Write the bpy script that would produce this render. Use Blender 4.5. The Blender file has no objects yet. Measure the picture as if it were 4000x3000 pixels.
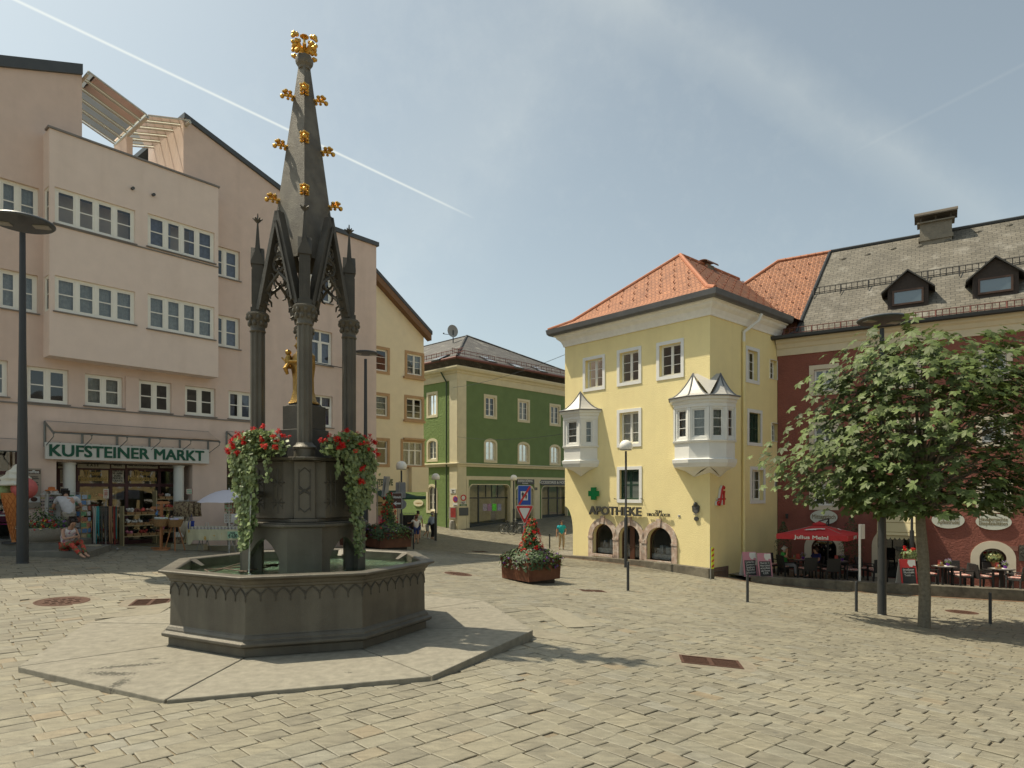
import bpy, bmesh, math, random
import numpy as np
from mathutils import Vector, Matrix
R = math.radians
random.seed(7); rng = np.random.default_rng(7)
SC = bpy.context.scene
COL = SC.collection
F = 2550.0; CX = 2000.0; HY = 1911.0          # focal length and principal point in photo pixels (4000 px wide)
cd = bpy.data.cameras.new('camera'); cam = bpy.data.objects.new('camera', cd); COL.objects.link(cam)
cd.sensor_width = 36; cd.lens = 36*F/4000; cd.shift_y = (HY-1500)/4000
cd.clip_start = .1; cd.clip_end = 3000
cam.location = (0, 0, 0); cam.rotation_euler = (R(90), 0, 0)
SC.camera = cam
SUN_EL = 61.0; SUN_AZ = math.atan2(-.955, .29)   # azimuth from +Y towards +X
sdir = Vector((math.sin(SUN_AZ)*math.cos(R(SUN_EL)), math.cos(SUN_AZ)*math.cos(R(SUN_EL)), math.sin(R(SUN_EL))))
sl = bpy.data.lights.new('sun', 'SUN'); sl.energy = 3.6; sl.angle = R(.53); sl.color = (1, .89, .70)
so = bpy.data.objects.new('sun', sl); COL.objects.link(so); so.rotation_euler = sdir.to_track_quat('Z', 'Y').to_euler()
W = bpy.data.worlds.new('World'); SC.world = W; W.use_nodes = True
nt = W.node_tree; nt.nodes.clear()
def N(t, typ, **k):
 n = t.nodes.new(typ)
 for a, b in k.items():
  if a.startswith('i_'):
   n.inputs[a[2:].replace('_', ' ')].default_value = b
  else: setattr(n, a, b)
 return n
def L(t, a, b): t.links.new(a, b)
sky = N(nt, 'ShaderNodeTexSky', sky_type='NISHITA', sun_disc=False, sun_elevation=R(SUN_EL), sun_rotation=SUN_AZ,
  altitude=500, air_density=1.0, dust_density=3.3, ozone_density=1.0)
hs = N(nt, 'ShaderNodeHueSaturation'); hs.inputs['Saturation'].default_value = .56; L(nt, sky.outputs[0], hs.inputs['Color'])
def ray(px, py): return Vector(((px-CX)/F, 1, (HY-py)/F)).normalized()
tc = N(nt, 'ShaderNodeTexCoord')
def vmath(op, a, b=None):
 n = N(nt, 'ShaderNodeVectorMath', operation=op)
 for i, v in enumerate((a, b)):
  if v is None: continue
  if isinstance(v, (tuple, list, Vector)): n.inputs[i].default_value = tuple(v)
  else: L(nt, v, n.inputs[i])
 return n
def smath(op, a, b=None, c=None, clamp=False):
 n = N(nt, 'ShaderNodeMath', operation=op, use_clamp=clamp)
 for i, v in enumerate((a, b, c)):
  if v is None: continue
  if isinstance(v, (int, float)): n.inputs[i].default_value = v
  else: L(nt, v, n.inputs[i])
 return n.outputs[0]
nz = N(nt, 'ShaderNodeTexNoise', i_Scale=9.0, i_Detail=6.0, i_Roughness=.62); L(nt, tc.outputs['Generated'], nz.inputs['Vector'])
nz2 = N(nt, 'ShaderNodeTexNoise', i_Scale=2.4, i_Detail=3.0); L(nt, tc.outputs['Generated'], nz2.inputs['Vector'])
wisp = N(nt, 'ShaderNodeTexNoise', i_Scale=26.0, i_Detail=7.0, i_Roughness=.7); L(nt, tc.outputs['Generated'], wisp.inputs['Vector'])
def trail(a, b, width, ext, strength, lo=0.0, warp=.0):
 """vapour trail high in the sky: a band round the great circle through two directions"""
 ra, rb = ray(*a), ray(*b); n = ra.cross(rb).normalized(); mid = (ra+rb).normalized(); al = n.cross(mid).normalized()
 dn = vmath('DOT_PRODUCT', tc.outputs['Generated'], n).outputs['Value']
 if warp:
  dn = smath('ADD', dn, smath('MULTIPLY', smath('SUBTRACT', nz.outputs['Fac'], .5), warp))
 d = smath('ABSOLUTE', dn)
 f = smath('SUBTRACT', 1.0, smath('DIVIDE', d, width), clamp=True)
 f = smath('SMOOTH_MIN', f, 1.0, .1)
 da = vmath('DOT_PRODUCT', tc.outputs['Generated'], al).outputs['Value']
 g = smath('SUBTRACT', 1.0, smath('POWER', smath('DIVIDE', smath('ABSOLUTE', da), ext), 6.0), clamp=True)
 dm = vmath('DOT_PRODUCT', tc.outputs['Generated'], mid).outputs['Value']
 g = smath('MULTIPLY', g, smath('GREATER_THAN', dm, 0.0))
 f = smath('MULTIPLY', f, g)
 if lo: f = smath('MULTIPLY', f, smath('MULTIPLY_ADD', nz.outputs['Fac'], 1.6, -.15, clamp=True))
 return smath('MULTIPLY', f, strength)
t1 = trail((60, 0), (1530, 699), .0022, .33, .42)
t2 = trail((2450, -10), (3900, 860), .045, .62, .12, 1, .05)
t3 = trail((3480, 520), (4100, 200), .003, .12, .03)
t4 = trail((2200, 100), (1650, 900), .13, .40, .09, 1, .10)
cl = smath('MULTIPLY', smath('SUBTRACT', smath('MULTIPLY', wisp.outputs['Fac'], nz2.outputs['Fac']), .25, clamp=True), .2)
tot = smath('ADD', smath('ADD', t1, t2), smath('ADD', t3, smath('ADD', t4, cl)), clamp=True)
mx = N(nt, 'ShaderNodeMix', data_type='RGBA'); L(nt, tot, mx.inputs[0]); L(nt, hs.outputs[0], mx.inputs[6])
mx.inputs[7].default_value = (8.6, 8.1, 7.7, 1)
tint = N(nt, 'ShaderNodeMix', data_type='RGBA', blend_type='MULTIPLY'); tint.inputs[0].default_value = 1.0
L(nt, mx.outputs[2], tint.inputs[6]); tint.inputs[7].default_value = (.96, 1.02, .93, 1)
bg = N(nt, 'ShaderNodeBackground'); bg.inputs[1].default_value = .097; L(nt, tint.outputs[2], bg.inputs[0])
wo = N(nt, 'ShaderNodeOutputWorld'); L(nt, bg.outputs[0], wo.inputs[0])
SC.view_settings.view_transform = 'Standard'; SC.view_settings.look = 'None'
SC.view_settings.exposure = .66; SC.view_settings.gamma = 1.0
SC.cycles.max_bounces = 8; SC.cycles.transparent_max_bounces = 16
def pt(px, py, y): return ((px-CX)/F*y, y, (HY-py)/F*y)
_C = np.array([pt(2000,3000,5.15),pt(200,3000,5.15),pt(3800,3000,5.6),pt(67,2620,8.2),pt(653,2755,6.8),pt(1694,2672,7.6),pt(2069,2505,10.05),
(-0.5,12.47,-2.24),(-7.2,11.07,-2.2),(-3.3,10.5,-2.25),(-3.3,14.3,-2.24),pt(88,2200,16.5),pt(500,2130,22.5),pt(0,2149,19.8),pt(900,2148,25.6),pt(1450,2136,30.6),pt(1605,2150,27),
pt(2074,2281,20.5),pt(1622,2108,40),pt(1615,2150,32.8),pt(1690,2107,42.5),pt(1787,2068,48),pt(2211,2024,55),pt(2193,2145,39),pt(2200,2178,32.5),pt(2500,2215,28.5),pt(2765,2258,25.5),
pt(2453,2308,20),pt(2920,2353,20),pt(3345,2388,19.3),pt(3868,2437,18.7),pt(3445,2403,19.6),pt(3610,2452,18),pt(2934,2274,26.3),pt(4000,2351,23.8),
(-40,20,-1.2),(-30,60,-1.8),(0,90,-2.2),(45,70,-3.5),(45,15,-5),(20,-20,-3.5),(-15,-15,-1.8)])
def _phi(r2): return np.where(r2 > 1e-9, .5*r2*np.log(r2+1e-12), 0)
_n = len(_C); _X = _C[:, :2]/10
_K = _phi(((_X[:, None]-_X[None])**2).sum(-1))+np.eye(_n)*.004
_P = np.c_[np.ones(_n), _X]
_w = np.linalg.solve(np.block([[_K, _P], [_P.T, np.zeros((3, 3))]]), np.r_[_C[:, 2], 0, 0, 0])
def gz(x, y):
 x = np.asarray(x, float)/10; y = np.asarray(y, float)/10
 r2 = (x[..., None]-_X[:, 0])**2+(y[..., None]-_X[:, 1])**2
 return (_phi(r2)*_w[:_n]).sum(-1)+_w[_n]+_w[_n+1]*x+_w[_n+2]*y
def gpt(px, py):
 """where a sight line meets the ground"""
 lo = 3.0
 for y in np.arange(3, 90, .25):
  if (HY-py)/F*y <= gz((px-CX)/F*y, y): hi = y; break
  lo = y
 else: return Vector(((px-CX)/F*60, 60, -3))
 for _ in range(20):
  m = (lo+hi)/2
  if (HY-py)/F*m <= gz((px-CX)/F*m, m): hi = m
  else: lo = m
 return Vector(((px-CX)/F*hi, hi, (HY-py)/F*hi))
def gat(px, y):
 x = (px-CX)/F*y
 return Vector((x, y, float(gz(x, y))))
MATS = {}
def mat(name, col, rough=.6, metal=0.0, var=.0, vscale=3.0, bump=.0, bscale=40.0, spec=.5, col2=None, c2scale=2.0, c2lo=.45, c2hi=.6, rnd=0.0, trans=0.0, emit=0.0, coat=0.0, detail=5.0, streak=False):
 if name in MATS: return MATS[name]
 m = bpy.data.materials.new(name); m.use_nodes = True; t = m.node_tree; b = t.nodes['Principled BSDF']
 c = (*col, 1)
 b.inputs['Base Color'].default_value = c; b.inputs['Roughness'].default_value = rough; b.inputs['Metallic'].default_value = metal
 b.inputs['Specular IOR Level'].default_value = spec
 if coat: b.inputs['Coat Weight'].default_value = coat
 tcn = N(t, 'ShaderNodeTexCoord'); cur = None
 if var or col2 or rnd:
  rgb = N(t, 'ShaderNodeRGB'); rgb.outputs[0].default_value = c; cur = rgb.outputs[0]
  if col2:
   n = N(t, 'ShaderNodeTexNoise', i_Scale=c2scale, i_Detail=6.0)
   if streak:
    mp = N(t, 'ShaderNodeMapping'); mp.inputs['Scale'].default_value = (1, 1, .1); L(t, tcn.outputs['Object'], mp.inputs[0]); L(t, mp.outputs[0], n.inputs['Vector'])
   else: L(t, tcn.outputs['Object'], n.inputs['Vector'])
   mr = N(t, 'ShaderNodeMapRange'); mr.inputs[1].default_value = c2lo; mr.inputs[2].default_value = c2hi; L(t, n.outputs['Fac'], mr.inputs[0])
   x = N(t, 'ShaderNodeMix', data_type='RGBA'); L(t, mr.outputs[0], x.inputs[0]); L(t, cur, x.inputs[6]); x.inputs[7].default_value = (*col2, 1); cur = x.outputs[2]
  if var:
   n = N(t, 'ShaderNodeTexNoise', i_Scale=vscale, i_Detail=detail, i_Roughness=.6); L(t, tcn.outputs['Object'], n.inputs['Vector'])
   mr = N(t, 'ShaderNodeMapRange'); mr.inputs[1].default_value = .25; mr.inputs[2].default_value = .75
   mr.inputs[3].default_value = 1-var; mr.inputs[4].default_value = 1+var; L(t, n.outputs['Fac'], mr.inputs[0])
   h = N(t, 'ShaderNodeHueSaturation'); L(t, mr.outputs[0], h.inputs['Value']); L(t, cur, h.inputs['Color']); cur = h.outputs[0]
  if rnd:
   a = N(t, 'ShaderNodeAttribute', attribute_name='rnd')
   mr = N(t, 'ShaderNodeMapRange'); mr.inputs[3].default_value = 1-rnd; mr.inputs[4].default_value = 1+rnd; L(t, a.outputs['Fac'], mr.inputs[0])
   h = N(t, 'ShaderNodeHueSaturation'); L(t, mr.outputs[0], h.inputs['Value']); L(t, cur, h.inputs['Color']); cur = h.outputs[0]
  L(t, cur, b.inputs['Base Color'])
 if bump:
  n = N(t, 'ShaderNodeTexNoise', i_Scale=bscale, i_Detail=4.0, i_Roughness=.6); L(t, tcn.outputs['Object'], n.inputs['Vector'])
  bn = N(t, 'ShaderNodeBump', i_Strength=min(1.0, bump), i_Distance=.02*max(1.0, bump)); L(t, n.outputs['Fac'], bn.inputs['Height']); L(t, bn.outputs[0], b.inputs['Normal'])
 if trans:
  tr = N(t, 'ShaderNodeBsdfTranslucent'); ms = N(t, 'ShaderNodeMixShader'); ms.inputs[0].default_value = trans
  if cur: L(t, cur, tr.inputs[0])
  else: tr.inputs[0].default_value = c
  L(t, b.outputs[0], ms.inputs[1]); L(t, tr.outputs[0], ms.inputs[2]); L(t, ms.outputs[0], t.nodes['Material Output'].inputs[0])
 if emit:
  b.inputs['Emission Color'].default_value = c; b.inputs['Emission Strength'].default_value = emit
 MATS[name] = m; return m
def tile_mat(name, c1, c2, mortar, w, h, bump=.6, dist=.03, rough=.75, stain=None, scallop=False, mort=.012):
 m = bpy.data.materials.new(name); m.use_nodes = True; t = m.node_tree; b = t.nodes['Principled BSDF']
 uv = N(t, 'ShaderNodeUVMap'); uv.uv_map = 'UVMap'
 src = uv.outputs[0]
 if scallop:   # rounded tile tails: push v down towards each tile's middle
  sx = N(t, 'ShaderNodeSeparateXYZ'); L(t, src, sx.inputs[0])
  def mm(op, a, b2=None):
   n = N(t, 'ShaderNodeMath', operation=op)
   for i, v in enumerate((a, b2)):
    if v is None: continue
    if isinstance(v, (int, float)): n.inputs[i].default_value = v
    else: L(t, v, n.inputs[i])
   return n.outputs[0]
  s = mm('ABSOLUTE', mm('SINE', mm('MULTIPLY', sx.outputs[0], math.pi/w)))
  v2 = mm('ADD', sx.outputs[1], mm('MULTIPLY', s, h*.32))
  cx = N(t, 'ShaderNodeCombineXYZ'); L(t, sx.outputs[0], cx.inputs[0]); L(t, v2, cx.inputs[1]); src = cx.outputs[0]
 br = N(t, 'ShaderNodeTexBrick'); br.offset = .5; L(t, src, br.inputs['Vector'])
 br.inputs['Scale'].default_value = 1; br.inputs['Mortar Size'].default_value = mort; br.inputs['Mortar Smooth'].default_value = .4
 br.inputs['Brick Width'].default_value = w; br.inputs['Row Height'].default_value = h; br.inputs['Bias'].default_value = 0
 br.inputs['Color1'].default_value = (*c1, 1); br.inputs['Color2'].default_value = (*c2, 1); br.inputs['Mortar'].default_value = (*mortar, 1)
 cur = br.outputs['Color']
 tcn = N(t, 'ShaderNodeTexCoord')
 n = N(t, 'ShaderNodeTexNoise', i_Scale=.7, i_Detail=6.0, i_Roughness=.65); L(t, tcn.outputs['Object'], n.inputs['Vector'])
 mr = N(t, 'ShaderNodeMapRange'); mr.inputs[1].default_value = .3; mr.inputs[2].default_value = .7; mr.inputs[3].default_value = .78; mr.inputs[4].default_value = 1.2; L(t, n.outputs['Fac'], mr.inputs[0])
 hh = N(t, 'ShaderNodeHueSaturation'); L(t, mr.outputs[0], hh.inputs['Value']); L(t, cur, hh.inputs['Color']); cur = hh.outputs[0]
 if stain:
  n2 = N(t, 'ShaderNodeTexNoise', i_Scale=1.3, i_Detail=8.0, i_Roughness=.7); L(t, tcn.outputs['Object'], n2.inputs['Vector'])
  m2 = N(t, 'ShaderNodeMapRange'); m2.inputs[1].default_value = .53; m2.inputs[2].default_value = .72; L(t, n2.outputs['Fac'], m2.inputs[0])
  x = N(t, 'ShaderNodeMix', data_type='RGBA'); L(t, m2.outputs[0], x.inputs[0]); L(t, cur, x.inputs[6]); x.inputs[7].default_value = (*stain, 1); cur = x.outputs[2]
 L(t, cur, b.inputs['Base Color']); b.inputs['Roughness'].default_value = rough
 sx = N(t, 'ShaderNodeSeparateXYZ'); L(t, src, sx.inputs[0])
 dv = N(t, 'ShaderNodeMath', operation='DIVIDE'); L(t, sx.outputs[1], dv.inputs[0]); dv.inputs[1].default_value = h
 fr = N(t, 'ShaderNodeMath', operation='FRACT'); L(t, dv.outputs[0], fr.inputs[0])
 sb = N(t, 'ShaderNodeMath', operation='SUBTRACT'); sb.inputs[0].default_value = 1; L(t, fr.outputs[0], sb.inputs[1])
 ml = N(t, 'ShaderNodeMath', operation='MULTIPLY_ADD'); L(t, br.outputs['Fac'], ml.inputs[0]); ml.inputs[1].default_value = -.6; L(t, sb.outputs[0], ml.inputs[2])
 bn = N(t, 'ShaderNodeBump', i_Strength=bump, i_Distance=dist); L(t, ml.outputs[0], bn.inputs['Height']); L(t, bn.outputs[0], b.inputs['Normal'])
 MATS[name] = m; return m
def glass_mat(name, tint=(.9, .95, .93), base=.06):
 m = bpy.data.materials.new(name); m.use_nodes = True; t = m.node_tree; t.nodes.remove(t.nodes['Principled BSDF'])
 tr = N(t, 'ShaderNodeBsdfTransparent'); tr.inputs[0].default_value = (*tint, 1)
 gl = N(t, 'ShaderNodeBsdfGlossy'); gl.inputs['Roughness'].default_value = .02
 fr = N(t, 'ShaderNodeFresnel'); fr.inputs[0].default_value = 1.5
 ad = N(t, 'ShaderNodeMath', operation='ADD', use_clamp=True); L(t, fr.outputs[0], ad.inputs[0]); ad.inputs[1].default_value = base
 tcn = N(t, 'ShaderNodeTexCoord'); n = N(t, 'ShaderNodeTexNoise', i_Scale=1.2, i_Detail=1.0); L(t, tcn.outputs['Object'], n.inputs['Vector'])
 bn = N(t, 'ShaderNodeBump', i_Strength=.25, i_Distance=.02); L(t, n.outputs['Fac'], bn.inputs['Height']); L(t, bn.outputs[0], gl.inputs['Normal'])
 ms = N(t, 'ShaderNodeMixShader'); L(t, ad.outputs[0], ms.inputs[0]); L(t, tr.outputs[0], ms.inputs[1]); L(t, gl.outputs[0], ms.inputs[2])
 L(t, ms.outputs[0], t.nodes['Material Output'].inputs[0]); MATS[name] = m; return m
GLASS = glass_mat('window_glass'); CLEAR = glass_mat('canopy_glass', (.92, .96, .94), .0)
WHITE = mat('white_paint', (.74, .74, .70), .5, var=.04)
CREAM = mat('cream_frame_paint', (.82, .80, .71), .5, var=.04)
DARKM = mat('dark_grey_metal', (.045, .048, .05), .45, .3, var=.08)
BLACK = mat('black_paint', (.012, .012, .013), .4)
CURT = mat('net_curtain', (.34, .34, .33), .9, var=.25, vscale=9)
CURTB = mat('bluish_curtain', (.20, .21, .30), .9, var=.3, vscale=9)
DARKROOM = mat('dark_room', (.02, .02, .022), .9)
SHUT = mat('dark_green_shutter', (.012, .045, .028), .5)
WL = {}
def wl(o): return WL.get(o.name, Vector((0, 0, 0)))
def thing(name, label, cat, loc=(0, 0, 0), group=None):
 o = bpy.data.objects.new(name, None); COL.objects.link(o); o.location = loc; o.empty_display_size = .2
 o['label'] = label; o['category'] = cat
 if group: o['group'] = group
 WL[o.name] = Vector(loc); return o
def tag(o, label, cat, group=None):
 o['label'] = label; o['category'] = cat
 if group: o['group'] = group
 return o
class MB:
 def __init__(s): s.v = []; s.f = []; s.m = []; s.r = []; s.M = Matrix.Identity(4); s.mi = 0; s.rv = 0.0
 def add(s, vs, fs, mi=None, r=None):
  b = len(s.v); M = s.M
  s.v += [tuple(M @ Vector(p)) for p in vs]
  for f in fs:
   s.f.append([b+i for i in f]); s.m.append(s.mi if mi is None else mi); s.r.append(s.rv if r is None else r)
  return s
 def box(s, x0, x1, y0, y1, z0, z1, mi=None, taper=0):
  t = taper
  vs = [(x0, y0, z0), (x1, y0, z0), (x1, y1, z0), (x0, y1, z0), (x0+t, y0+t, z1), (x1-t, y0+t, z1), (x1-t, y1-t, z1), (x0+t, y1-t, z1)]
  return s.add(vs, [(0, 3, 2, 1), (4, 5, 6, 7), (0, 1, 5, 4), (1, 2, 6, 5), (2, 3, 7, 6), (3, 0, 4, 7)], mi)
 def tube(s, pts, r, n=8, mi=None, cap=True):
  pts = [Vector(p) for p in pts]; k = len(pts); rs = r if isinstance(r, (list, tuple)) else [r]*k
  rings = []; prev = None
  for i, p in enumerate(pts):
   d = (pts[min(i+1, k-1)]-pts[max(i-1, 0)]).normalized()
   if prev is None: a = d.orthogonal().normalized()
   else:
    a = prev-d*prev.dot(d)
    a = a.normalized() if a.length > 1e-6 else d.orthogonal().normalized()
   prev = a; b = d.cross(a)
   rings.append([p+(a*math.cos(2*math.pi*j/n)+b*math.sin(2*math.pi*j/n))*rs[i] for j in range(n)])
  vs = [q for ring in rings for q in ring]; fs = []
  for i in range(k-1):
   for j in range(n): fs.append((i*n+j, i*n+(j+1) % n, (i+1)*n+(j+1) % n, (i+1)*n+j))
  if cap: fs.append(tuple(range(n))[::-1]); fs.append(tuple((k-1)*n+j for j in range(n)))
  return s.add(vs, fs, mi)
 def lathe(s, prof, n=24, c=(0, 0), mi=None, rot=0.0, cap=True):
  vs = []; fs = []
  for r, z in prof:
   for j in range(n):
    a = rot+2*math.pi*j/n; vs.append((c[0]+r*math.cos(a), c[1]+r*math.sin(a), z))
  for i in range(len(prof)-1):
   for j in range(n): fs.append((i*n+j, i*n+(j+1) % n, (i+1)*n+(j+1) % n, (i+1)*n+j))
  if cap: fs.append(tuple(range(n))[::-1]); fs.append(tuple((len(prof)-1)*n+j for j in range(n)))
  return s.add(vs, fs, mi)
 def prism(s, poly, z0, z1, mi=None):
  k = len(poly); vs = [(x, y, z0) for x, y in poly]+[(x, y, z1) for x, y in poly]
  return s.add(vs, [tuple(range(k))[::-1], tuple(range(k, 2*k))]+[(i, (i+1) % k, k+(i+1) % k, k+i) for i in range(k)], mi)
 def ball(s, c, r, n=12, m=8, mi=None, sc=(1, 1, 1), z0=-1.0):
  prof = []
  for i in range(m+1):
   a = -math.pi/2+math.pi*i/m
   prof.append((max(1e-4, math.cos(a)), math.sin(a)))
  vs = []; fs = []
  for rr, zz in prof:
   zz = max(zz, z0)
   for j in range(n):
    a = 2*math.pi*j/n; vs.append((c[0]+r*sc[0]*rr*math.cos(a), c[1]+r*sc[1]*rr*math.sin(a), c[2]+r*sc[2]*zz))
  for i in range(m):
   for j in range(n): fs.append((i*n+j, i*n+(j+1) % n, (i+1)*n+(j+1) % n, (i+1)*n+j))
  return s.add(vs, fs, mi)
 def quad(s, a, b, c, d, mi=None): return s.add([a, b, c, d], [(0, 1, 2, 3)], mi)
 def build(s, name, mats, parent=None, smooth=False, origin=None, uv=False, bevel=0, at=None):
  if not isinstance(mats, (list, tuple)): mats = [mats]
  if parent is not None: off = wl(parent)
  elif origin is not None: off = Vector(origin)
  else:
   a = np.array(s.v); off = Vector(((a[:, 0].min()+a[:, 0].max())/2, (a[:, 1].min()+a[:, 1].max())/2, a[:, 2].min()))
  me = bpy.data.meshes.new(name); a = np.array(s.v)-np.array(off)
  me.from_pydata(a.tolist(), [], s.f)
  for m in mats: me.materials.append(m)
  if len(mats) > 1: me.polygons.foreach_set('material_index', s.m)
  if any(s.r):
   at_ = me.attributes.new('rnd', 'FLOAT', 'FACE'); at_.data.foreach_set('value', s.r)
  if smooth: me.polygons.foreach_set('use_smooth', [True]*len(me.polygons))
  bm = bmesh.new(); bm.from_mesh(me);
  if uv is not None: bmesh.ops.recalc_face_normals(bm, faces=bm.faces) if len(bm.faces) < 60000 and uv != 'raw' else None
  bm.to_mesh(me); bm.free()
  if uv and uv != 'raw': plane_uv(me, off)
  o = bpy.data.objects.new(name, me); COL.objects.link(o)
  if parent is not None: o.parent = parent; WL[o.name] = off
  else: o.location = off; WL[o.name] = off
  if smooth:
   me.set_sharp_from_angle(angle=R(38))
  if bevel:
   bv = o.modifiers.new('bevel', 'BEVEL'); bv.width = bevel; bv.segments = 2; bv.limit_method = 'ANGLE'; bv.angle_limit = R(40)
  return o
def MT(c): m = MB(); m.M = Matrix.Translation(c); return m
def plane_uv(me, off):
 ul = me.uv_layers.new(name='UVMap'); Z = Vector((0, 0, 1))
 for p in me.polygons:
  n = p.normal; u = Z.cross(n)
  if u.length < .05: u = Vector((1, 0, 0))
  u.normalize(); v = n.cross(u)
  for li in p.loop_indices:
   c = me.vertices[me.loops[li].vertex_index].co+off
   ul.data[li].uv = (c.dot(u), c.dot(v))
def frame(o, x, y, z=(0, 0, 1)):
 """matrix with given origin and axes"""
 x = Vector(x).normalized(); z = Vector(z).normalized(); y = Vector(y).normalized()
 M = Matrix.Identity(4)
 for i in range(3): M[i][0] = x[i]; M[i][1] = y[i]; M[i][2] = z[i]; M[i][3] = o[i]
 return M
_tc = {}
def text_mesh(body, size, depth=.01, bold=0.0, align='CENTER', sx=1.0):
 key = (body, size, depth, bold, align, sx)
 if key in _tc: return _tc[key]
 cu = bpy.data.curves.new('lettering', 'FONT'); cu.body = body; cu.size = size; cu.extrude = depth/2; cu.offset = 0
 cu.align_x = align; cu.align_y = 'CENTER'; cu.resolution_u = 3
 ob = bpy.data.objects.new('tmp', cu); COL.objects.link(ob)
 dg = bpy.context.evaluated_depsgraph_get(); me = bpy.data.meshes.new_from_object(ob.evaluated_get(dg))
 v0 = [(v.co.x*sx, v.co.y, v.co.z) for v in me.vertices]; f0 = [tuple(p.vertices) for p in me.polygons]; vs = []; fs = []
 for i, (dx, dy) in enumerate(((0, 0), (1, 1), (-1, 1), (1, -1), (-1, -1)) if bold else ((0, 0),)):
  b = len(vs); vs += [(x+dx*bold*.8, y+dy*bold*.8, z+i*.0006) for x, y, z in v0]; fs += [tuple(b+k for k in f) for f in f0]
 bpy.data.objects.remove(ob); bpy.data.meshes.remove(me); bpy.data.curves.remove(cu)
 _tc[key] = (vs, fs); return vs, fs
def lettering(body, size, M, m, parent=None, depth=.01, bold=0.0, align='CENTER', sx=1.0, name='lettering', width=None):
 """M: x = reading direction, y = up, z = towards the reader"""
 vs, fs = text_mesh(body, size, depth, bold, align, sx)
 if width:
  a = [v[0] for v in vs]; k = width/(max(a)-min(a)); vs = [(v[0]*k, v[1], v[2]) for v in vs]
 mb = MB(); mb.M = M; mb.add(vs, fs); return mb.build(name, m, parent)
def leaf_mesh(name, mats, parent, pts, nrm, size, palm=0, droop=.3, seed=1, mi=None, aspect=.55, rnd=True, fold=.25):
 """many leaves: each a folded pair of triangles/quads; palm=n gives n leaflets fanned like a hand"""
 r = np.random.default_rng(seed); n = len(pts); pts = np.asarray(pts); nrm = np.asarray(nrm)
 k = max(1, palm); V = []; Fc = []; MI = []; RV = []
 up = nrm/np.linalg.norm(nrm, axis=1, keepdims=True)
 t = r.normal(size=(n, 3)); t -= up*(t*up).sum(1, keepdims=True); t /= np.linalg.norm(t, axis=1, keepdims=True)
 b = np.cross(up, t); sz = size*(.65+.7*r.random(n)); rv = r.random(n)
 for j in range(k):
  a = 0 if k == 1 else (j-(k-1)/2)*(3.6/(k-1))
  L1 = 1.0 if k == 1 else 1.0-.28*abs(j-(k-1)/2)/((k-1)/2)
  ca, sa = math.cos(a), math.sin(a)
  d = t*ca+b*sa; w = -t*sa+b*ca
  s = (sz*L1)[:, None]; dz = -up*droop
  p0 = pts; tip = pts+d*s+dz*s; mid = pts+d*s*.55+dz*s*.22
  wl_ = mid+w*s*aspect*.5-up*s*fold*.3; wr = mid-w*s*aspect*.5-up*s*fold*.3
  base = len(V)*0
  V.append(np.stack([p0, wl_, tip, wr], 1).reshape(-1, 3))
 V = np.concatenate(V); nf = n*k
 idx = np.arange(nf*4).reshape(-1, 4)
 me = bpy.data.meshes.new(name); off = np.array(wl(parent)) if parent is not None else V.mean(0)
 me.from_pydata((V-off).tolist(), [], idx.tolist())
 for m in (mats if isinstance(mats, (list, tuple)) else [mats]): me.materials.append(m)
 at_ = me.attributes.new('rnd', 'FLOAT', 'FACE'); at_.data.foreach_set('value', np.tile(rv, k).astype(np.float32))
 if mi is not None: me.polygons.foreach_set('material_index', np.tile(np.asarray(mi), k).astype(np.int32))
 o = bpy.data.objects.new(name, me); COL.objects.link(o)
 if parent is not None: o.parent = parent; WL[o.name] = wl(parent)
 else: o.location = off
 return o
def blossoms(mb, pts, size, seed=3, petals=5, n2=1):
 r = random.Random(seed)
 for p in pts:
  p = Vector(p); s = size*(.7+.6*r.random())
  for _ in range(n2):
   q = p+Vector((r.uniform(-1, 1), r.uniform(-1, 1), r.uniform(-1, 1)))*s*(.6 if n2 > 1 else 0)
   nn = Vector((r.uniform(-1, 1), r.uniform(-1.2, .4), r.uniform(-.2, 1))).normalized(); a = nn.orthogonal().normalized(); b = nn.cross(a)
   vs = [q+nn*s*.25]; fs = []
   for i in range(petals):
    an = 2*math.pi*i/petals+r.random()*.3
    vs.append(q+(a*math.cos(an)+b*math.sin(an))*s*.55); vs.append(q+(a*math.cos(an+.6)+b*math.sin(an+.6))*s*.5)
   for i in range(petals): fs.append((0, 1+2*i, 2+2*i))
   mb.add(vs, fs, r=r.random()*.99+.01)
 return mb
LEAF = mat('chestnut_leaf', (.10, .14, .04), .55, rnd=.5, trans=.30, spec=.35)
LEAF2 = mat('geranium_leaf', (.21, .27, .11), .5, rnd=.45, trans=.3)
LEAF3 = mat('bright_green_leaf', (.14, .21, .045), .5, rnd=.45, trans=.3)
LEAFD = mat('dark_green_leaf', (.045, .08, .025), .6, rnd=.5, trans=.2)
LEAFP = mat('purple_leaf', (.045, .02, .03), .5, rnd=.5)
REDF = mat('red_petal', (.50, .007, .008), .6, rnd=.35, trans=.1, spec=.2)
PURF = mat('purple_petal', (.22, .05, .40), .5, rnd=.4, trans=.2)
WHF = mat('white_petal', (.75, .75, .68), .5, rnd=.2, trans=.2)
YEF = mat('yellow_petal', (.7, .5, .04), .5, rnd=.3)
BARK = mat('bark', (.16, .14, .10), .9, var=.35, vscale=14, bump=1.0, bscale=30)
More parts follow.
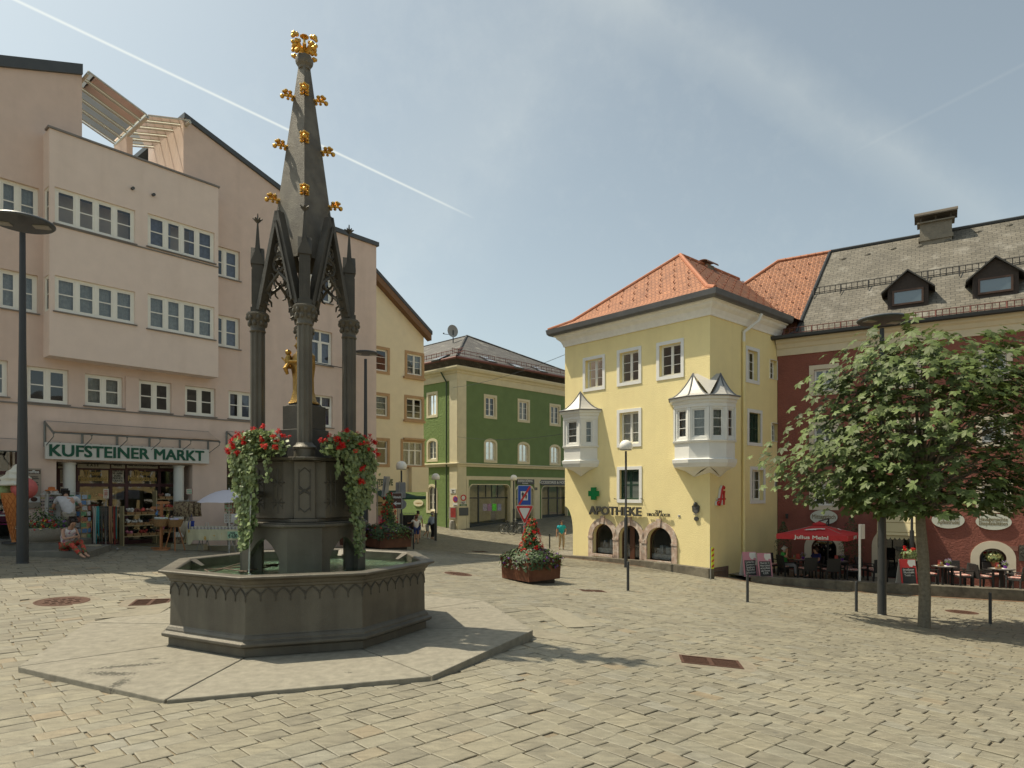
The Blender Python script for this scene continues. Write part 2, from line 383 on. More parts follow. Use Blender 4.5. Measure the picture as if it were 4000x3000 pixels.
# ================================================================ THE GROUND
e1 = np.array([-.687, .727]); e2 = np.array([.727, .687])     # directions of the paving joints
FC = np.array([-3.34, 10.5]); TH = 3.849                        # fountain centre and turn
def in_oct(x, y, r):
 for k in range(8):
  a = TH+math.pi/8+k*math.pi/4
  if (x-FC[0])*math.cos(a)+(y-FC[1])*math.sin(a) > r*math.cos(math.pi/8): return False
 return True
def build_ground():
 xs = np.concatenate([np.linspace(-900, -70, 8), np.arange(-60, 60.1, 1.0), np.linspace(70, 900, 8)])
 ys = np.concatenate([np.linspace(-300, -30, 6), np.arange(-24, 90.1, 1.0), np.linspace(110, 1500, 10)])
 X, Y = np.meshgrid(xs, ys); cx = np.clip(X, -45, 50); cy = np.clip(Y, -24, 90); Z = gz(cx, cy)-.012
 V = np.stack([X, Y, Z], -1).reshape(-1, 3); nx = len(xs)
 fs = [(j*nx+i, j*nx+i+1, (j+1)*nx+i+1, (j+1)*nx+i) for j in range(len(ys)-1) for i in range(nx-1)]
 me = bpy.data.meshes.new('ground'); me.from_pydata(V.tolist(), [], fs)
 me.materials.append(mat('sandy_joint_grit', (.20, .165, .11), .95, var=.35, vscale=5, bump=.5, bscale=60))
 me.polygons.foreach_set('use_smooth', [True]*len(fs))
 o = bpy.data.objects.new('ground', me); COL.objects.link(o); o['kind'] = 'structure'
build_ground()
PLATES = []      # (centre, half sizes, direction) of iron covers let into the paving
def covered(x, y):
 for (c, a, b, ang) in PLATES:
  dx, dy = x-c[0], y-c[1]; u = dx*math.cos(ang)+dy*math.sin(ang); v = -dx*math.sin(ang)+dy*math.cos(ang)
  if abs(u) < a and abs(v) < b: return True
 return False
def stone_mat():
 m = bpy.data.materials.new('gneiss_paving_stone'); m.use_nodes = True; t = m.node_tree; b = t.nodes['Principled BSDF']
 at = N(t, 'ShaderNodeAttribute', attribute_name='rnd')
 cr = N(t, 'ShaderNodeValToRGB'); L(t, at.outputs['Fac'], cr.inputs[0]); cr.color_ramp.interpolation = 'LINEAR'
 cols = [(0, (0.160, 0.147, 0.108)), (0.25, (0.184, 0.167, 0.120)), (0.5, (0.203, 0.185, 0.131)), (0.7, (0.187, 0.175, 0.131)), (0.85, (0.222, 0.201, 0.141)), (0.93, (0.196, 0.186, 0.146)), (0.975, (0.199, 0.182, 0.133)), (1, (0.211, 0.171, 0.110))]
 el = cr.color_ramp.elements
 for i, (p, c) in enumerate(cols):
  e = el[i] if i < 2 else el.new(p)
  e.position = p; e.color = (*c, 1)
 tcn = N(t, 'ShaderNodeTexCoord')
 mp = N(t, 'ShaderNodeMapping'); mp.inputs['Rotation'].default_value = (0, 0, R(-43)); mp.inputs['Scale'].default_value = (1, 3.2, 1); L(t, tcn.outputs['Object'], mp.inputs[0])
 n1 = N(t, 'ShaderNodeTexNoise', i_Scale=4.5, i_Detail=7.0, i_Roughness=.7); L(t, mp.outputs[0], n1.inputs['Vector'])
 n2 = N(t, 'ShaderNodeTexNoise', i_Scale=110.0, i_Detail=2.0); L(t, tcn.outputs['Object'], n2.inputs['Vector'])
 n3 = N(t, 'ShaderNodeTexNoise', i_Scale=.35, i_Detail=3.0); L(t, tcn.outputs['Object'], n3.inputs['Vector'])
 def mr(a, f0, f1, t0, t1):
  k = N(t, 'ShaderNodeMapRange'); L(t, a, k.inputs[0])
  for i, v in enumerate((f0, f1, t0, t1)): k.inputs[i+1].default_value = v
  return k.outputs[0]
 def mul(a, c):
  k = N(t, 'ShaderNodeMath', operation='MULTIPLY'); L(t, a, k.inputs[0]); L(t, c, k.inputs[1]); return k.outputs[0]
 v = mul(mul(mr(n1.outputs['Fac'], .3, .7, .74, 1.26), mr(n2.outputs['Fac'], .3, .7, .84, 1.16)), mr(n3.outputs['Fac'], .3, .7, .90, 1.1))
 h = N(t, 'ShaderNodeHueSaturation'); L(t, cr.outputs[0], h.inputs['Color']); L(t, v, h.inputs['Value'])
 vo = N(t, 'ShaderNodeTexVoronoi', i_Scale=1.9); L(t, tcn.outputs['Object'], vo.inputs['Vector'])
 sp = mr(vo.outputs['Distance'], .045, .075, .55, 0)     # old chewing gum and oil spots
 x = N(t, 'ShaderNodeMix', data_type='RGBA'); L(t, sp, x.inputs[0]); L(t, h.outputs[0], x.inputs[6]); x.inputs[7].default_value = (.09, .085, .07, 1)
 L(t, x.outputs[2], b.inputs['Base Color'])
 L(t, mr(n1.outputs['Fac'], .3, .7, .5, .75), b.inputs['Roughness'])
 bn = N(t, 'ShaderNodeBump', i_Strength=.55, i_Distance=.012)
 ad = N(t, 'ShaderNodeMath', operation='MULTIPLY_ADD'); L(t, n2.outputs['Fac'], ad.inputs[0]); ad.inputs[1].default_value = .35; L(t, n1.outputs['Fac'], ad.inputs[2])
 L(t, ad.outputs[0], bn.inputs['Height']); L(t, bn.outputs[0], b.inputs['Normal'])
 return m
def build_paving():
 r = np.random.default_rng(11); VV = []; FF = []; RR = []; nb = 0
 for (f1, f2, side) in ((e1, e2, 1), (e2, e1, -1)):
  cs = [(x, y) for x in (-45, 45) for y in (3, 60)]
  bmin = min(np.dot(c, f2) for c in cs); bmax = max(np.dot(c, f2) for c in cs); amin = min(np.dot(c, f1) for c in cs); amax = max(np.dot(c, f1) for c in cs)
  bb = bmin; tops = []
  while bb < bmax:
   wid = r.choice([.19, .21, .23, .25, .28]); a = amin+r.random()*.3; la = []
   while a < amax: ln = .24+.15*r.random(); la.append((a, ln)); a += ln
   la = np.array(la); mida = la[:, 0]+la[:, 1]/2; cx = mida*f1[0]+(bb+wid/2)*f2[0]; cy = mida*f1[1]+(bb+wid/2)*f2[1]
   keep = (cy > 4.2) & (cy < 60) & (np.abs(cx) < .82*cy+.8)
   keep &= ~((cx+13.24)*-.763+(cy-22.5)*.646 > 1.6) | (cy > 33)
   keep &= (cy < 27.0) | (cx < 9)
   seam = cx-.08*cy-.35*np.sin(cy*.5)+.2; keep &= (seam*side > -.04)
   for (a0, ln), x, y in zip(la[keep], cx[keep], cy[keep]):
    if y > 5 and y < 16 and in_oct(x, y, 3.62): continue
    if covered(x, y): continue
    tops.append((a0, ln, bb, wid))
   bb += wid
  T = np.array(tops); n = len(T); g = .004+.003*r.random((n, 4))
  a0 = T[:, 0]+g[:, 0]; a1 = T[:, 0]+T[:, 1]-g[:, 1]; b0 = T[:, 2]+g[:, 2]; b1 = T[:, 2]+T[:, 3]-g[:, 3]
  j = lambda: r.normal(size=n)*.006
  P = [(a0+j(), b0+j()), (a1+j(), b0+j()), (a1+j(), b1+j()), (a0+j(), b1+j())]
  mx = (a0+a1)/2; my = (b0+b1)/2; zoff = r.normal(size=n)*.0022; tilt = r.normal(size=(4, n))*.0016
  def W_(a, b): return a*f1[0]+b*f2[0], a*f1[1]+b*f2[1]
  top = []; bot = []; inn = []
  for k, (a, b) in enumerate(P):
   x, y = W_(a, b); z = gz(x, y)+zoff+tilt[k]; top.append(np.stack([x, y, z], -1)); bot.append(np.stack([x, y, z-.045], -1))
   x, y = W_(a+np.where(a > mx, -.009, .009), b+np.where(b > my, -.009, .009)); inn.append(np.stack([x, y, gz(x, y)+zoff+tilt[k]+.005], -1))
  V = np.stack(inn+top+bot, 1); base = (np.arange(n)*12)[:, None]+nb; nb += n*12
  near = V[:, 0, 1] < 26; rv = r.random(n)*.999+.001
  for qi, q in enumerate([(0, 1, 2, 3), (4, 5, 1, 0), (5, 6, 2, 1), (6, 7, 3, 2), (7, 4, 0, 3), (8, 9, 5, 4), (9, 10, 6, 5), (10, 11, 7, 6), (11, 8, 4, 7)]):
   if side > 0: q = q[::-1]
   sel = np.ones(n, bool) if qi == 0 else near
   FF.append(base[sel]+np.array(q)[None]); RR.append(rv[sel])
  VV.append(V.reshape(-1, 3))
 me = bpy.data.meshes.new('paving'); me.from_pydata(np.concatenate(VV).tolist(), [], np.concatenate(FF).tolist())
 at = me.attributes.new('rnd', 'FLOAT', 'FACE'); at.data.foreach_set('value', np.concatenate(RR).astype(np.float32))
 dn = sum(1 for p in me.polygons[:200] if p.normal.z < 0); dn2 = sum(1 for p in me.polygons[-200:] if p.normal.z < 0); print('flip check', dn, dn2)
 bm = bmesh.new(); bm.from_mesh(me); bm.normal_update(); bmesh.ops.reverse_faces(bm, faces=[f for f in bm.faces if f.normal.z < -.2]); bm.to_mesh(me); bm.free()
 me.materials.append(stone_mat()); o = bpy.data.objects.new('paving', me); COL.objects.link(o); o['kind'] = 'structure'
RUST = mat('rusty_cast_iron', (.105, .05, .03), .8, .3, var=.35, vscale=20, bump=.4, bscale=60, rnd=.25)
HOLE = mat('drain_shadow_black', (.012, .009, .007), .9)
MORT = mat('pale_mortar', (.19, .165, .12), .9, var=.25, vscale=9, bump=.4)
def slopeM(c, ang):
 e = .3; x, y = c[0], c[1]
 n = Vector((-(float(gz(x+e, y))-float(gz(x-e, y)))/(2*e), -(float(gz(x, y+e))-float(gz(x, y-e)))/(2*e), 1)).normalized()
 X = Vector((math.cos(ang), math.sin(ang), 0)); X = (X-n*X.dot(n)).normalized(); Y = n.cross(X)
 return frame((x, y, float(gz(x, y))), X, Y, n)
def grate(px, py, a, b, ang, label, slats=9):
 c = gpt(px, py); PLATES.append(((c.x, c.y), a+.14, b+.12, ang))
 t = thing('drain_grate', label, 'drain', c, 'rusty drain covers in the paving'); M = slopeM(c, ang)
 mb = MB(); mb.M = M
 for x0, x1, y0, y1 in ((-a, a, -b, -b+.04), (-a, a, b-.04, b), (-a, -a+.04, -b+.04, b-.04), (a-.04, a, -b+.04, b-.04), (-.03, .03, -b+.04, b-.04)):
  mb.box(x0, x1, y0, y1, -.03, .006)
 for i in range(1, slats):
  y = -b+.04+(2*b-.08)*i/slats
  mb.box(-a+.04, -.03, y-.011, y+.011, -.03, .002); mb.box(.03, a-.04, y-.011, y+.011, -.03, .002)
 mb.build('iron_grille', RUST, t)
 m3 = MB(); m3.M = M; A_, B_ = a+.2, b+.2
 for q in ((-A_, A_, -B_, -b), (-A_, A_, b, B_), (-A_, -a, -b, b), (a, A_, -b, b)): m3.box(*q, -.03, -.001)
 m3.build('mortar_bed', MORT, t)
 m2 = MB(); m2.M = M; m2.box(-a+.01, a-.01, -b+.01, b-.01, -.034, -.0305); m2.build('sump', HOLE, t)
def manhole(px, py, r, label):
 c = gpt(px, py); PLATES.append(((c.x, c.y), r*.86+.1, r*.86+.1, 0.0)); PLATES.append(((c.x, c.y), r*.86+.1, r*.86+.1, .785))
 t = thing('manhole_cover', label, 'manhole cover', c, 'round cast iron covers in the paving'); mb = MB(); mb.M = slopeM(c, .5)
 mb.lathe([(r+.03, -.03), (r+.03, .006), (r, .010), (r-.02, .004), (r-.05, .004)], 40)
 k = 7; st = 2*r/k
 for i in range(k):
  for j in range(k):
   x, y = -r+st*(i+.5), -r+st*(j+.5)
   if math.hypot(x, y) < r-.1:
    if (i+j) % 2: mb.box(x-st*.42, x+st*.42, y-st*.18, y+st*.18, .004, .012)
    else: mb.box(x-st*.18, x+st*.18, y-st*.42, y+st*.42, .004, .012)
 mb.build('cast_cover', RUST, t)
 m3 = MB(); m3.M = mb.M; m3.lathe([(r+.22, -.03), (r+.22, -.001), (r+.02, .002), (r+.02, -.03)], 24); m3.build('mortar_bed', MORT, t)
A1 = math.atan2(e1[1], e1[0])
grate(2775, 2585, .42, .27, -.18, 'large rusty slotted drain grate alone in the right foreground paving', 11)
grate(2315, 2308, .36, .3, .1, 'small rusty square cover in the paving between corten planter and bollard', 14)
grate(590, 2352, .32, .3, .3, 'rusty mesh drain cover half hidden behind the left corner of the basin', 8)
manhole(243, 2349, .42, 'round rusty patterned manhole cover left of the fountain')
manhole(3757, 2391, .42, 'round rusty manhole cover between the tree trunk and the last bollard')
manhole(1790, 2242, .42, 'round rusty manhole cover between fountain basin and corten planter')
manhole(1875, 2155, .42, 'small far manhole cover on the sunlit strip behind the corten planter')
build_paving()
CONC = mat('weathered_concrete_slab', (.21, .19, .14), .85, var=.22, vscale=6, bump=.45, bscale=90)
def apron(pts, name, m, lift):
 mb = MB(); P = [gpt(*p) for p in pts]; c = sum(P, Vector())/len(P)
 k = len(P); mb.add([(p.x, p.y, p.z+lift) for p in P]+[(p.x, p.y, p.z-.03) for p in P], [tuple(range(k))]+[(i, (i+1) % k, k+(i+1) % k, k+i) for i in range(k)])
 o = mb.build(name, m); o['kind'] = 'structure'; return o
apron([(1930, 2362), (2085, 2345), (2335, 2525), (2075, 2490), (2069, 2470)], 'concrete_apron', CONC, .012)
apron([(2092, 2375), (2190, 2380), (2325, 2450), (2215, 2456)], 'concrete_patch', mat('pale_concrete_slab', (.225, .205, .15), .85, var=.15, vscale=8, bump=.4, bscale=90), .02)
apron([(370, 2420), (560, 2370), (700, 2350), (620, 2400)], 'concrete_strip', CONC, .012)
# ================================================================ THE FOUNTAIN
fx, fy = float(FC[0]), float(FC[1])
IRON = mat('bronze_grey_cast_iron', (.098, .088, .068), .50, .25, var=.22, vscale=2.2, bump=.35, bscale=55, col2=(.12, .11, .085), c2scale=3.5, streak=True)
IRON2 = mat('dark_cast_iron', (.072, .066, .053), .55, .25, var=.25, vscale=4, bump=.3, bscale=60)
GOLD = mat('gilding', (.62, .36, .075), .30, 1.0, var=.2, vscale=25, bump=.4, bscale=50)
OGOLD = mat('old_gilding', (.42, .26, .075), .38, 1.0, var=.3, vscale=20, bump=.4, bscale=40)
plat = thing('stone_platform', 'flat octagonal pale stone platform under the fountain basin', 'platform', (fx, fy, -2.35))
def platm():
 m = mat('platform_stone', (.26, .24, .187), .8, var=.26, vscale=7, bump=.8, bscale=110, rnd=.10)
 t = m.node_tree; b = t.nodes['Principled BSDF']; l = b.inputs['Base Color'].links[0]; src = l.from_socket
 tcn = N(t, 'ShaderNodeTexCoord'); n = N(t, 'ShaderNodeTexNoise', i_Scale=26.0, i_Detail=6.0, i_Roughness=.7); L(t, tcn.outputs['Object'], n.inputs['Vector'])
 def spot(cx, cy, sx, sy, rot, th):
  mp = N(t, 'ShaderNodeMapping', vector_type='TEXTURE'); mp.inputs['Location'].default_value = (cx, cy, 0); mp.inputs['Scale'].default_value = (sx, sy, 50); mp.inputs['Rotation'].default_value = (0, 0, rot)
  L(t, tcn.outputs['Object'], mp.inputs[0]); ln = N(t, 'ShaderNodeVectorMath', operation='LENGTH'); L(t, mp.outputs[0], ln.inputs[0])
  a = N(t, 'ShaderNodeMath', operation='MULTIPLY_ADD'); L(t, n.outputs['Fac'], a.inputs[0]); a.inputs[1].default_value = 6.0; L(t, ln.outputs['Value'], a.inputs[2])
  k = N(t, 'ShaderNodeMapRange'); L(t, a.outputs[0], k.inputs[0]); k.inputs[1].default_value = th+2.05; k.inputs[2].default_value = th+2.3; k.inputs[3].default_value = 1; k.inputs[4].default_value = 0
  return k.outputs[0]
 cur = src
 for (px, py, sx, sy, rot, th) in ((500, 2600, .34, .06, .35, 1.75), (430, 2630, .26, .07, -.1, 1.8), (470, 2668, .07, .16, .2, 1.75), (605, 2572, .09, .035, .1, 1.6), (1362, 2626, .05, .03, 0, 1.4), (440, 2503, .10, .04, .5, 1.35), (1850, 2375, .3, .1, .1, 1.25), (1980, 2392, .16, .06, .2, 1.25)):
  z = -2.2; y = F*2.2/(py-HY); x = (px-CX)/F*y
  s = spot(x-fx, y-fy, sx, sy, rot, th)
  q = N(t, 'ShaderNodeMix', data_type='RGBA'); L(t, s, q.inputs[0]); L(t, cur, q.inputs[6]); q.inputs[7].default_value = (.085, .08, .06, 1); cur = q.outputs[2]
 L(t, cur, b.inputs['Base Color']); return m
PSM = platm()
for k in range(8):
 a0 = TH+k*math.pi/4; a1 = a0+math.pi/4; Ro = 3.68; Ri = 1.6
 def P(a, r): return np.array([fx+r*math.cos(a), fy+r*math.sin(a)])
 q = [P(a0, Ri), P(a0, Ro), P(a1, Ro), P(a1, Ri)]; c = sum(q)/4
 t0 = np.array([-math.sin(a0), math.cos(a0)])*.009; t1 = -np.array([-math.sin(a1), math.cos(a1)])*.009
 q = [q[0]+t0, q[1]+t0, q[2]+t1, q[3]+t1]
 mb = MB(); mb.rv = .1+.8*random.random(); mb.prism([tuple(p) for p in q], -2.55, -2.2+random.uniform(-.003, .003))
 o = mb.build('flagstone', PSM, plat, bevel=.012)
mb = MB(); mb.lathe([(3.6, -2.5), (3.6, -2.225)], 8, (fx, fy), rot=TH); mb.build('joint_bed', mat('joint_dark', (.06, .05, .04), .9), plat)
foun = thing('gothic_fountain', 'dark cast iron gothic fountain with octagonal basin, four columns and tall spire', 'fountain', (fx, fy, -2.2))
mb = MB()
prof = [(1.70, -2.2), (1.985, -2.2), (1.985, -2.085), (2.03, -2.075), (2.075, -2.05), (2.075, -2.015), (2.02, -1.985), (2.02, -1.965), (1.99, -1.93), (1.965, -1.915), (1.955, -1.30), (1.975, -1.285), (1.975, -1.255), (1.995, -1.245), (2.02, -1.205), (2.075, -1.175), (2.116, -1.168), (2.12, -1.14), (2.10, -1.131), (1.905, -1.131), (1.885, -1.15), (1.88, -1.75), (.2, -1.78)]
mb.lathe(prof, 8, (fx, fy), rot=TH, cap=False)
mb.lathe([(1.72, -2.2), (.1, -2.19)], 8, (fx, fy), rot=TH, cap=False)
basin = mb.build('basin', IRON, foun, bevel=.006)
mb = MB(); rf = 1.957
for k in range(8):
 a0 = TH+k*math.pi/4; a1 = a0+math.pi/4
 A = Vector((fx+rf*math.cos(a0), fy+rf*math.sin(a0), 0)); B = Vector((fx+rf*math.cos(a1), fy+rf*math.sin(a1), 0)); d = (B-A); Ln = d.length; d.normalize()
 n = Vector((math.cos((a0+a1)/2), math.sin((a0+a1)/2), 0)); na = 8; w = Ln/na
 for i in range(na):
  s0 = i*w; p = lambda s, z: A+d*(s0+s)+n*.002+Vector((0, 0, z))
  zt = -1.315; zb = -1.455
  cur = [p(0, zb), p(.01*w, zb+.04), p(.1*w, zb+.075), p(.3*w, zb+.115), p(.5*w, zt+.005)]
  cu2 = [p(w-.0, zb), p(w*.99, zb+.04), p(w*.9, zb+.075), p(w*.7, zb+.115), p(w*.5, zt+.005)]
  mb.tube(cur, .0085, 5, cap=False); mb.tube(cu2, .0085, 5, cap=False)
  mb.tube([p(0, zb), p(0, zb-.03)], [.012, .006], 6)
  mb.tube([p(-.0, -1.375), p(.25*w, -1.335), p(.5*w, -1.30)], .005, 4, cap=False); mb.tube([p(w, -1.375), p(.75*w, -1.335), p(.5*w, -1.30)], .005, 4, cap=False)
mb.build('arcade_frieze', IRON2, basin, smooth=True)
wm = bpy.data.materials.new('fountain_water'); wm.use_nodes = True; t = wm.node_tree; b = t.nodes['Principled BSDF']
b.inputs['Base Color'].default_value = (.55, .75, .66, 1); b.inputs['Roughness'].default_value = .03; b.inputs['Transmission Weight'].default_value = 1.0; b.inputs['IOR'].default_value = 1.33
tcn = N(t, 'ShaderNodeTexCoord'); n = N(t, 'ShaderNodeTexNoise', i_Scale=9.0, i_Detail=3.0, i_Distortion=.6); L(t, tcn.outputs['Object'], n.inputs['Vector'])
bn = N(t, 'ShaderNodeBump', i_Strength=.5, i_Distance=.05); L(t, n.outputs['Fac'], bn.inputs['Height']); L(t, bn.outputs[0], b.inputs['Normal'])
lp_t = N(t, 'ShaderNodeBsdfTransparent'); lp_t.inputs[0].default_value = (.8, .93, .88, 1)
ms = N(t, 'ShaderNodeMixShader'); ms.inputs[0].default_value = .45; L(t, b.outputs[0], ms.inputs[1]); L(t, lp_t.outputs[0], ms.inputs[2]); L(t, ms.outputs[0], t.nodes['Material Output'].inputs[0])
mb = MB(); mb.lathe([(1.879, -1.262), (.01, -1.262)], 8, (fx, fy), rot=TH, cap=False); mb.build('water', wm, foun)
mb = MB(); mb.lathe([(1.878, -1.60), (.01, -1.60)], 8, (fx, fy), rot=TH, cap=False)
mb.build('basin_floor', mat('algae_green_basin_floor', (.30, .42, .32), .8, var=.35, vscale=5, col2=(.30, .30, .18), c2scale=4), foun)
CD = [R(288)+k*math.pi/2 for k in range(4)]      # directions of the four columns (0 = towards the camera)
def loc(a, r, w, z): return (fx+r*math.cos(a)-w*math.sin(a), fy+r*math.sin(a)+w*math.cos(a), z)
def ringpoly(rp, hw):
 """square with cut corners: block faces at distance rp with half width hw"""
 out = []
 for a in (R(288), R(18), R(108), R(198)):
  out.append(loc(a, rp, -hw, 0)[:2]); out.append(loc(a, rp, hw, 0)[:2])
 return out
for a in CD:
 mb = MB(); q = [loc(a, .62, -.25, 0)[:2], loc(a, .94, -.25, 0)[:2], loc(a, .94, .25, 0)[:2], loc(a, .62, .25, 0)[:2]]
 mb.prism(q, -1.7, -.56); mb.build('lower_pier', IRON, foun, bevel=.01)
mb = MB()
for k in range(4):
 a = CD[k]; b_ = CD[(k+1) % 4]
 A = Vector((*loc(a, .925, .25, 0)[:2], 0)); B = Vector((*loc(b_, .925, -.25, 0)[:2], 0)); d = B-A; Ln = d.length; d.normalize(); n = Vector((d.y, -d.x, 0))
 if n.dot(Vector((fx, fy, 0))-A) > 0: n = -n
 s0, s1 = Ln*.17, Ln*.83; zs = -1.02; za = -.74; pts = []
 for i in range(13):
  tt = i/12; s = s0+(s1-s0)*tt; u = abs(tt-.5)*2; pts.append((s, zs+(za-zs)*(1-u**1.7)))
 def W3(s, z, o): return A+d*s-n*o+Vector((0, 0, z))
 for o in (0, .09):
  mb.quad(W3(0, -1.7, o), W3(s0, -1.7, o), W3(s0, -.56, o), W3(0, -.56, o)); mb.quad(W3(s1, -1.7, o), W3(Ln, -1.7, o), W3(Ln, -.56, o), W3(s1, -.56, o))
  for (sa, z0), (sb, z1) in zip(pts, pts[1:]): mb.quad(W3(sa, z0, o), W3(sb, z1, o), W3(sb, -.56, o), W3(sa, -.56, o))
 rim = [(s0, -1.7)]+pts+[(s1, -1.7)]
 for (sa, z0), (sb, z1) in zip(rim, rim[1:]): mb.quad(W3(sa, z0, 0), W3(sb, z1, 0), W3(sb, z1, .09), W3(sa, z0, .09))
mb.build('arched_panel', IRON, foun)
mb = MB(); mb.prism(ringpoly(.90, .22), -.60, -.562); mb.prism(ringpoly(.985, .285), -.56, -.515); mb.prism(ringpoly(.95, .27), -.515, -.495)
mb.build('pedestal_cap', IRON, foun, bevel=.012)
mb = MB(); mb.prism(ringpoly(.80, .17), -.495, -.44); mb.prism(ringpoly(.745, .30), -.44, .42)
mb.build('drum', IRON, foun, bevel=.01)
for a in CD:
 mb = MB(); q = [loc(a, .6, -.15, 0)[:2], loc(a, .835, -.15, 0)[:2], loc(a, .835, .15, 0)[:2], loc(a, .6, .15, 0)[:2]]
 q2 = [loc(a, .6, -.19, 0)[:2], loc(a, .885, -.19, 0)[:2], loc(a, .885, .19, 0)[:2], loc(a, .6, .19, 0)[:2]]
 mb.prism(q2, -.492, -.44); mb.prism(q, -.44, .418); mb.build('pilaster', IRON, foun, bevel=.01)
mb = MB()   # raised tracery on pilasters and panels
def strip(a, r, pts, rad=.009):
 mb.tube([loc(a, r, w, z) for w, z in pts], rad, 5)
for a in CD:
 for z0, z1 in ((-.32, -.02), (.0, .30)):
  strip(a, .837, [(-.08, z0), (-.08, z1)]); strip(a, .837, [(.08, z0), (.08, z1)])
  strip(a, .837, [(-.08, z1-.05), (0, z1+.02), (.08, z1-.05)]); strip(a, .837, [(-.08, z0+.05), (0, z0-.02), (.08, z0+.05)])
 for k in (-1, 1):
  strip(a, .837, [(-.08, -.03+.05*k), (.08, -.03-.05*k)], .012)
for k in range(4):
 a = CD[k]+math.pi/4; rr = .738
 for dx in (-.2, .2):
  strip(a, rr+.0, [(dx-.1, -.30), (dx-.1, .22)]); strip(a, rr, [(dx+.1, -.30), (dx+.1, .22)])
  strip(a, rr, [(dx, -.36), (dx, .30)], .012); strip(a, rr, [(dx-.13, .1), (dx+.13, .1)], .012); strip(a, rr, [(dx-.13, -.2), (dx+.13, -.2)], .012)
  for zc in (.1, -.2):
   strip(a, rr, [(dx-.08, zc+.06), (dx, zc), (dx+.08, zc+.06)]); strip(a, rr, [(dx-.08, zc-.06), (dx, zc), (dx+.08, zc-.06)])
mb.build('tracery_relief', IRON2, foun)
mb = MB(); mb.prism(ringpoly(.80, .22), .405, .43); mb.prism(ringpoly(1.0, .16), .43, .445)
star = []
for i, a in enumerate(CD):
 star += [loc(a, 1.0, -.13, 0)[:2], loc(a, 1.03, 0, 0)[:2], loc(a, 1.0, .13, 0)[:2], loc(a+math.pi/4, .86, 0, 0)[:2]]
mb.prism(star, .445, .475)
mb.build('cornice_plate', IRON, foun, bevel=.008)
mb = MB(); mb.M = frame((fx, fy, 0), (math.cos(R(288)-math.pi/4), math.sin(R(288)-math.pi/4), 0), (math.cos(R(288)+math.pi/4), math.sin(R(288)+math.pi/4), 0))
mb.box(-.27, .27, -.27, .27, .47, .95); mb.box(-.235, .235, -.235, .235, .95, 1.33); mb.box(-.2, .2, -.2, .2, 1.33, 1.37, taper=.02)
mb.build('statue_block', IRON2, foun, bevel=.01)
CR = .70
for a in CD:
 cx_, cy_, _ = loc(a, CR, 0, 0)
 mb = MB(); mb.lathe([(.155, .475), (.155, .60), (.17, .61), (.175, .63), (.16, .65), (.13, .67), (.12, .70)], 16, (cx_, cy_))
 fl = []
 for j in range(32):
  an = 2*math.pi*j/32; fl.append((cx_+(.098+(.013 if j % 4 < 2 else -.006))*math.cos(an), cy_+(.098+(.013 if j % 4 < 2 else -.006))*math.sin(an)))
 mb.prism(fl, .69, 2.50)
 col = mb.build('column', IRON, foun, smooth=True)
 mb = MB(); mb.lathe([(.115, 2.46), (.125, 2.48), (.115, 2.50), (.11, 2.53), (.125, 2.62), (.16, 2.70), (.172, 2.72), (.172, 2.745), (.15, 2.755), (.15, 2.77)], 16, (cx_, cy_))
 for j in range(8):     # curled leaves
  an = 2*math.pi*j/8
  for zz, rr, rb in ((2.60, .125, .035), (2.68, .15, .032)):
   mb.ball((cx_+rr*math.cos(an+(zz > 2.65)*.4), cy_+rr*math.sin(an+(zz > 2.65)*.4), zz), rb, 7, 5, sc=(1, 1, 1.3))
 mb.build('capital', IRON, col, smooth=True)
for a in CD:
 mb = MB(); mb.M = frame((*loc(a, CR, 0, 0)[:2], 0), (math.cos(a), math.sin(a), 0), (-math.sin(a), math.cos(a), 0))
 mb.box(-.10, .10, -.10, .10, 2.77, 2.84); mb.box(-.08, .08, -.08, .08, 2.84, 3.52); mb.box(-.10, .10, -.10, .10, 3.52, 3.56)
 for ax in range(4):
  c, s = math.cos(ax*math.pi/2), math.sin(ax*math.pi/2)
  def q(x, y, z): return (x*c-y*s, x*s+y*c, z)
  mb.add([q(.10, -.10, 3.56), q(.10, .10, 3.56), q(.10, 0, 3.80), q(.0, -.10, 3.56), q(0, .10, 3.56), q(0, 0, 3.80)], [(0, 1, 2), (0, 2, 5, 3), (1, 4, 5, 2)])
 mb.lathe([(.075, 3.56), (.045, 3.85), (.016, 4.18), (.02, 4.2), (.012, 4.24)], 4, rot=math.pi/4)
 for j in range(6):
  an = j*math.pi/3
  mb.tube([(0, 0, 4.20), (.04*math.cos(an), .04*math.sin(an), 4.24), (.075*math.cos(an), .075*math.sin(an), 4.26)], [.02, .018, .008], 5)
 mb.tube([(0, 0, 4.2), (0, 0, 4.34)], [.02, .008], 6)
 for sgn in (-1, 1):
  mb.box(.08, .088, sgn*.045-.008, sgn*.045+.008, 2.9, 3.45);
 mb.build('pinnacle', IRON2, foun)
def arc(mbx, f, cs, cz, r, a0, a1, rad, n=12):
 mbx.tube([f(cs+r*math.cos(a0+(a1-a0)*i/n), cz+r*math.sin(a0+(a1-a0)*i/n)) for i in range(n+1)], rad, 6, cap=False)
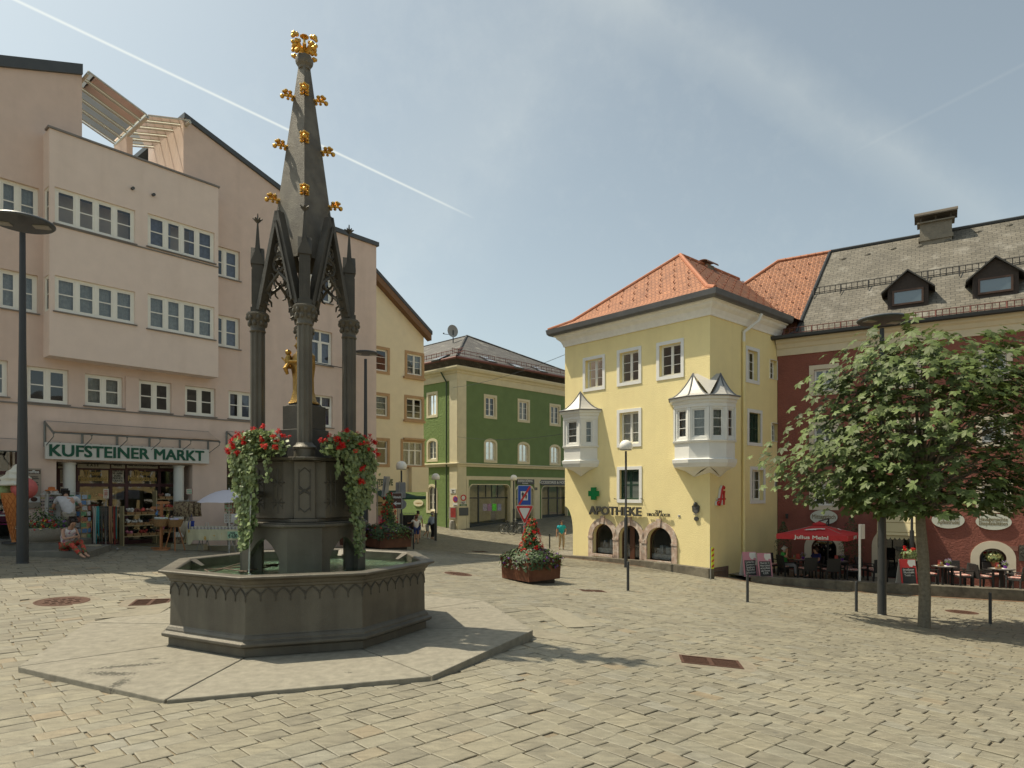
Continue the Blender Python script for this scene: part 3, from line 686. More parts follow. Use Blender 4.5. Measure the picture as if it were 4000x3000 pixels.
for k in range(4):
 a = CD[k]; b_ = CD[(k+1) % 4]
 A = Vector((*loc(a, CR, .0, 0)[:2], 0)); B = Vector((*loc(b_, CR, 0, 0)[:2], 0)); d = B-A; Ln = d.length; d.normalize(); mid = (A+B)/2
 n = Vector((mid.x-fx, mid.y-fy, 0)).normalized()
 h = Ln/2-.09
 lean = lambda z: -(z-2.77)*.0
 f = lambda s, z: mid+d*s+n*(.03+lean(z))+Vector((0, 0, z))
 mb = MB()
 def bar(p, q, w, t0, t1):
  """flat bar in the gable plane"""
  P0 = Vector((p[0], p[1])); P1 = Vector((q[0], q[1])); u = (P1-P0).normalized(); v = Vector((-u.y, u.x))*w
  c = [P0-v, P1-v, P1+v, P0+v]; vs = [f(x.x, x.y)+n*t0 for x in c]+[f(x.x, x.y)+n*t1 for x in c]
  mb.add(vs, [(0, 1, 2, 3), (7, 6, 5, 4), (0, 4, 5, 1), (1, 5, 6, 2), (2, 6, 7, 3), (3, 7, 4, 0)])
 for s in (-1, 1):
  bar((s*h, 2.80), (0, 4.26), .034, -.07, .06); bar((s*(h-.07), 2.86), (0, 4.10), .018, .0, .085)
  arcp = [(s*h, 2.78), (s*(h-.03), 2.92), (s*(h-.11), 3.05), (s*(h-.21), 3.16), (s*.08, 3.26), (0, 3.33)]
  mb.tube([f(*p) for p in arcp], .026, 6, cap=False)
  arcq = [(s*(h-.03), 2.92), (s*(h-.13), 2.90), (s*(h-.19), 2.86)]
  mb.tube([f(*p) for p in arcq], [.024, .02, .012], 6)
  mb.tube([f(*p) for p in [(s*(h-.13), 3.06), (s*(h-.21), 3.02), (s*(h-.22), 2.95)]], [.02, .018, .012], 6)
  mb.tube([f(*p) for p in [(s*.12, 3.22), (s*.10, 3.15), (s*.05, 3.12)]], [.02, .016, .012], 6)
 for cz, r in ((3.47, .125), (3.70, .085), (3.88, .055), (4.01, .035)):
  arc(mb, f, 0, cz, r, 0, 2*math.pi, .018 if r > .06 else .012, 18)
  for j in range(4):
   an = math.pi/4+j*math.pi/2; arc(mb, f, r*.5*math.cos(an), cz+r*.5*math.sin(an), r*.42, an-2.2, an+2.2, .011 if r > .06 else .008, 8)
 for s in (-1, 1):
  arc(mb, f, s*.17, 3.27, .07, 0, 2*math.pi, .014, 12); arc(mb, f, s*.115, 3.60, .035, 0, 2*math.pi, .01, 8)
 mb.tube([f(0, 4.24), f(0, 4.34)], [.03, .012], 6)
 mb.build('tracery_gable', IRON2, foun)
mb = MB(); ra = CD[0]
prof = [(.527, 3.60), (.095, 6.78)]
mb.lathe(prof, 4, (fx, fy), rot=ra, cap=False)
for a in CD:
 P0 = Vector(loc(a, .60, 0, 3.05)); T0 = Vector(loc(a, .527, 0, 3.60))
 for s in (-1, 1):
  q = Vector(loc(a, .44, s*.10, 3.60)); mb.add([P0, q, T0], [(0, 1, 2)])
mb.lathe([(.095, 6.74), (.10, 6.78), (.13, 6.82), (.14, 6.86), (.14, 6.92), (.12, 6.95), (.07, 6.96)], 8, (fx, fy), rot=ra)
SPM = mat('spire_cast_iron', (.11, .10, .08), .62, .15, var=.22, vscale=5, bump=.5, bscale=70, col2=(.15, .138, .11), c2scale=3)
spire = mb.build('spire', SPM, foun, bevel=.006)
def crocket(p, out, k=.87):
 mb = MB(); p = Vector(p); o = Vector(out).normalized(); side = o.cross(Vector((0, 0, 1))); up = Vector((0, 0, 1))
 mb.tube([p-o*.03, p+o*.08*k, p+o*.17*k+up*.01], [.028*k, .022*k, .03*k], 8)
 mb.ball(p+o*.20*k-up*.02*k, .042*k, 9, 6)
 for (u, v, w, s) in ((.06, .045, .05, .033), (.06, -.045, .05, .033), (.13, .05, .065, .032), (.13, -.05, .065, .032), (.17, .0, .07, .03), (.02, .05, -.03, .03), (.02, -.05, -.03, .03), (.10, .055, -.02, .026), (.10, -.055, -.02, .026)):
  mb.ball(p+o*u*k+side*v*k+up*w*k, s*k, 7, 5, sc=(1.2, 1.2, .9))
 return mb.build('crocket', GOLD, spire, smooth=True)
for z in (6.28, 5.47, 4.60):
 r = .095+(.555-.095)*(6.78-z)/(6.78-3.40)
 for a in CD:
  crocket(loc(a, r, 0, z), (math.cos(a), math.sin(a), 0))
mb = MB(); T = Vector((fx, fy, 7.0))
mb.tube([T-Vector((0, 0, .05)), T+Vector((0, 0, .16))], [.05, .03], 8); mb.tube([T+Vector((0, 0, .16)), T+Vector((0, 0, .27))], .02, 8)
for a in [CD[0]+math.pi/4+j*math.pi/4 for j in range(8)]:
 o = Vector((math.cos(a), math.sin(a), 0)); k = 1 if int(round((a-CD[0])/(math.pi/4))) % 2 else .7
 mb.tube([T, T+o*.08*k+Vector((0, 0, .06)), T+o*.17*k+Vector((0, 0, .14*k))], [.03, .028, .03], 7)
 if k < 1: continue
 for u, w, s in ((.22, .19, .045), (.16, .22, .035), (.21, .03, .04), (.14, -.01, .035), (.17, .11, .04), (.11, .15, .03), (.25, .14, .03), (.25, .05, .03)):
  mb.ball(T+o*u*k+Vector((0, 0, w)), s, 8, 6)
mb.ball(T+Vector((0, 0, .275)), .075, 8, 4, sc=(1, 1, .35))
mb.build('finial', GOLD, spire, smooth=True)
mb = MB(); a = CD[3]+math.pi/4+.12
a = R(243)-.2
s0 = Vector(loc(a, .74, -.0, -.075)); s1 = Vector(((990-CX)/F*9.62, 9.62, (HY-1932)/F*9.62))
o = (s1-s0)
mb.tube([s0, s0+o*.3, s0+o*.34, s0+o*.6, s1], [.055, .035, .05, .026, .024], 10); mb.ball(s1, .042, 10, 8); mb.tube([s1, s1+Vector((-.02, -.02, -.06))], [.03, .026], 10); mb.ball(s1+Vector((0, 0, .05)), .022, 8, 6)
mb.build('spout', IRON2, foun, smooth=True)
mb = MB(); e = s1+Vector((-.03, -.02, -.05)); rr = random.Random(3)
mb.tube([e+Vector((-.006*i*.3, -.004*i*.3, -(i/12)**1.3*1.1)) for i in range(13)], [.009+rr.uniform(-.002, .004) for i in range(13)], 7)
for i in range(26):
 an = rr.random()*6.28; q = rr.random(); mb.ball(e+Vector((math.cos(an)*.11*q-.02, math.sin(an)*.11*q, -1.155+.05*rr.random()*(1-q)-.0)), .006+.01*rr.random(), 6, 4)
wj = mat('falling_water', (.85, .88, .86), .08, spec=.8); wj.node_tree.nodes['Principled BSDF'].inputs['Transmission Weight'].default_value = .65
mb.build('water_jet', wj, foun, smooth=True)
RB = mat('rusty_iron_bar', (.10, .07, .045), .8, .2, var=.4, vscale=20)
def gridiron(pairs, label):
 mb = MB(); z = -1.225
 for (p, q) in pairs:
  P = [Vector(((px-CX)/F*(F*-z/(py-HY)), F*-z/(py-HY), z)) for px, py in (p, q)]
  mb.tube(P, .011, 6)
 return mb.build('support_grid', RB, foun)
gridiron([((800, 2226), (1100, 2203)), ((820, 2236), (950, 2198)), ((960, 2203), (1085, 2212)), ((870, 2220), (965, 2234)), ((800, 2226), (820, 2236)), ((1100, 2203), (935, 2236))], '')
gridiron([((1260, 2163), (1500, 2152)), ((1270, 2160), (1440, 2148)), ((1395, 2166), (1500, 2152)), ((1335, 2168), (1440, 2148))], '')
for k in (5, 7, 4):
 mb = MB()
 a = TH+k*math.pi/4
 A = Vector((fx+1.87*math.cos(a), fy+1.87*math.sin(a), -1.14)); t_ = Vector((-math.sin(a), math.cos(a), 0)); i_ = Vector((-math.cos(a), -math.sin(a), 0))
 vs = [A+t_*.09, A-t_*.09, A+i_*.17+t_*.05-Vector((0, 0, .10)), A+i_*.17-t_*.05-Vector((0, 0, .10)), A+t_*.09-Vector((0, 0, .05)), A-t_*.09-Vector((0, 0, .05))]
 mb.add(vs, [(0, 1, 3, 2), (0, 2, 4), (1, 5, 3), (2, 3, 5, 4)]); mb.build('corner_bracket', IRON, foun)
st = thing('gilded_statue', 'gilded robed figure holding a child, standing on the block between the columns', 'statue', (fx, fy, 1.37))
mb = MB(); fa = R(212); M = frame((fx-.05, fy, 1.37), (-math.sin(fa), math.cos(fa), 0), (-math.cos(fa), -math.sin(fa), 0)) @ Matrix.Diagonal((1.25, 1.25, 1.0, 1))   # -y = front
mb.M = M; n = 28; rings = []
prof = [(.0, .17, .15), (.05, .145, .125), (.2, .115, .10), (.4, .12, .10), (.52, .15, .11), (.62, .18, .13), (.70, .19, .12), (.78, .165, .10), (.82, .075, .065), (.86, .05, .05)]
vs = []; fs = []
for z, rx, ry in prof:
 for j in range(n):
  an = 2*math.pi*j/n; fold = 1+.09*math.sin(an*7+z*3)*(1 if z < .6 else .3); vs.append((rx*fold*math.cos(an)+.02*math.sin(z*4), ry*fold*math.sin(an), z))
for i in range(len(prof)-1):
 for j in range(n): fs.append((i*n+j, i*n+(j+1) % n, (i+1)*n+(j+1) % n, (i+1)*n+j))
fs.append(tuple(range(n))); mb.add(vs, fs)
mb.ball((0, -.01, .93), .068, 14, 10, sc=(.9, 1, 1.2)); mb.ball((0, -.082, .925), .012, 6, 5)
mb.tube([(-.15, 0, .76), (-.19, -.06, .62), (-.10, -.15, .60)], [.05, .045, .03], 10); mb.tube([(.15, 0, .76), (.2, -.06, .62), (.08, -.17, .64)], [.05, .045, .03], 10)
body = mb.build('figure', OGOLD, st, smooth=True)
mb = MB(); mb.M = M     # mantle falling from head to block at the back
vs = []; fs = []; m_ = 14
lv = [(1.03, .05), (.97, .085), (.86, .11), (.78, .17), (.6, .175), (.4, .155), (.2, .16), (.05, .19), (0, .23)]
for z, r_ in lv:
 for j in range(m_):
  an = math.pi*(.0-.12+1.24*j/(m_-1)); rr_ = r_*(1+.07*math.cos(j*2.6)); vs.append((rr_*math.cos(an), rr_*math.sin(an)*.95+.0, z))
for i in range(len(lv)-1):
 for j in range(m_-1): fs.append((i*m_+j, i*m_+j+1, (i+1)*m_+j+1, (i+1)*m_+j))
mb.add(vs, fs); o = mb.build('mantle', OGOLD, body, smooth=True); sd = o.modifiers.new('thick', 'SOLIDIFY'); sd.thickness = .02
mb = MB(); mb.M = M; mb.lathe([(.055, 1.0), (.06, 1.03), (.07, 1.06)], 10); mb.build('crown', GOLD, body)
mb = MB(); mb.M = M
mb.M = M @ Matrix.Translation((.05, .02, 0)); mb.ball((-.10, -.17, .82), .04, 10, 8, sc=(.9, 1, 1.15)); mb.tube([(-.10, -.16, .78), (-.11, -.17, .70), (-.11, -.16, .63)], [.03, .05, .045], 10); mb.tube([(-.11, -.17, .63), (-.12, -.21, .57), (-.12, -.18, .47)], [.03, .025, .015], 8); mb.tube([(-.08, -.17, .63), (-.07, -.21, .56), (-.08, -.18, .47)], [.03, .025, .015], 8); mb.tube([(-.13, -.17, .75), (-.17, -.2, .70), (-.19, -.23, .75)], [.02, .017, .012], 8)
mb.build('child', OGOLD, body, smooth=True)
STEM = mat('green_stem', (.10, .16, .05), .6)
def geranium_box(k, label, widths, tops, seed):
 a = CD[k]+math.pi/4
 c = loc(a, .80, 0, .47)
 t = thing('geranium_box', label, 'flower box', c, 'geranium boxes hung round the fountain')
 mb = MB(); mb.M = frame(c, (-math.sin(a), math.cos(a), 0), (math.cos(a), math.sin(a), 0)); mb.box(-.36, .36, -.08, .12, .0, .2, taper=-.015)
 mb.build('trough', mat('dark_trough', (.03, .03, .028), .6), t)
 r = np.random.default_rng(seed)
 ax = np.array([-math.sin(a), math.cos(a), 0]); ao = np.array([math.cos(a), math.sin(a), 0]); C0 = np.array([fx, fy, 0])
 n = 1500; u = r.normal(size=n)*.25; u = np.clip(u, -.52, .52)+.0; o = .86+.20*r.random(n)*(1-np.abs(u)*.6); z = .50+.36*r.random(n)**.8*(1-(np.abs(u)/.7)**2)
 p = C0+ax*u[:, None]+ao*o[:, None]; p[:, 2] = z
 nr = r.normal(size=(n, 3))*.6+ao*.6+np.array([0, 0, .7])
 P = [p]; NR = [nr]
 for (u0, w0, z1, cnt) in widths:
  tt = r.random(cnt)**1.15; zz = .52+(z1-.52)*tt
  ww = w0*(1-.75*tt**1.6); uu = u0+ww*(r.random(cnt)*2-1)+.02*np.sin(zz*8)
  oo = .98+.09*r.random(cnt)+.03*np.sin(zz*5+u0)
  q = C0+ax*uu[:, None]+ao*oo[:, None]; q[:, 2] = zz; P.append(q); NR.append(r.normal(size=(cnt, 3))*.35+ao+np.array([0, 0, .25]))
 P = np.concatenate(P); NR = np.concatenate(NR)
 leaf_mesh('foliage', LEAF2, t, P, NR, .062, droop=.25, seed=seed, aspect=1.15, fold=.2)
 mb = MB(); st_ = MB(); rr = random.Random(seed)
 for _ in range(tops[0]):
  uu = rr.uniform(-.56, .56); oo = .82+.36*rr.random(); zz = .68+.26*rr.random()*(1-abs(uu)*.8)-.15*(oo > 1.05)
  q = Vector(C0+ax*uu+ao*oo); q.z = zz
  blossoms(mb, [q], .045, rr.randint(0, 9999), n2=9)
  b0 = Vector(C0+ax*(uu*.7)+ao*.9); b0.z = .55; st_.tube([b0, (b0+q)/2+Vector((0, 0, .03)), q], .004, 4)
 for (uu, zz) in tops[1]:
  q = Vector(C0+ax*uu+ao*1.12); q.z = zz; blossoms(mb, [q], .045, rr.randint(0, 9999), n2=10)
 mb.build('blossoms', REDF, t); st_.build('stems', STEM, t)
geranium_box(3, 'red geranium box with long trailing ivy on the left front of the fountain', [(-.17, .26, -.86, 1100), (-.13, .16, -.86, 320), (.30, .05, .10, 50), (-.40, .06, -.2, 70)], (34, []), 21)
geranium_box(0, 'red geranium box with wide trailing ivy on the right front of the fountain', [(.12, .36, -.35, 1100), (.10, .18, -1.02, 480), (-.38, .07, .12, 40), (.40, .12, -.30, 160)], (40, [(.08, .33), (.06, .13), (.45, .55)]), 22)
geranium_box(1, 'red geranium box on the far right side of the fountain, mostly hidden by the column', [(.0, .28, .1, 160)], (16, []), 23)
geranium_box(2, 'red geranium box on the rear left side of the fountain behind the column', [(.0, .28, .1, 160)], (16, []), 24)
# ================================================================ BUILDINGS: helpers
class Wall:
 """a vertical wall plane: s along it, z up, d outwards"""
 def __init__(w, p, d, flip=False):
  w.p = Vector((p[0], p[1], 0)); w.d = Vector((d[0], d[1], 0)).normalized(); w.n = Vector((w.d.y, -w.d.x, 0))
  if flip: w.n = -w.n
 def P(w, s, z, d=0.0): return w.p+w.d*s+w.n*d+Vector((0, 0, z))
 def s(w, px, d=0.0):
  q = w.p+w.n*d; k = (px-CX)/F
  return (k*q.y-q.x)/(w.d.x-k*w.d.y)
 def z(w, px, py, d=0.0):
  s = w.s(px, d); y = (w.p+w.n*d+w.d*s).y
  return (HY-py)/F*y
 def rect(w, x0, x1, yt, yb, d=0.0):
  xm = (x0+x1)/2; a, b = w.s(x0, d), w.s(x1, d)
  return (min(a, b), max(a, b), w.z(xm, yb, d), w.z(xm, yt, d))
 def off(w, d): return Wall((w.p+w.n*d)[:2], w.d[:2]) if (w.n-Vector((w.d.y, -w.d.x, 0))).length < .01 else Wall((w.p+w.n*d)[:2], w.d[:2], True)
 def M(w, s, z, d=0.0):
  """reading frame: x along the wall left to right for the viewer, y up, z outwards"""
  x = w.d if w.d.cross(Vector((0, 0, 1))).dot(w.n) > 0 else -w.d
  return frame(w.P(s, z, d), x, (0, 0, 1), w.n)
def wbox(mb, w, s0, s1, z0, z1, d0, d1, mi=None):
 vs = [w.P(s, z, d) for s, d, z in ((s0, d0, z0), (s1, d0, z0), (s1, d1, z0), (s0, d1, z0), (s0, d0, z1), (s1, d0, z1), (s1, d1, z1), (s0, d1, z1))]
 return mb.add(vs, [(0, 3, 2, 1), (4, 5, 6, 7), (0, 1, 5, 4), (1, 2, 6, 5), (2, 3, 7, 6), (3, 0, 4, 7)], mi)
def archpts(s0, s1, z1, rise, n=14):
 if s1-s0 > 2.2 and s1-s0 > 3*rise:
  h = n//2; q = [(s0+rise*(1-math.cos(math.pi/2*i/h)), z1-rise*(1-math.sin(math.pi/2*i/h))) for i in range(h+1)]; return q[:-1]+[(s0+s1-a, b) for a, b in q[::-1]][:n+1-h]
 return [((s0+s1)/2-(s1-s0)/2*math.cos(math.pi*i/n), z1-rise+rise*math.sin(math.pi*i/n)) for i in range(n+1)]
def facade(mb, w, s0, s1, z0, z1, ops, depth=.18, mi=0, rmi=None, top=None):
 """wall sheet with real openings (s0,s1,z0,z1[,rise]) and reveals; top(s) gives a sloping upper edge"""
 ss = sorted({s0, s1, *[o[0] for o in ops], *[o[1] for o in ops]}); zs = sorted({z0, z1, *[o[2] for o in ops], *[o[3] for o in ops]})
 ss = [s for s in ss if s0-1e-6 <= s <= s1+1e-6]; zs = [z for z in zs if z0-1e-6 <= z <= z1+1e-6]
 for a, b in zip(ss, ss[1:]):
  for c, e in zip(zs, zs[1:]):
   sm, zm = (a+b)/2, (c+e)/2
   if any(o[0]-1e-6 < sm < o[1] and o[2] < zm < o[3] for o in ops): continue
   mb.quad(w.P(a, c), w.P(b, c), w.P(b, e), w.P(a, e), mi)
 if top:
  k = sorted({s0, s1, *[t for t in top[0] if s0 < t < s1]})
  for a, b in zip(k, k[1:]): mb.quad(w.P(a, z1), w.P(b, z1), w.P(b, top[1](b)), w.P(a, top[1](a)), mi)
 r = mi if rmi is None else rmi
 for o in ops:
  a, b, c, e = o[:4]; rise = o[4] if len(o) > 4 else 0; dp = o[5] if len(o) > 5 else depth
  if rise:
   ap = archpts(a, b, e, rise)
   for (p, q), (p2, q2) in zip(ap, ap[1:]):
    mb.quad(w.P(p, q), w.P(p2, q2), w.P(p2, e), w.P(p, e), mi); mb.quad(w.P(p, q), w.P(p2, q2), w.P(p2, q2, -dp), w.P(p, q, -dp), r)
   ze = e-rise
  else:
   mb.quad(w.P(a, e), w.P(b, e), w.P(b, e, -dp), w.P(a, e, -dp), r); ze = e
  mb.quad(w.P(a, c), w.P(a, ze), w.P(a, ze, -dp), w.P(a, c, -dp), r); mb.quad(w.P(b, c), w.P(b, ze), w.P(b, ze, -dp), w.P(b, c, -dp), r)
  mb.quad(w.P(a, c), w.P(b, c), w.P(b, c, -dp), w.P(a, c, -dp), r)
 return mb
def archband(mb, w, s0, s1, z0, z1, rise, bw, d0, d1, mi=None):
 """moulding that follows an arched opening"""
 ip = [(s0, z0)]+archpts(s0, s1, z1, rise, 16)+[(s1, z0)]; op = [(s0-bw, z0)]+archpts(s0-bw, s1+bw, z1+bw, rise+bw, 16)+[(s1+bw, z0)]
 for i in range(len(ip)-1):
  a, b, c, e = ip[i], ip[i+1], op[i+1], op[i]
  mb.quad(w.P(*a, d1), w.P(*b, d1), w.P(*c, d1), w.P(*e, d1), mi); mb.quad(w.P(*c, d1), w.P(*e, d1), w.P(*e, d0), w.P(*c, d0), mi); mb.quad(w.P(*a, d1), w.P(*b, d1), w.P(*b, d0), w.P(*a, d0), mi)
 return mb
rw = random.Random(5)
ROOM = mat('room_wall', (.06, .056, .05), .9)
def window(par, w, s0, s1, z0, z1, rec=.14, fm=None, casements=2, rows=2, fw=.05, surround=0, sm=None, rise=0, curtain=None, sill=None, transom=0, shutter=False, label=None, barw=.012, smd=.02, room=True, deep=.9):
 fm = fm or CREAM; d1 = -rec+.05; d0 = -rec
 mb = MB(); dw = abs(s1-s0)
 if rise: archband(mb, w, s0+fw, s1-fw, z0, z1-fw, max(.02, rise-fw*.5), fw, d0, d1)
 else: wbox(mb, w, s0, s1, z1-fw, z1, d0, d1); wbox(mb, w, s0, s0+fw, z0, z1-fw, d0, d1); wbox(mb, w, s1-fw, s1, z0, z1-fw, d0, d1)
 wbox(mb, w, s0+(fw), s1-fw, z0, z0+fw*1.2, d0, d1)
 zt = z1-fw-(.02 if rise else 0); zb = z0+fw*1.2
 zc = zt-(transom if transom else 0)
 if transom: wbox(mb, w, s0+fw, s1-fw, zc-fw*.6, zc+fw*.6, d0, d1+.005)
 cw = (s1-s0-2*fw)/casements
 for i in range(casements):
  a = s0+fw+cw*i; b = a+cw
  if i: wbox(mb, w, a-fw*.6, a+fw*.6, zb, zt, d0, d1+.006)
  g = fw*.75
  wbox(mb, w, a+(fw*.6 if i else 0), a+(fw*.6 if i else 0)+g, zb, zc-(fw*.6 if transom else 0), d0+.01, d1-.012)
  wbox(mb, w, b-g-(fw*.6 if i < casements-1 else 0), b-(fw*.6 if i < casements-1 else 0), zb, zc-(fw*.6 if transom else 0), d0+.01, d1-.012)
  for r_ in range(1, rows):
   z = zb+(zc-zb)*r_/rows; wbox(mb, w, a+g, b-g, z-barw, z+barw, d0+.012, d1-.014)
  if not rise: wbox(mb, w, a+g, b-g, zt-g*.8-(zt-zc), zc-0, d0+.01, d1-.013) if not transom else None
  wbox(mb, w, a+g, b-g, zb, zb+g*.8, d0+.01, d1-.013)
 o = mb.build('window', fm, par, uv=None)
 if label: o['label'] = label
 gb = MB(); gd = d0+.022
 if rise:
  ap = archpts(s0+fw*.8, s1-fw*.8, z1-fw*.8, max(.02, rise-fw*.3)); gb.add([w.P(s0+fw*.8, z0+fw, gd)]+[w.P(a, b, gd) for a, b in ap]+[w.P(s1-fw*.8, z0+fw, gd)], [tuple(range(len(ap)+2))])
 else: gb.quad(w.P(s0+fw*.8, z0+fw, gd), w.P(s1-fw*.8, z0+fw, gd), w.P(s1-fw*.8, z1-fw*.8, gd), w.P(s0+fw*.8, z1-fw*.8, gd))
 if shutter:
  sb = MB(); nn = int((zt-zb)/.055)
  for i in range(2):
   a = s0+(s1-s0)/2*i+.01; b = a+(s1-s0)/2-.02; q0, q1 = d1+.02, d1+.055
   wbox(sb, w, a, a+.06, z0, z1, q0, q1); wbox(sb, w, b-.06, b, z0, z1, q0, q1); wbox(sb, w, a+.06, b-.06, z0, z0+.07, q0, q1); wbox(sb, w, a+.06, b-.06, z1-.07, z1, q0, q1); wbox(sb, w, a+.06, b-.06, (z0+z1)/2-.03, (z0+z1)/2+.03, q0, q1)
   for j in range(nn):
    z = z0+.07+(z1-z0-.14)*(j+.5)/nn
    sb.quad(w.P(a+.06, z-.02, q1-.003), w.P(b-.06, z-.02, q1-.003), w.P(b-.06, z+.02, q0+.003), w.P(a+.06, z+.02, q0+.003))
  sb.build('shutter', SHUT, o)
 else:
  gb.build('pane', GLASS, o, uv=None)
  if curtain:
   cb = MB(); n = max(6, int(dw/.06)); cd_ = d0-.10; pa = [(s0+.02, s1-.02)] if curtain in (CURT,) or rw.random() < .4 else [(s0+.02, s0+dw*.36), (s1-dw*.36, s1-.02)]
   for a, b in pa:
    for i in range(n):
     q, q2 = a+(b-a)*i/n, a+(b-a)*(i+1)/n; o1 = .025*(i % 2); o2 = .025*((i+1) % 2)
     cb.quad(w.P(q, z0, cd_-o1), w.P(q2, z0, cd_-o2), w.P(q2, z1, cd_-o2), w.P(q, z1, cd_-o1))
   cb.build('curtain', curtain, o, uv=None)
  rb = MB()
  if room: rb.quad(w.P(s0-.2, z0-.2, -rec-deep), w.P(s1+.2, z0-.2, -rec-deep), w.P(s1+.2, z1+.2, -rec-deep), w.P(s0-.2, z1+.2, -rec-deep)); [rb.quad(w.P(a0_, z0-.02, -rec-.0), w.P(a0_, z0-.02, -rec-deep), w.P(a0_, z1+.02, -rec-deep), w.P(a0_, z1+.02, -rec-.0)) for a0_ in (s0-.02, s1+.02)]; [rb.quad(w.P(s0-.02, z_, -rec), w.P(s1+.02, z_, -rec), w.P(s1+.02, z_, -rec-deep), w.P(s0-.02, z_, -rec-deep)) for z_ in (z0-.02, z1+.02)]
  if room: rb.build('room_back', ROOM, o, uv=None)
 if surround:
  sb = MB(); q = surround
  if rise: archband(sb, w, s0, s1, z0, z1, rise, q, -.01, smd); wbox(sb, w, s0-q, s1+q, z0-q, z0, -.01, smd)
  else: wbox(sb, w, s0-q, s1+q, z1, z1+q, -.01, smd); wbox(sb, w, s0-q, s1+q, z0-q, z0, -.01, smd); wbox(sb, w, s0-q, s0, z0, z1, -.01, smd); wbox(sb, w, s1, s1+q, z0, z1, -.01, smd)
  sb.build('surround', sm or fm, o, uv=None)
 if sill is not None:
  sb = MB(); wbox(sb, w, s0-.05, s1+.05, z0-.035, z0-.002, -rec, .05+smd); sb.build('sill', sill, o, uv=None)
 return o
def extrude_profile(mb, pts, dirv, prof, closed=False, mi=None):
 """prof: list of (out, z) swept along the polyline pts (list of (pos, outward normal scaled for mitre))"""
 for (p, n), (q, m) in zip(pts, pts[1:]):
  for (o0, z0), (o1, z1) in zip(prof, prof[1:]):
   mb.quad(p+n*o0+Vector((0, 0, z0)), q+m*o0+Vector((0, 0, z0)), q+m*o1+Vector((0, 0, z1)), p+n*o1+Vector((0, 0, z1)), mi)
 return mb
def v2(x, y, z=0): return Vector((x, y, z))
def gbase(P): return Vector((P.x, P.y, float(gz(P.x, P.y))))
# ================================================================ THE PINK BUILDING
PINK = mat('pink_render', (.69, .54, .45), .9, col2=(.60, .465, .385), c2scale=1.6, c2lo=.5, c2hi=.85, streak=True, var=.05, vscale=2.5, bump=.35, bscale=120)
PINKL = mat('pale_pink_render', (.78, .645, .55), .9, col2=(.70, .57, .48), c2scale=1.6, c2lo=.5, c2hi=.85, streak=True, var=.04, vscale=2.5, bump=.35, bscale=120)
SHEET = mat('grey_sheet_metal', (.085, .09, .09), .5, .4, var=.1)
SILLM = mat('weathered_sill_metal', (.22, .20, .18), .6, .3, var=.2)
pw = Wall((-13.24, 22.5), (.646, .763)); pb = thing('pink_apartment_building', 'long pink rendered building with two storey bay, white windows and souvenir shop below', 'building', gbase(pw.P(2, 0)))
ow = pw.off(.64)
s_l, s_r = -9.0, pw.s(1470)
zg = -3.2
ztop = lambda s: 13.6-.37*max(0, -1.375-s) if s < 0 else (13.6-.344*(s-1.86) if s < 8.27 else 11.4-.0*(s-8.27)) if s > 1.86 else 13.6
ops = []; wins = []
def addw(wl_, L_, x0, x1, yt, yb, **k):
 r = wl_.rect(x0, x1, yt, yb); L_.append((*r,)); wins.append((wl_, r, k)); return r
mo = []
for (x0, x1, yt, yb, cu) in ((-60, 31, 1404, 1546, CURT), (105, 268, 1437, 1575, None), (332, 480, 1467, 1589, CURT), (541, 670, 1490, 1610, None), (723, 842, 1512, 1625, None), (893, 990, 1530, 1638, CURTB)):
 addw(pw, mo, x0, x1, yt, yb, curtain=cu, rec=.16)
for (x0, x1, yt, yb) in ((770, 937, 960, 1078), (770, 937, 1228, 1352)):
 addw(pw, mo, x0, x1, yt, yb, curtain=CURTB, rec=.16, casements=3)
for (x0, x1, yt, yb) in ((-160, 152, 690, 850), (-160, 148, 1045, 1200)):
 addw(pw, mo, x0, x1, yt, yb, curtain=CURT, rec=.16, casements=4)
for (x0, x1, yt, yb) in ((1212, 1298, 1040, 1178), (1212, 1298, 1291, 1425), (1218, 1300, 1545, 1668)):
 addw(pw, mo, x0, x1, yt, yb, curtain=CURTB, rec=.16, transom=.42, rows=1)
shop = (pw.s(220), pw.s(752), zg, pw.z(480, 1812)); mo.append((*shop, 0, 1.1))
shop2 = pw.rect(886, 1010, 1795, 2110); mo.append((*shop2, 0, .25))
shop0 = (pw.s(-400), pw.s(92), zg, pw.z(40, 1738)); mo.append((*shop0, 0, .5))
mb = MB()
ZB = 10.35
facade(mb, pw, s_l, s_r, zg, ZB, mo); mb.quad(pw.P(s_l, ZB), pw.P(-1.375, ZB), pw.P(-1.375, 13.6), pw.P(s_l, ztop(s_l)))
for a, b in ((1.86, 8.27), (8.27, s_r)): mb.quad(pw.P(a, ZB), pw.P(b, ZB), pw.P(b, ztop(b)), pw.P(a, ztop(a)))
D = -14.0
mb.quad(pw.P(s_r, zg), pw.P(s_r, ztop(s_r)), pw.P(s_r, ztop(s_r), D), pw.P(s_r, zg, D)); mb.quad(pw.P(s_l, zg), pw.P(s_l, ztop(s_l)), pw.P(s_l, ztop(s_l), D), pw.P(s_l, zg, D)); mb.quad(pw.P(s_l, zg, D), pw.P(s_r, zg, D), pw.P(s_r, ZB, D), pw.P(s_l, ZB, D))
for s, d_ in ((-1.375, -1.0), (1.86, -3.2)): mb.quad(pw.P(s, 10.3), pw.P(s, 13.6), pw.P(s, 13.6, d_), pw.P(s, 10.3, d_))
mb.quad(pw.P(-1.375, 10.3, -1), pw.P(-1.375, 12.0, -1), pw.P(-1.375, 12.0, -5), pw.P(-1.375, 10.3, -5)); mb.quad(pw.P(-1.375, 11, -1.02), pw.P(-1.375, 13.6, -1.02), pw.P(s_l, ztop(s_l), -1.02), pw.P(s_l, 11, -1.02))
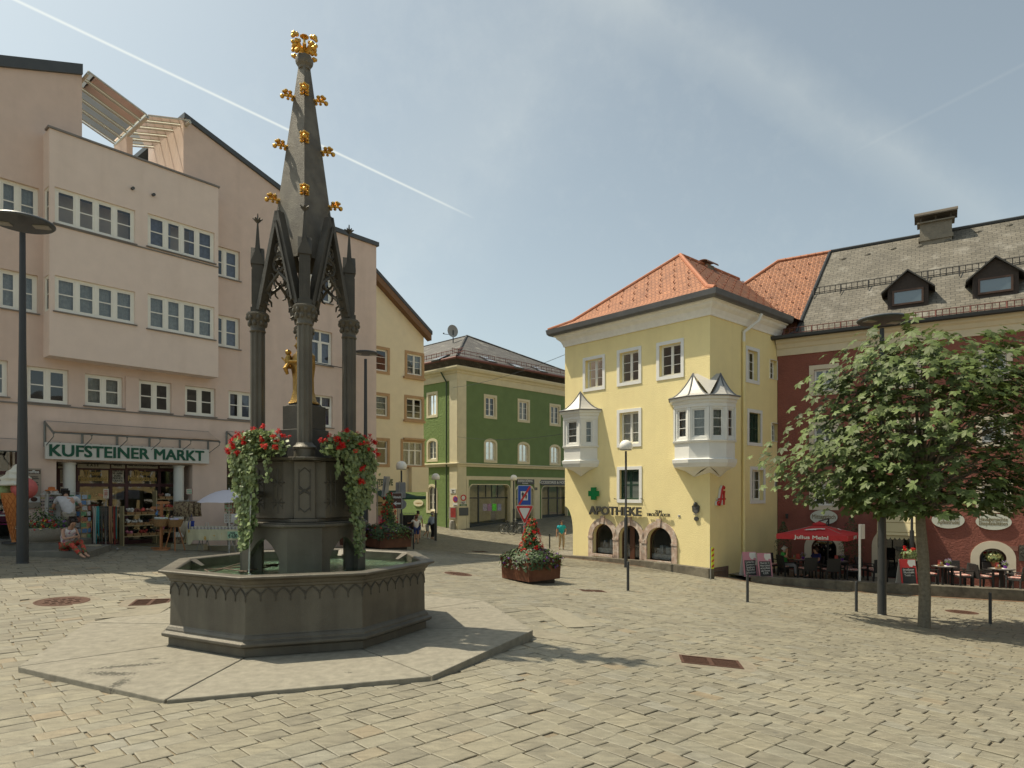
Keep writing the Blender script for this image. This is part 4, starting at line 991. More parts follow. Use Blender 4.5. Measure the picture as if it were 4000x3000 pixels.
mb.quad(pw.P(-1.375, 10.3, -3.0), pw.P(.45, 10.3, -3.0), pw.P(.45, 11.7, -3.0), pw.P(-1.375, 12.3, -3.0)); mb.quad(pw.P(.45, 10.3, -3.0), pw.P(1.86, 10.3, -3.0), pw.P(1.86, 12.0, -3.0), pw.P(.45, 11.7, -3.0))
wbox(mb, pw, .38, .58, 10.3, 12.75, -3.0, -1.2)
mb.quad(pw.P(-1.375, 10.32, 0), pw.P(1.86, 10.32, 0), pw.P(1.86, 10.32, -3.0), pw.P(-1.375, 10.32, -3.0))
mb.build('wall', PINK, pb)
mb = MB()
for a, b in ((s_l, -1.375), (1.86, 8.27), (8.27, s_r+.1)):
 for d0, d1, up0, up1 in ((.10, -1.05 if b == -1.375 else D, .02, .02),):
  za, zb_ = ztop(a if a > -1.375 or a == s_l else a), ztop(b)
  if a == 1.86: za = 13.6
  if b == -1.375: zb_ = 13.6
  vs = [pw.P(a, za, .09), pw.P(b, zb_, .09), pw.P(b, zb_, d1), pw.P(a, za, d1)]; up = Vector((0, 0, .34))
  mb.add(vs+[v+up*(1 if a == s_l else .55) for v in vs], [(0, 1, 5, 4), (1, 2, 6, 5), (2, 3, 7, 6), (3, 0, 4, 7), (4, 5, 6, 7), (3, 2, 1, 0)])
mb.quad(pw.P(-1.375, 12.35, -2.9), pw.P(.45, 11.75, -2.9), pw.P(.45, 11.75, D), pw.P(-1.375, 12.35, D)); mb.quad(pw.P(1.86, 12.05, -2.9), pw.P(.45, 11.75, -2.9), pw.P(.45, 11.75, D), pw.P(1.86, 12.05, D)); mb.quad(pw.P(-1.375, 12.3, -1.05), pw.P(s_l, 10, -1.05), pw.P(s_l, 10, D), pw.P(-1.375, 12.3, D))
mb.build('roof', SHEET, pb, uv=None)
bo = []
o1 = ow.s(193); o2 = ow.s(853)
zt_b = ow.z(193, 498); zt_b = (ow.z(193, 498)+ow.z(853, 735))/2; zb_b = (ow.z(193, 1383)+ow.z(853, 1478))/2
bw = []
for (x0, x1, yt, yb, cs, cu) in ((214, 528, 775, 912, 4, None), (577, 838, 871, 995, 4, CURTB), (214, 528, 1107, 1241, 4, CURT), (577, 838, 1173, 1305, 4, CURT)):
 r = ow.rect(x0, x1, yt, yb); bw.append((ow, r, dict(casements=cs, curtain=cu, rec=.12))); bo.append(r)
mb = MB(); facade(mb, ow, o1, o2, zb_b, zt_b, bo, depth=.12)
lw = Wall(pw.P(o1, 0).to_2d(), pw.n.to_2d()); lw.n = -pw.d.copy()      # left return of the bay
lo = [(.10, .56, bo[0][2], bo[0][3]), (.10, .56, bo[2][2], bo[2][3])]
facade(mb, lw, 0, .64, zb_b, zt_b, lo, depth=.1)
mb.quad(pw.P(o2, zb_b), pw.P(o2, zt_b), pw.P(o2, zt_b, .64), pw.P(o2, zb_b, .64)); mb.quad(pw.P(o1, zb_b), pw.P(o2, zb_b), pw.P(o2, zb_b, .64), pw.P(o1, zb_b, .64))
mb.quad(pw.P(o1, zt_b, .5), pw.P(o2, zt_b, .5), pw.P(o2, ZB-.1, .5), pw.P(o1, ZB-.1, .5)); mb.quad(pw.P(o1, zt_b, -.02), pw.P(o2, zt_b, -.02), pw.P(o2, zt_b, .64), pw.P(o1, zt_b, .64))
bay = mb.build('bay', PINKL, pb)
mb = MB(); wbox(mb, ow, o1-.05, o2+.04, zt_b, zt_b+.06, -.3, .05); mb.build('parapet_flashing', SILLM, bay, uv=None); mb = MB(); wbox(mb, ow, o1, o2, bo[0][2]-.07, bo[0][2]-.035, -.05, .045)
mb.build('parapet_flashing', SILLM, bay, uv=None)
for q in lo: window(bay, lw, *q, rec=.08, casements=1, room=False)
mb = MB()
for px, py in ((516, 737), (597, 762)):
 s, z = ow.s(px), ow.z(px, py); mb.tube([ow.P(s, z, 0), ow.P(s, z-.01, .12)], .05, 10)
mb.build('overflow_pipe', SHEET, bay)
for (w_, r, k) in bw: window(bay, w_, *r, sill=SILLM, fw=.07, barw=.018, **k)
for (w_, r, k) in wins: window(pb, w_, *r, sill=SILLM, fw=.07, barw=.018, **k)
mb = MB()
for r in (wins[-2][1],):
 mb.tube([pw.P(r[0]-.15, r[2]+.02, .18), pw.P(r[1]+.55, r[2]-.02, .18)], .018, 6)
mb.build('flower_bar', BLACK, pb)
mb = MB()
cols = [31, 105, 268, 332, 480, 541, 670, 723, 842, 893, 990]
zs0, zs1 = wins[1][1][2]-.05, wins[1][1][3]
wbox(mb, pw, pw.s(-200), pw.s(1010), zs0-.04, zs0, 0, .05)
mb.build('sill_band', SILLM, pb, uv=None)
mb = MB(); wbox(mb, pw, pw.s(489), pw.s(540), zs0, zs1+.02, 0, .07); mb.build('pilaster', PINK, pb)
gr = MB(); ALU = mat('pale_aluminium_bar', (.50, .49, .42), .45, .5)
def gl_roof(sa, za, sb, zb_, n):
 for i in range(n+1):
  d = .35-i*(3.0/n); gr.tube([pw.P(sa, za, d), pw.P(sb, zb_, d)], .026, 4)
 for s, z in ((sa, za), (sb, zb_)): gr.tube([pw.P(s, z-.06, .35), pw.P(s, z-.06, -2.65)], .05, 8)
gl_roof(-1.30, 13.62, .48, 12.98, 5); gl_roof(.52, 12.98, 1.95, 13.42, 5)
gro = gr.build('terrace_glass_roof', ALU, pb)
mb = MB(); mb.quad(pw.P(-1.3, 13.66, .35), pw.P(.48, 13.02, .35), pw.P(.48, 13.02, -2.65), pw.P(-1.3, 13.66, -2.65)); mb.quad(pw.P(.52, 13.02, .35), pw.P(1.95, 13.46, .35), pw.P(1.95, 13.46, -2.65), pw.P(.52, 13.02, -2.65)); mb.build('glass_sheet', CLEAR, gro, uv=None)
def canopy(x0, x1, yt, yb, n, par, name='shop_canopy'):
 s0, s1 = pw.s(x0), pw.s(x1); xm = (x0+x1)/2; z1 = pw.z(xm, yt); z0 = z1-.42; mb = MB()
 for i in range(n):
  s = s0+(s1-s0)*i/(n-1)
  mb.tube([pw.P(s, z1, .02), pw.P(s, z0, .95)], .035, 4); mb.tube([pw.P(s, z1, .03), pw.P(s, z1-.8, .03)], .035, 4); mb.tube([pw.P(s, z1-.8, .03), pw.P(s, z0-.1, .92), pw.P(s, z0, .92)], .014, 6)
 mb.tube([pw.P(s0, z0+.03, .93), pw.P(s1, z0+.03, .93)], .025, 6); mb.tube([pw.P(s0, z1, .05), pw.P(s1, z1, .05)], .03, 6)
 c = mb.build(name, mat('galvanised_steel', (.20, .21, .20), .45, .6, var=.15), par)
 mb = MB(); mb.quad(pw.P(s0, z1+.035, .03), pw.P(s1, z1+.035, .03), pw.P(s1, z0+.035, 1.0), pw.P(s0, z0+.035, 1.0)); mb.build('glass_sheet', CLEAR, c, uv=None)
canopy(174, 812, 1668, 0, 6, pb); canopy(884, 1120, 1695, 0, 3, pb)
canopy(-500, 70, 1705, 0, 5, pb)
MARO = mat('maroon_frame', (.075, .022, .022), .5, var=.1)
for px, r in ((279, .175), (708, .175)):
 mb = MB(); s = pw.s(px); mb.lathe([(r+.02, -2.6), (r+.02, -2.4), (r, -2.38), (r, pw.z(480, 1812)-.06), (r+.03, pw.z(480, 1812)-.05), (r+.03, pw.z(480, 1812))], 20, tuple(pw.P(s, 0, -.22)[:2])); mb.build('shop_column', mat('white_plaster_column', (.66, .66, .60), .8, var=.05), pb, smooth=True)
gw = pw.off(-1.05); s0, s1 = shop[0]-.0, shop[1]; zt = shop[3]; mb = MB()
fl = -1.98
xs = [gw.s(p) for p in (225, 302, 430, 492, 620, 690, 745)]
for s in xs: wbox(mb, gw, s-.05, s+.05, fl, zt, 0, .08)
for py in (1832, 1895): wbox(mb, gw, s0, s1, gw.z(480, py)-.06, gw.z(480, py)+.06, .002, .085)
wbox(mb, gw, s0, s1, fl-.0, fl+.15, .002, .082)
sf = mb.build('shopfront', MARO, pb, uv=None)
mb = MB(); mb.quad(gw.P(s0, fl, .03), gw.P(s1, fl, .03), gw.P(s1, zt, .03), gw.P(s0, zt, .03)); mb.build('pane', GLASS, sf, uv=None)
mb = MB(); wbox(mb, gw, s0, s1, fl-.02, fl, -3.5, .1); wbox(mb, gw, s0, s1, zt, zt+.05, -3.5, 1.05); wbox(mb, gw, s0, s1, fl, zt, -3.55, -3.5)
for s in (s0, s1): wbox(mb, gw, s-.02, s+.02, fl, zt, -3.5, 0)
wbox(mb, pw, s0, s1, -3.2, fl+.01, -1.1, -.12)
mb.build('shop_interior', mat('shop_interior_paint', (.22, .19, .10), .9, var=.3, vscale=2), pb, uv=None)
GOLDT = mat('gold_letter', (.50, .34, .10), .6); INK = mat('black_ink', (.03, .03, .03), .7); PAPER = mat('cream_paper', (.55, .52, .42), .8)
def sign_panel(par, w, x0, x1, yt, yb, d, m, name='panel', th=.02):
 r = w.rect(x0, x1, yt, yb, d); mb = MB(); wbox(mb, w, *r, d, d+th); return mb.build(name, m, par, uv=None), r
def txt(par, w, px, py, d, body, h, m, bold=0.0, width=None, name='lettering', depth=.006):
 s = w.s(px, d); z = w.z(px, py, d); y = w.P(s, 0, d).y; size = h*y/F*1.40
 wd = None
 if width: a, b = w.s(px-width/2, d), w.s(px+width/2, d); wd = abs(b-a); s = (a+b)/2
 return lettering(body, size, w.M(s, z, d), m, par, depth=depth, bold=bold*size, width=wd, name=name)
for (x0, x1, px, body, wd) in ((302, 428, 362, 'K A S E', 46), (434, 488, 459, 'WEIN', 32), (495, 616, 555, 'ORIG. TIROLER SPECK+WURST', 112), (624, 690, 657, 'SPIRITUOSEN', 56), (226, 250, 237, 'WARE', 22)):
 p_, r = sign_panel(sf, gw, x0, x1, 1806, 1829, .085, PAPER, 'name_board'); txt(p_, gw, px, 1818, .107, body, 9, INK, .02, wd)
for px in (362, 556):
 txt(sf, gw, px, 1848, .09, 'Tiroler', 20, GOLDT, .03, 66, 'gold_lettering'); txt(sf, gw, px, 1870, .09, 'Feinkostladen', 20, GOLDT, .03, 112, 'gold_lettering')
p_, r = sign_panel(sf, gw, 438, 482, 1834, 1884, .05, PAPER, 'notice')
for i, b_ in enumerate(('VERKOSTEN', 'SIE UNSERE', 'BAUERN -', 'PRODUKTE', 'GRATIS')): txt(p_, gw, 460, 1840+i*9.6, .072, b_, 7.5, INK, .03, (38, 38, 30, 38, 38)[i])
mb = MB(); w2 = pw.off(-.2); a, b, c, e = shop2
for s in (a, b): wbox(mb, w2, s-.07, s+.07, c, e, 0, .08)
for z in (c, e, e-.55): wbox(mb, w2, a, b, z-.07, z+.07, .002, .085)
wbox(mb, w2, a+(b-a)*.25, a+(b-a)*.33, e-.55, e, 0, .08)
f2 = mb.build('side_shopfront', MARO, pb, uv=None); mb = MB(); mb.quad(w2.P(a, c, .03), w2.P(b, c, .03), w2.P(b, e, .03), w2.P(a, e, .03)); mb.build('pane', GLASS, f2, uv=None)
mb = MB(); wbox(mb, w2, a, b, c, e, -1.4, -1.35); wbox(mb, w2, a, b, c, c+.02, -1.35, 0); mb.build('window_display_back', mat('display_back', (.16, .13, .09), .9), f2)
mb = MB()
for i in range(14):
 s = a+.2+i*(b-a-.4)/13; z = pw.z(930, 1912); q = w2.P(s, 0, -.25); mb.lathe([(.04, z), (.04, z+.18), (.014, z+.24), (.014, z+.30)], 8, (q.x, q.y))
wbox(mb, w2, a+.1, b-.1, pw.z(930, 1912)-.03, pw.z(930, 1912), -.4, -.1); mb.build('bottle_shelf', mat('bottle_glass', (.12, .13, .06), .2), f2)
mb = MB(); a, b, c, e = shop0; w0 = pw.off(-.4)
for s in (b-.06, b-1.3, b-2.6): wbox(mb, w0, s-.06, s+.06, c, e, 0, .08)
for z in (e-.06, e-.85): wbox(mb, w0, a, b, z-.06, z+.06, .002, .085)
f0 = mb.build('left_shopfront', MARO, pb, uv=None); mb = MB(); mb.quad(w0.P(a, c, .03), w0.P(b, c, .03), w0.P(b, e, .03), w0.P(a, e, .03)); mb.build('pane', GLASS, f0, uv=None)
mb = MB(); wbox(mb, w0, a, b, c, e, -1.4, -1.35); mb.build('room_back', ROOM, f0)
# ================================================================ THE CREAM-YELLOW GABLED HOUSE
CY = mat('cream_yellow_render', (.80, .69, .47), .9, var=.05, vscale=2, bump=.3, bscale=90)
TAN = mat('tan_trim', (.46, .29, .15), .85, var=.08)
yc = Vector((-345/F*41, 41)); yw = Wall(yc, (.70, .71)); yb_ = thing('cream_gabled_house', 'narrow cream yellow gabled house with tan window trims between pink and green houses', 'building', gbase(yw.P(-2, 0)))
z_e = (HY-1296)/F*41; z_l = yw.z(1470, 1090)
sl_ = (z_l-z_e)/(0-yw.s(1470))
ytop = lambda s: z_e+sl_*min(-s, 12+s)
ops = []; wy = []
for (x0, x1, yt, yb, k) in ((1470-60, 1513, 1360, 1445, {}), (1410, 1513, 1542, 1622, {}), (1410, 1513, 1720, 1812, dict(transom=.4)), (1590, 1648, 1385, 1465, {}), (1588, 1648, 1557, 1636, {}), (1574, 1650, 1728, 1820, dict(transom=.45, casements=3))):
 r = yw.rect(x0, x1, yt, yb); r = (r[0], min(r[1], -.12), r[2], r[3]); ops.append(r); wy.append((r, k))
mb = MB(); facade(mb, yw, -12, 0, -1.9+2.0, z_e, ops, depth=.2, top=([-6.0], ytop))
yr = Wall(yc, (-.71, .70)); yr.n = Vector((.70, .71, 0))
mb.quad(yw.P(0, .1), yw.P(0, z_e), yw.P(0, z_e, -12), yw.P(0, .1, -12)); mb.quad(yw.P(-12, .1), yw.P(0, .1), yw.P(0, .1, -12), yw.P(-12, .1, -12)); mb.quad(yw.P(-12, z_e, -12), yw.P(0, z_e, -12), yw.P(0, .1, -12), yw.P(-12, .1, -12)); mb.quad(yw.P(-12, z_e, 0), yw.P(-12, z_e, -12), yw.P(-12, .1, -12), yw.P(-12, .1, 0))
zb2 = (HY-1925)/F*41
zgf = (HY-1922)/F*41
wbox(mb, yw, -12, -.05, zgf, .1, -12, -.02); wbox(mb, yw, -12, -1.2, -4.2, zgf, -12, -.8)
mb.build('wall', CY, yb_)
for i, (r, k) in enumerate(wy): window(yb_, yw, *r, rec=.12, surround=.17, sm=TAN, curtain=CURT if i % 2 else None, rows=3 if not k else 1, smd=.03, **k)
mb = MB()
for a, b in ((-12.3, -6), (-6, .35)):
 f = ytop if a < -6.1 else ytop
 za, zb_ = (z_e+sl_*(-.3), ytop(-6)) if a < -6.1 else (ytop(-6), z_e-sl_*.35)
 vs = [yw.P(a, za+.05, .45), yw.P(b, zb_+.05, .45), yw.P(b, zb_+.05, -12), yw.P(a, za+.05, -12)]; up = Vector((0, 0, .22)); mb.add(vs+[v+up for v in vs], [(0, 1, 5, 4), (1, 2, 6, 5), (2, 3, 7, 6), (3, 0, 4, 7), (4, 5, 6, 7), (3, 2, 1, 0)])
rf = mb.build('roof', SHEET, yb_, uv=None)
mb = MB()
for a, b, za, zb_ in ((-6, .30, ytop(-6), z_e-sl_*.30),):
 vs = [yw.P(a, za-.35, .42), yw.P(b, zb_-.35, .42), yw.P(b, zb_+.04, .42), yw.P(a, za+.04, .42)]; mb.add(vs+[v-yw.n*.42 for v in vs], [(0, 1, 2, 3), (7, 6, 5, 4), (0, 4, 5, 1)])
mb.build('barge_board', mat('brown_barge_board', (.20, .11, .055), .8, var=.1), rf, uv=None)
for py in (1478, 1646, 1716, 1822):
 mb = MB(); wbox(mb, yw, yw.s(1575), .03, yw.z(1610, py)-.06, yw.z(1610, py)+.06, -.1, .16); mb.build('trim_band', TAN, yb_)
mb = MB(); zc0 = yw.z(1640, 1922); zc1 = yw.z(1640, 1826); wbox(mb, yw, yw.s(1595), .12, zc0, zc1, .0, .35); mb.build('bay_apron', CY, yb_)
GRA = mat('dark_green_awning', (.015, .055, .045), .8)
mb = MB(); a, b = yw.s(1440), yw.s(1548); z1 = yw.z(1500, 1916); z0 = yw.z(1500, 1944); mb.add([yw.P(a, z1, 0), yw.P(b, z1, 0), yw.P(b+.9, z0, 1.5), yw.P(a, z0, 1.5)], [(0, 1, 2, 3)]); mb.tube([yw.P(a, z0, 1.5), yw.P(yw.s(1602), z0, 1.5)], .1, 8); mb.build('awning', GRA, yb_)
mb = MB(); wbox(mb, yw, yw.s(1440), yw.s(1520), yw.z(1480, 1980), yw.z(1480, 1962), -.78, -.7); bd = mb.build('shop_board', mat('olive_board', (.12, .13, .07), .8), yb_)
txt(bd, yw, 1490, 1969, -.69, 'Trachtenpreise!', 9, PAPER, .02, 40)
mb = MB(); wbox(mb, yw, yw.s(1440), yw.s(1560), yw.z(1500, 2090), yw.z(1500, 1984), -.79, -.74); mb.build('shop_window', mat('yellowish_display', (.32, .30, .14), .6, var=.4, vscale=3), yb_)
txt(yb_, yw, 1480, 1885, .02, 'TRACHTEN WE', 24, mat('olive_letter', (.12, .14, .07), .7), .05, 110)
# ================================================================ THE GREEN HOUSE
GREEN = mat('green_render', (.14, .205, .08), .9, var=.10, vscale=1.2, bump=.6, bscale=60)
GREENR = mat('rough_green_render', (.17, .245, .08), .95, var=.12, vscale=4, bump=3.0, bscale=9)
CRM = mat('cream_plaster', (.62, .56, .38), .85, var=.08, vscale=2, bump=.2, bscale=60)
gc = (-4.01, 48.0); g_r = Wall(gc, (.70, .714)); g_l = Wall(gc, (-.714, .70)); g_l.n = Vector((-.70, -.714, 0))
gh = thing('green_corner_house', 'green rendered corner house with cream trims and a dark slate roof', 'building', gbase(g_r.P(0, 0)))
GL_ = 16.0; zt = (HY-1441)/F*48; zcr = (HY-1482)/F*48; zbl = (HY-1822)/F*48; zgr = -4.2
gops = []; gwin = []
for (x0, x1, yt, yb, rise) in ((1897, 1934, 1552, 1626, 0), (2028, 2063, 1569, 1641, 0), (2152, 2184, 1587, 1656, 0), (1897, 1935, 1723, 1798, .22), (2028, 2063, 1735, 1804, .2), (2152, 2184, 1745, 1810, .2)):
 r = g_r.rect(x0, x1, yt, yb); gops.append((*r, rise)); gwin.append((g_r, r, rise))
shopr = [g_r.rect(1833, 1991, 1894, 2066), g_r.rect(2014, 2083, 1900, 2050), g_r.rect(2116, 2215, 1900, 2030)]
ops = gops+[(*shopr[0], .4, .5), (*shopr[1], .4, .5), (*shopr[2], .4, .8)]
mb = MB(); facade(mb, g_r, 0, GL_, zgr, zt, ops, depth=.2, mi=0, rmi=1); mb.build('wall', [GREEN, CRM], gh)
lops = []
for (x0, x1, yt, yb, rise) in ((1673, 1704, 1541, 1622, 0), (1673, 1704, 1722, 1794, .2), (1672, 1703, 1900, 1994, .42)):
 r = g_l.rect(x0, x1, yt, yb); lops.append((*r, rise)); gwin.append((g_l, r, rise))
mb = MB(); facade(mb, g_l, 0, GL_, zgr, zt, lops, depth=.2, mi=0, rmi=1)
mb.quad(g_r.P(GL_, zgr), g_r.P(GL_, zt), g_r.P(GL_, zt, -16), g_r.P(GL_, zgr, -16), 0); mb.build('side_wall', [GREENR, CRM], gh)
for i, (w_, r, rise) in enumerate(gwin): window(gh, w_, *r, rec=.16, rise=rise, surround=.19, sm=CRM, rows=3, curtain=CURT if i % 3 else None, smd=.03)
mb = MB(); ss = g_r.s(1820)
wbox(mb, g_r, -.02, ss, zgr, zcr, 0, .05); sl2 = g_l.s(1757); wbox(mb, g_l, -.02, sl2, zgr, zcr, 0, .05)
mb.build('corner_strip', CRM, gh)
nc = (g_r.n+g_l.n)
def around(prof, zb_, name, m, par=gh, L1=GL_, L2=GL_, walls=(g_r, g_l), uv=None):
 mb = MB(); a, b = walls; c = a.P(0, 0); ms = a.n+b.n
 pts = [(b.P(L2, 0), b.n), (c, ms), (a.P(L1, 0), a.n)]
 extrude_profile(mb, pts, None, [(o, zb_+z) for o, z in prof]); return mb.build(name, m, par, uv=None)
around([(.0, 0), (.05, 0), (.08, .12), (.12, .45), (.2, .5), (.25, .62), (.42, .7), (.5, .85), (.5, .95), (0, 1.0)], zcr-.0, 'cornice', CRM)
around([(0, 0), (.1, .02), (.12, .14), (.2, .2), (.2, .26), (0, .3)], zbl, 'belt_course', CRM)
mb = MB(); zl = g_r.z(1900, 1875); wbox(mb, g_r, ss, GL_, zl-.0, zl+.28, 0, .06)
for x0, x1 in ((1821, 1829), (1994, 2010), (2086, 2107)): wbox(mb, g_r, g_r.s(x0), g_r.s(x1), zgr, zl, 0, .055)
for r, rise in ((shopr[0], .4), (shopr[1], .4), (shopr[2], .4)): archband(mb, g_r, *r, rise, .07, 0, .04)
mb.build('shop_surround', CRM, gh)
DGF = mat('dark_shop_frame', (.02, .025, .022), .5)
for r, spl in ((shopr[0], (.27, .45, .6, .75)), (shopr[1], (.5,)), (shopr[2], (.35, .7))):
 a, b, c, e = r; w_ = g_r.off(-.3); mb = MB()
 for t_ in spl[:1] if len(spl) == 4 else spl: wbox(mb, w_, a+(b-a)*t_-.06, a+(b-a)*t_+.06, c, e, 0, .07)
 wbox(mb, w_, a, b, e-1.05, e-.95, .002, .072); wbox(mb, w_, a, b, c, c+.45, .002, .06)
 if len(spl) == 4:
  for t_ in spl[1:]: wbox(mb, w_, a+(b-a)*t_-.03, a+(b-a)*t_+.03, e-.95, e, 0, .065)
 f_ = mb.build('shop_window', DGF, gh, uv=None)
 mb = MB(); mb.quad(w_.P(a, c, .03), w_.P(b, c, .03), w_.P(b, e, .03), w_.P(a, e, .03)); mb.build('pane', GLASS, f_, uv=None)
 mb = MB(); wbox(mb, w_, a, b, c, e, -2.0, -1.9); mb.build('display_wall', mat('pale_display_wall', (.50, .46, .30), .9, var=.2), f_, uv=None)
 if len(spl) == 4:
  for (x0, x1, cc) in ((1886, 1902, (.35, .3, .35)), (1904, 1920, (.35, .2, .3)), (1923, 1939, (.12, .6, .05)), (1943, 1958, (.3, .3, .4))):
   q = w_.rect(x0, x1, 1968, 1995, .04); mb = MB(); wbox(mb, w_, *q, .035, .045); mb.build('poster', mat('poster_%02d' % int(cc[1]*10+cc[0]*100), cc, .7, var=.6, vscale=8), f_, uv=None)
SLATE = tile_mat('dark_slate', (.085, .078, .07), (.06, .056, .05), (.02, .02, .02), .3, .22, stain=(.22, .21, .18), bump=.5)
ov = .55; zE = (HY-1400)/F*48
def GP(a, b, z): return g_r.P(a, z)+g_l.d*b
pk = GP(8.0, 8.0, (HY-1313)/F*59.3); rg = GP(8.0, 24.0, (HY-1313)/F*59.3)
A_ = GP(-ov, -ov, zE); B_ = GP(GL_+ov, -ov, zE); C_ = GP(-ov, 24, zE); D_ = GP(GL_+ov, 24, zE)
mb = MB(); mb.add([A_, B_, pk], [(0, 1, 2)]); mb.add([C_, A_, pk, rg], [(0, 1, 2, 3)]); mb.add([B_, D_, rg, pk], [(0, 1, 2, 3)])
groof = mb.build('roof', SLATE, gh, uv=True)
RED_ = mat('brown_red_gutter', (.16, .06, .045), .6, .2)
mb = MB()
for P0, P1 in ((A_, B_), (C_, A_)):
 mb.tube([P0-Vector((0, 0, .05)), P1-Vector((0, 0, .05))], .1, 8)
 d_ = (P1-P0); nn = int(d_.length/.6); up = Vector((0, 0, 1)); inn = (GP(8, 8, 0)-(P0+P1)/2); inn.z = 0; inn.normalize()
 for h_ in (.14, .38): mb.tube([P0+inn*.5+up*(h_+.28), P1+inn*.5+up*(h_+.28)], .025, 4)
 for i in range(nn*3): mb.tube([P0+d_*(i/(nn*3))+inn*.5+up*.34, P0+d_*(i/(nn*3))+inn*.5+up*.7], .014 if i % 3 else .03, 4)
mb.build('snow_guard', RED_, groof)
mb = MB(); mb.tube([A_+Vector((0, 0, .03)), pk+Vector((0, 0, .04))], .09, 6); mb.tube([B_, pk+Vector((0, 0, .04))], .09, 6); mb.tube([pk, rg], .09, 6); mb.build('ridge_tiles', SLATE, groof)
def on_roof(px, py, P0, P1, P2):
 n = (P1-P0).cross(P2-P0); r_ = ray(px, py); return r_*(P0.dot(n)/r_.dot(n)), n.normalized() if n.z > 0 else -n.normalized()
for (px, py, P3) in ((1905, 1408, (A_, B_, pk)), (2012, 1432, (A_, B_, pk)), (2105, 1447, (A_, B_, pk)), (1722, 1402, (C_, A_, pk))):
 c, n = on_roof(px, py, *P3); u = (P3[1]-P3[0]).normalized(); v = n.cross(u); v = v if v.z > 0 else -v
 mb = MB(); mb.M = frame(c, u, v, n); mb.box(-.45, .45, -.6, .6, .0, .12); o = mb.build('roof_window', SHEET, groof, uv=None); mb = MB(); mb.M = frame(c, u, v, n); mb.box(-.37, .37, -.5, .5, .12, .125); mb.build('pane', mat('roof_glass', (.30, .33, .36), .12, spec=1.0), o, uv=None)
c = Vector(((1770-CX)/F*57.5, 57.5, (HY-1330)/F*57.5))
t = thing('satellite_dish', 'grey satellite dish on the ridge of the green house', 'satellite dish', c)
mb = MB(); mb.M = frame(c+Vector((-.1, 0, .75)), (.8, .6, 0), (0, 0, 1), (.5, -.8, .35)); mb.lathe([(.02, 0), (.26, .03), (.46, .1), (.54, .15), (.54, .17), (.2, .05)], 20); mb.build('reflector', mat('dish_grey', (.34, .33, .30), .6), t, smooth=True)
mb = MB(); mb.tube([c-Vector((0, 0, .8)), c+Vector((0, 0, .9))], .05, 6); mb.tube([c+Vector((0, 0, .5)), c+Vector((-.75, -.5, .45))], .025, 5); mb.ball(c+Vector((-.78, -.52, .5)), .07, 6, 5); mb.build('mast', DARKM, t)
mb = MB(); s = g_l.s(1749); mb.tube([g_l.P(g_l.s(1735), zcr+.85, .35), g_l.P(g_l.s(1738), zcr+.6, .35), g_l.P(s, zcr-.1, .12), g_l.P(s, -3.4, .12)], .06, 8); mb.build('downpipe', mat('green_downpipe', (.03, .06, .03), .5), gh)
def plate(name, label, cat, w, x0, x1, yt, yb, m, lines=(), ink=INK, th=.03, d=.05, group=None, h=8, round_=False):
 r = w.rect(x0, x1, yt, yb, d); c = w.P((r[0]+r[1])/2, r[2], d); t = thing(name, label, cat, c, group); mb = MB()
 if round_:
  mb.M = w.M((r[0]+r[1])/2, (r[2]+r[3])/2, d); n = 28; a_, b_ = (r[1]-r[0])/2, (r[3]-r[2])/2; mb.add([(a_*math.cos(2*math.pi*i/n), b_*math.sin(2*math.pi*i/n), z_) for z_ in (0, th) for i in range(n)], [tuple(range(n)), tuple(range(n, 2*n))]+[(i, (i+1) % n, n+(i+1) % n, n+i) for i in range(n)])
 else: wbox(mb, w, *r, d, d+th)
 mb.build('board', m, t, uv=None)
 for (px, py, body, hh, wd) in lines: txt(t, w, px, py, d+th+.002, body, hh, ink, .02, wd)
 return t
ENM = mat('white_enamel', (.62, .62, .58), .4); BLUE = mat('sign_blue', (.01, .06, .32), .4); REDS = mat('sign_red', (.50, .02, .015), .4); GRNS = mat('sign_green', (.02, .14, .06), .5); GREY = mat('slate_grey_board', (.07, .075, .075), .5)
plate('shop_sign', 'grey shop name board KARINA DÖRING above the middle doorway of the green house', 'sign', g_r, 2018, 2086, 1872, 1892, GREY, [(2052, 1879, 'KARINA DÖRING', 9, 56), (2052, 1888, 'Kufstein', 6, 22)], ink=ENM, d=.06)
plate('shop_sign', 'dark board ACCESSOIRES & above the right doorway of the green house', 'sign', g_r, 2113, 2230, 1875, 1896, GREY, [(2160, 1885, 'ACCESSOIRES & MODE', 10, 110)], ink=ENM, d=.06)
plate('notice_board', 'small white plate on the corner pillar of the green house', 'plate', g_l, 1760, 1781, 1909, 1927, ENM, [(1770, 1915, 'Unterer', 5, 12), (1770, 1922, 'Platz', 5, 9)], d=.055)
t = plate('stopping_sign', 'round blue and red no stopping sign on the corner pillar', 'traffic sign', g_l, 1770, 1788, 1938, 1962, REDS, d=.055, round_=True)
r = g_l.rect(1772, 1786, 1941, 1959, .09); mb = MB(); mb.M = g_l.M((r[0]+r[1])/2, (r[2]+r[3])/2, .088); n = 24; mb.add([((r[1]-r[0])/2*math.cos(2*math.pi*i/n), (r[3]-r[2])/2*math.sin(2*math.pi*i/n), 0) for i in range(n)], [tuple(range(n))]); mb.build('blue_disc', BLUE, t, uv=None)
mb = MB(); mb.M = g_l.M((r[0]+r[1])/2, (r[2]+r[3])/2, .09)
for s_ in (-1, 1): mb.tube([(-.12*s_, -.12, 0), (.12*s_, .12, 0)], .015, 4)
mb.build('red_cross', REDS, t, uv=None)
t = plate('driving_ban_sign', 'round red ringed white sign on the corner pillar', 'traffic sign', g_r, 1799, 1821, 1932, 1957, REDS, d=.055, round_=True)
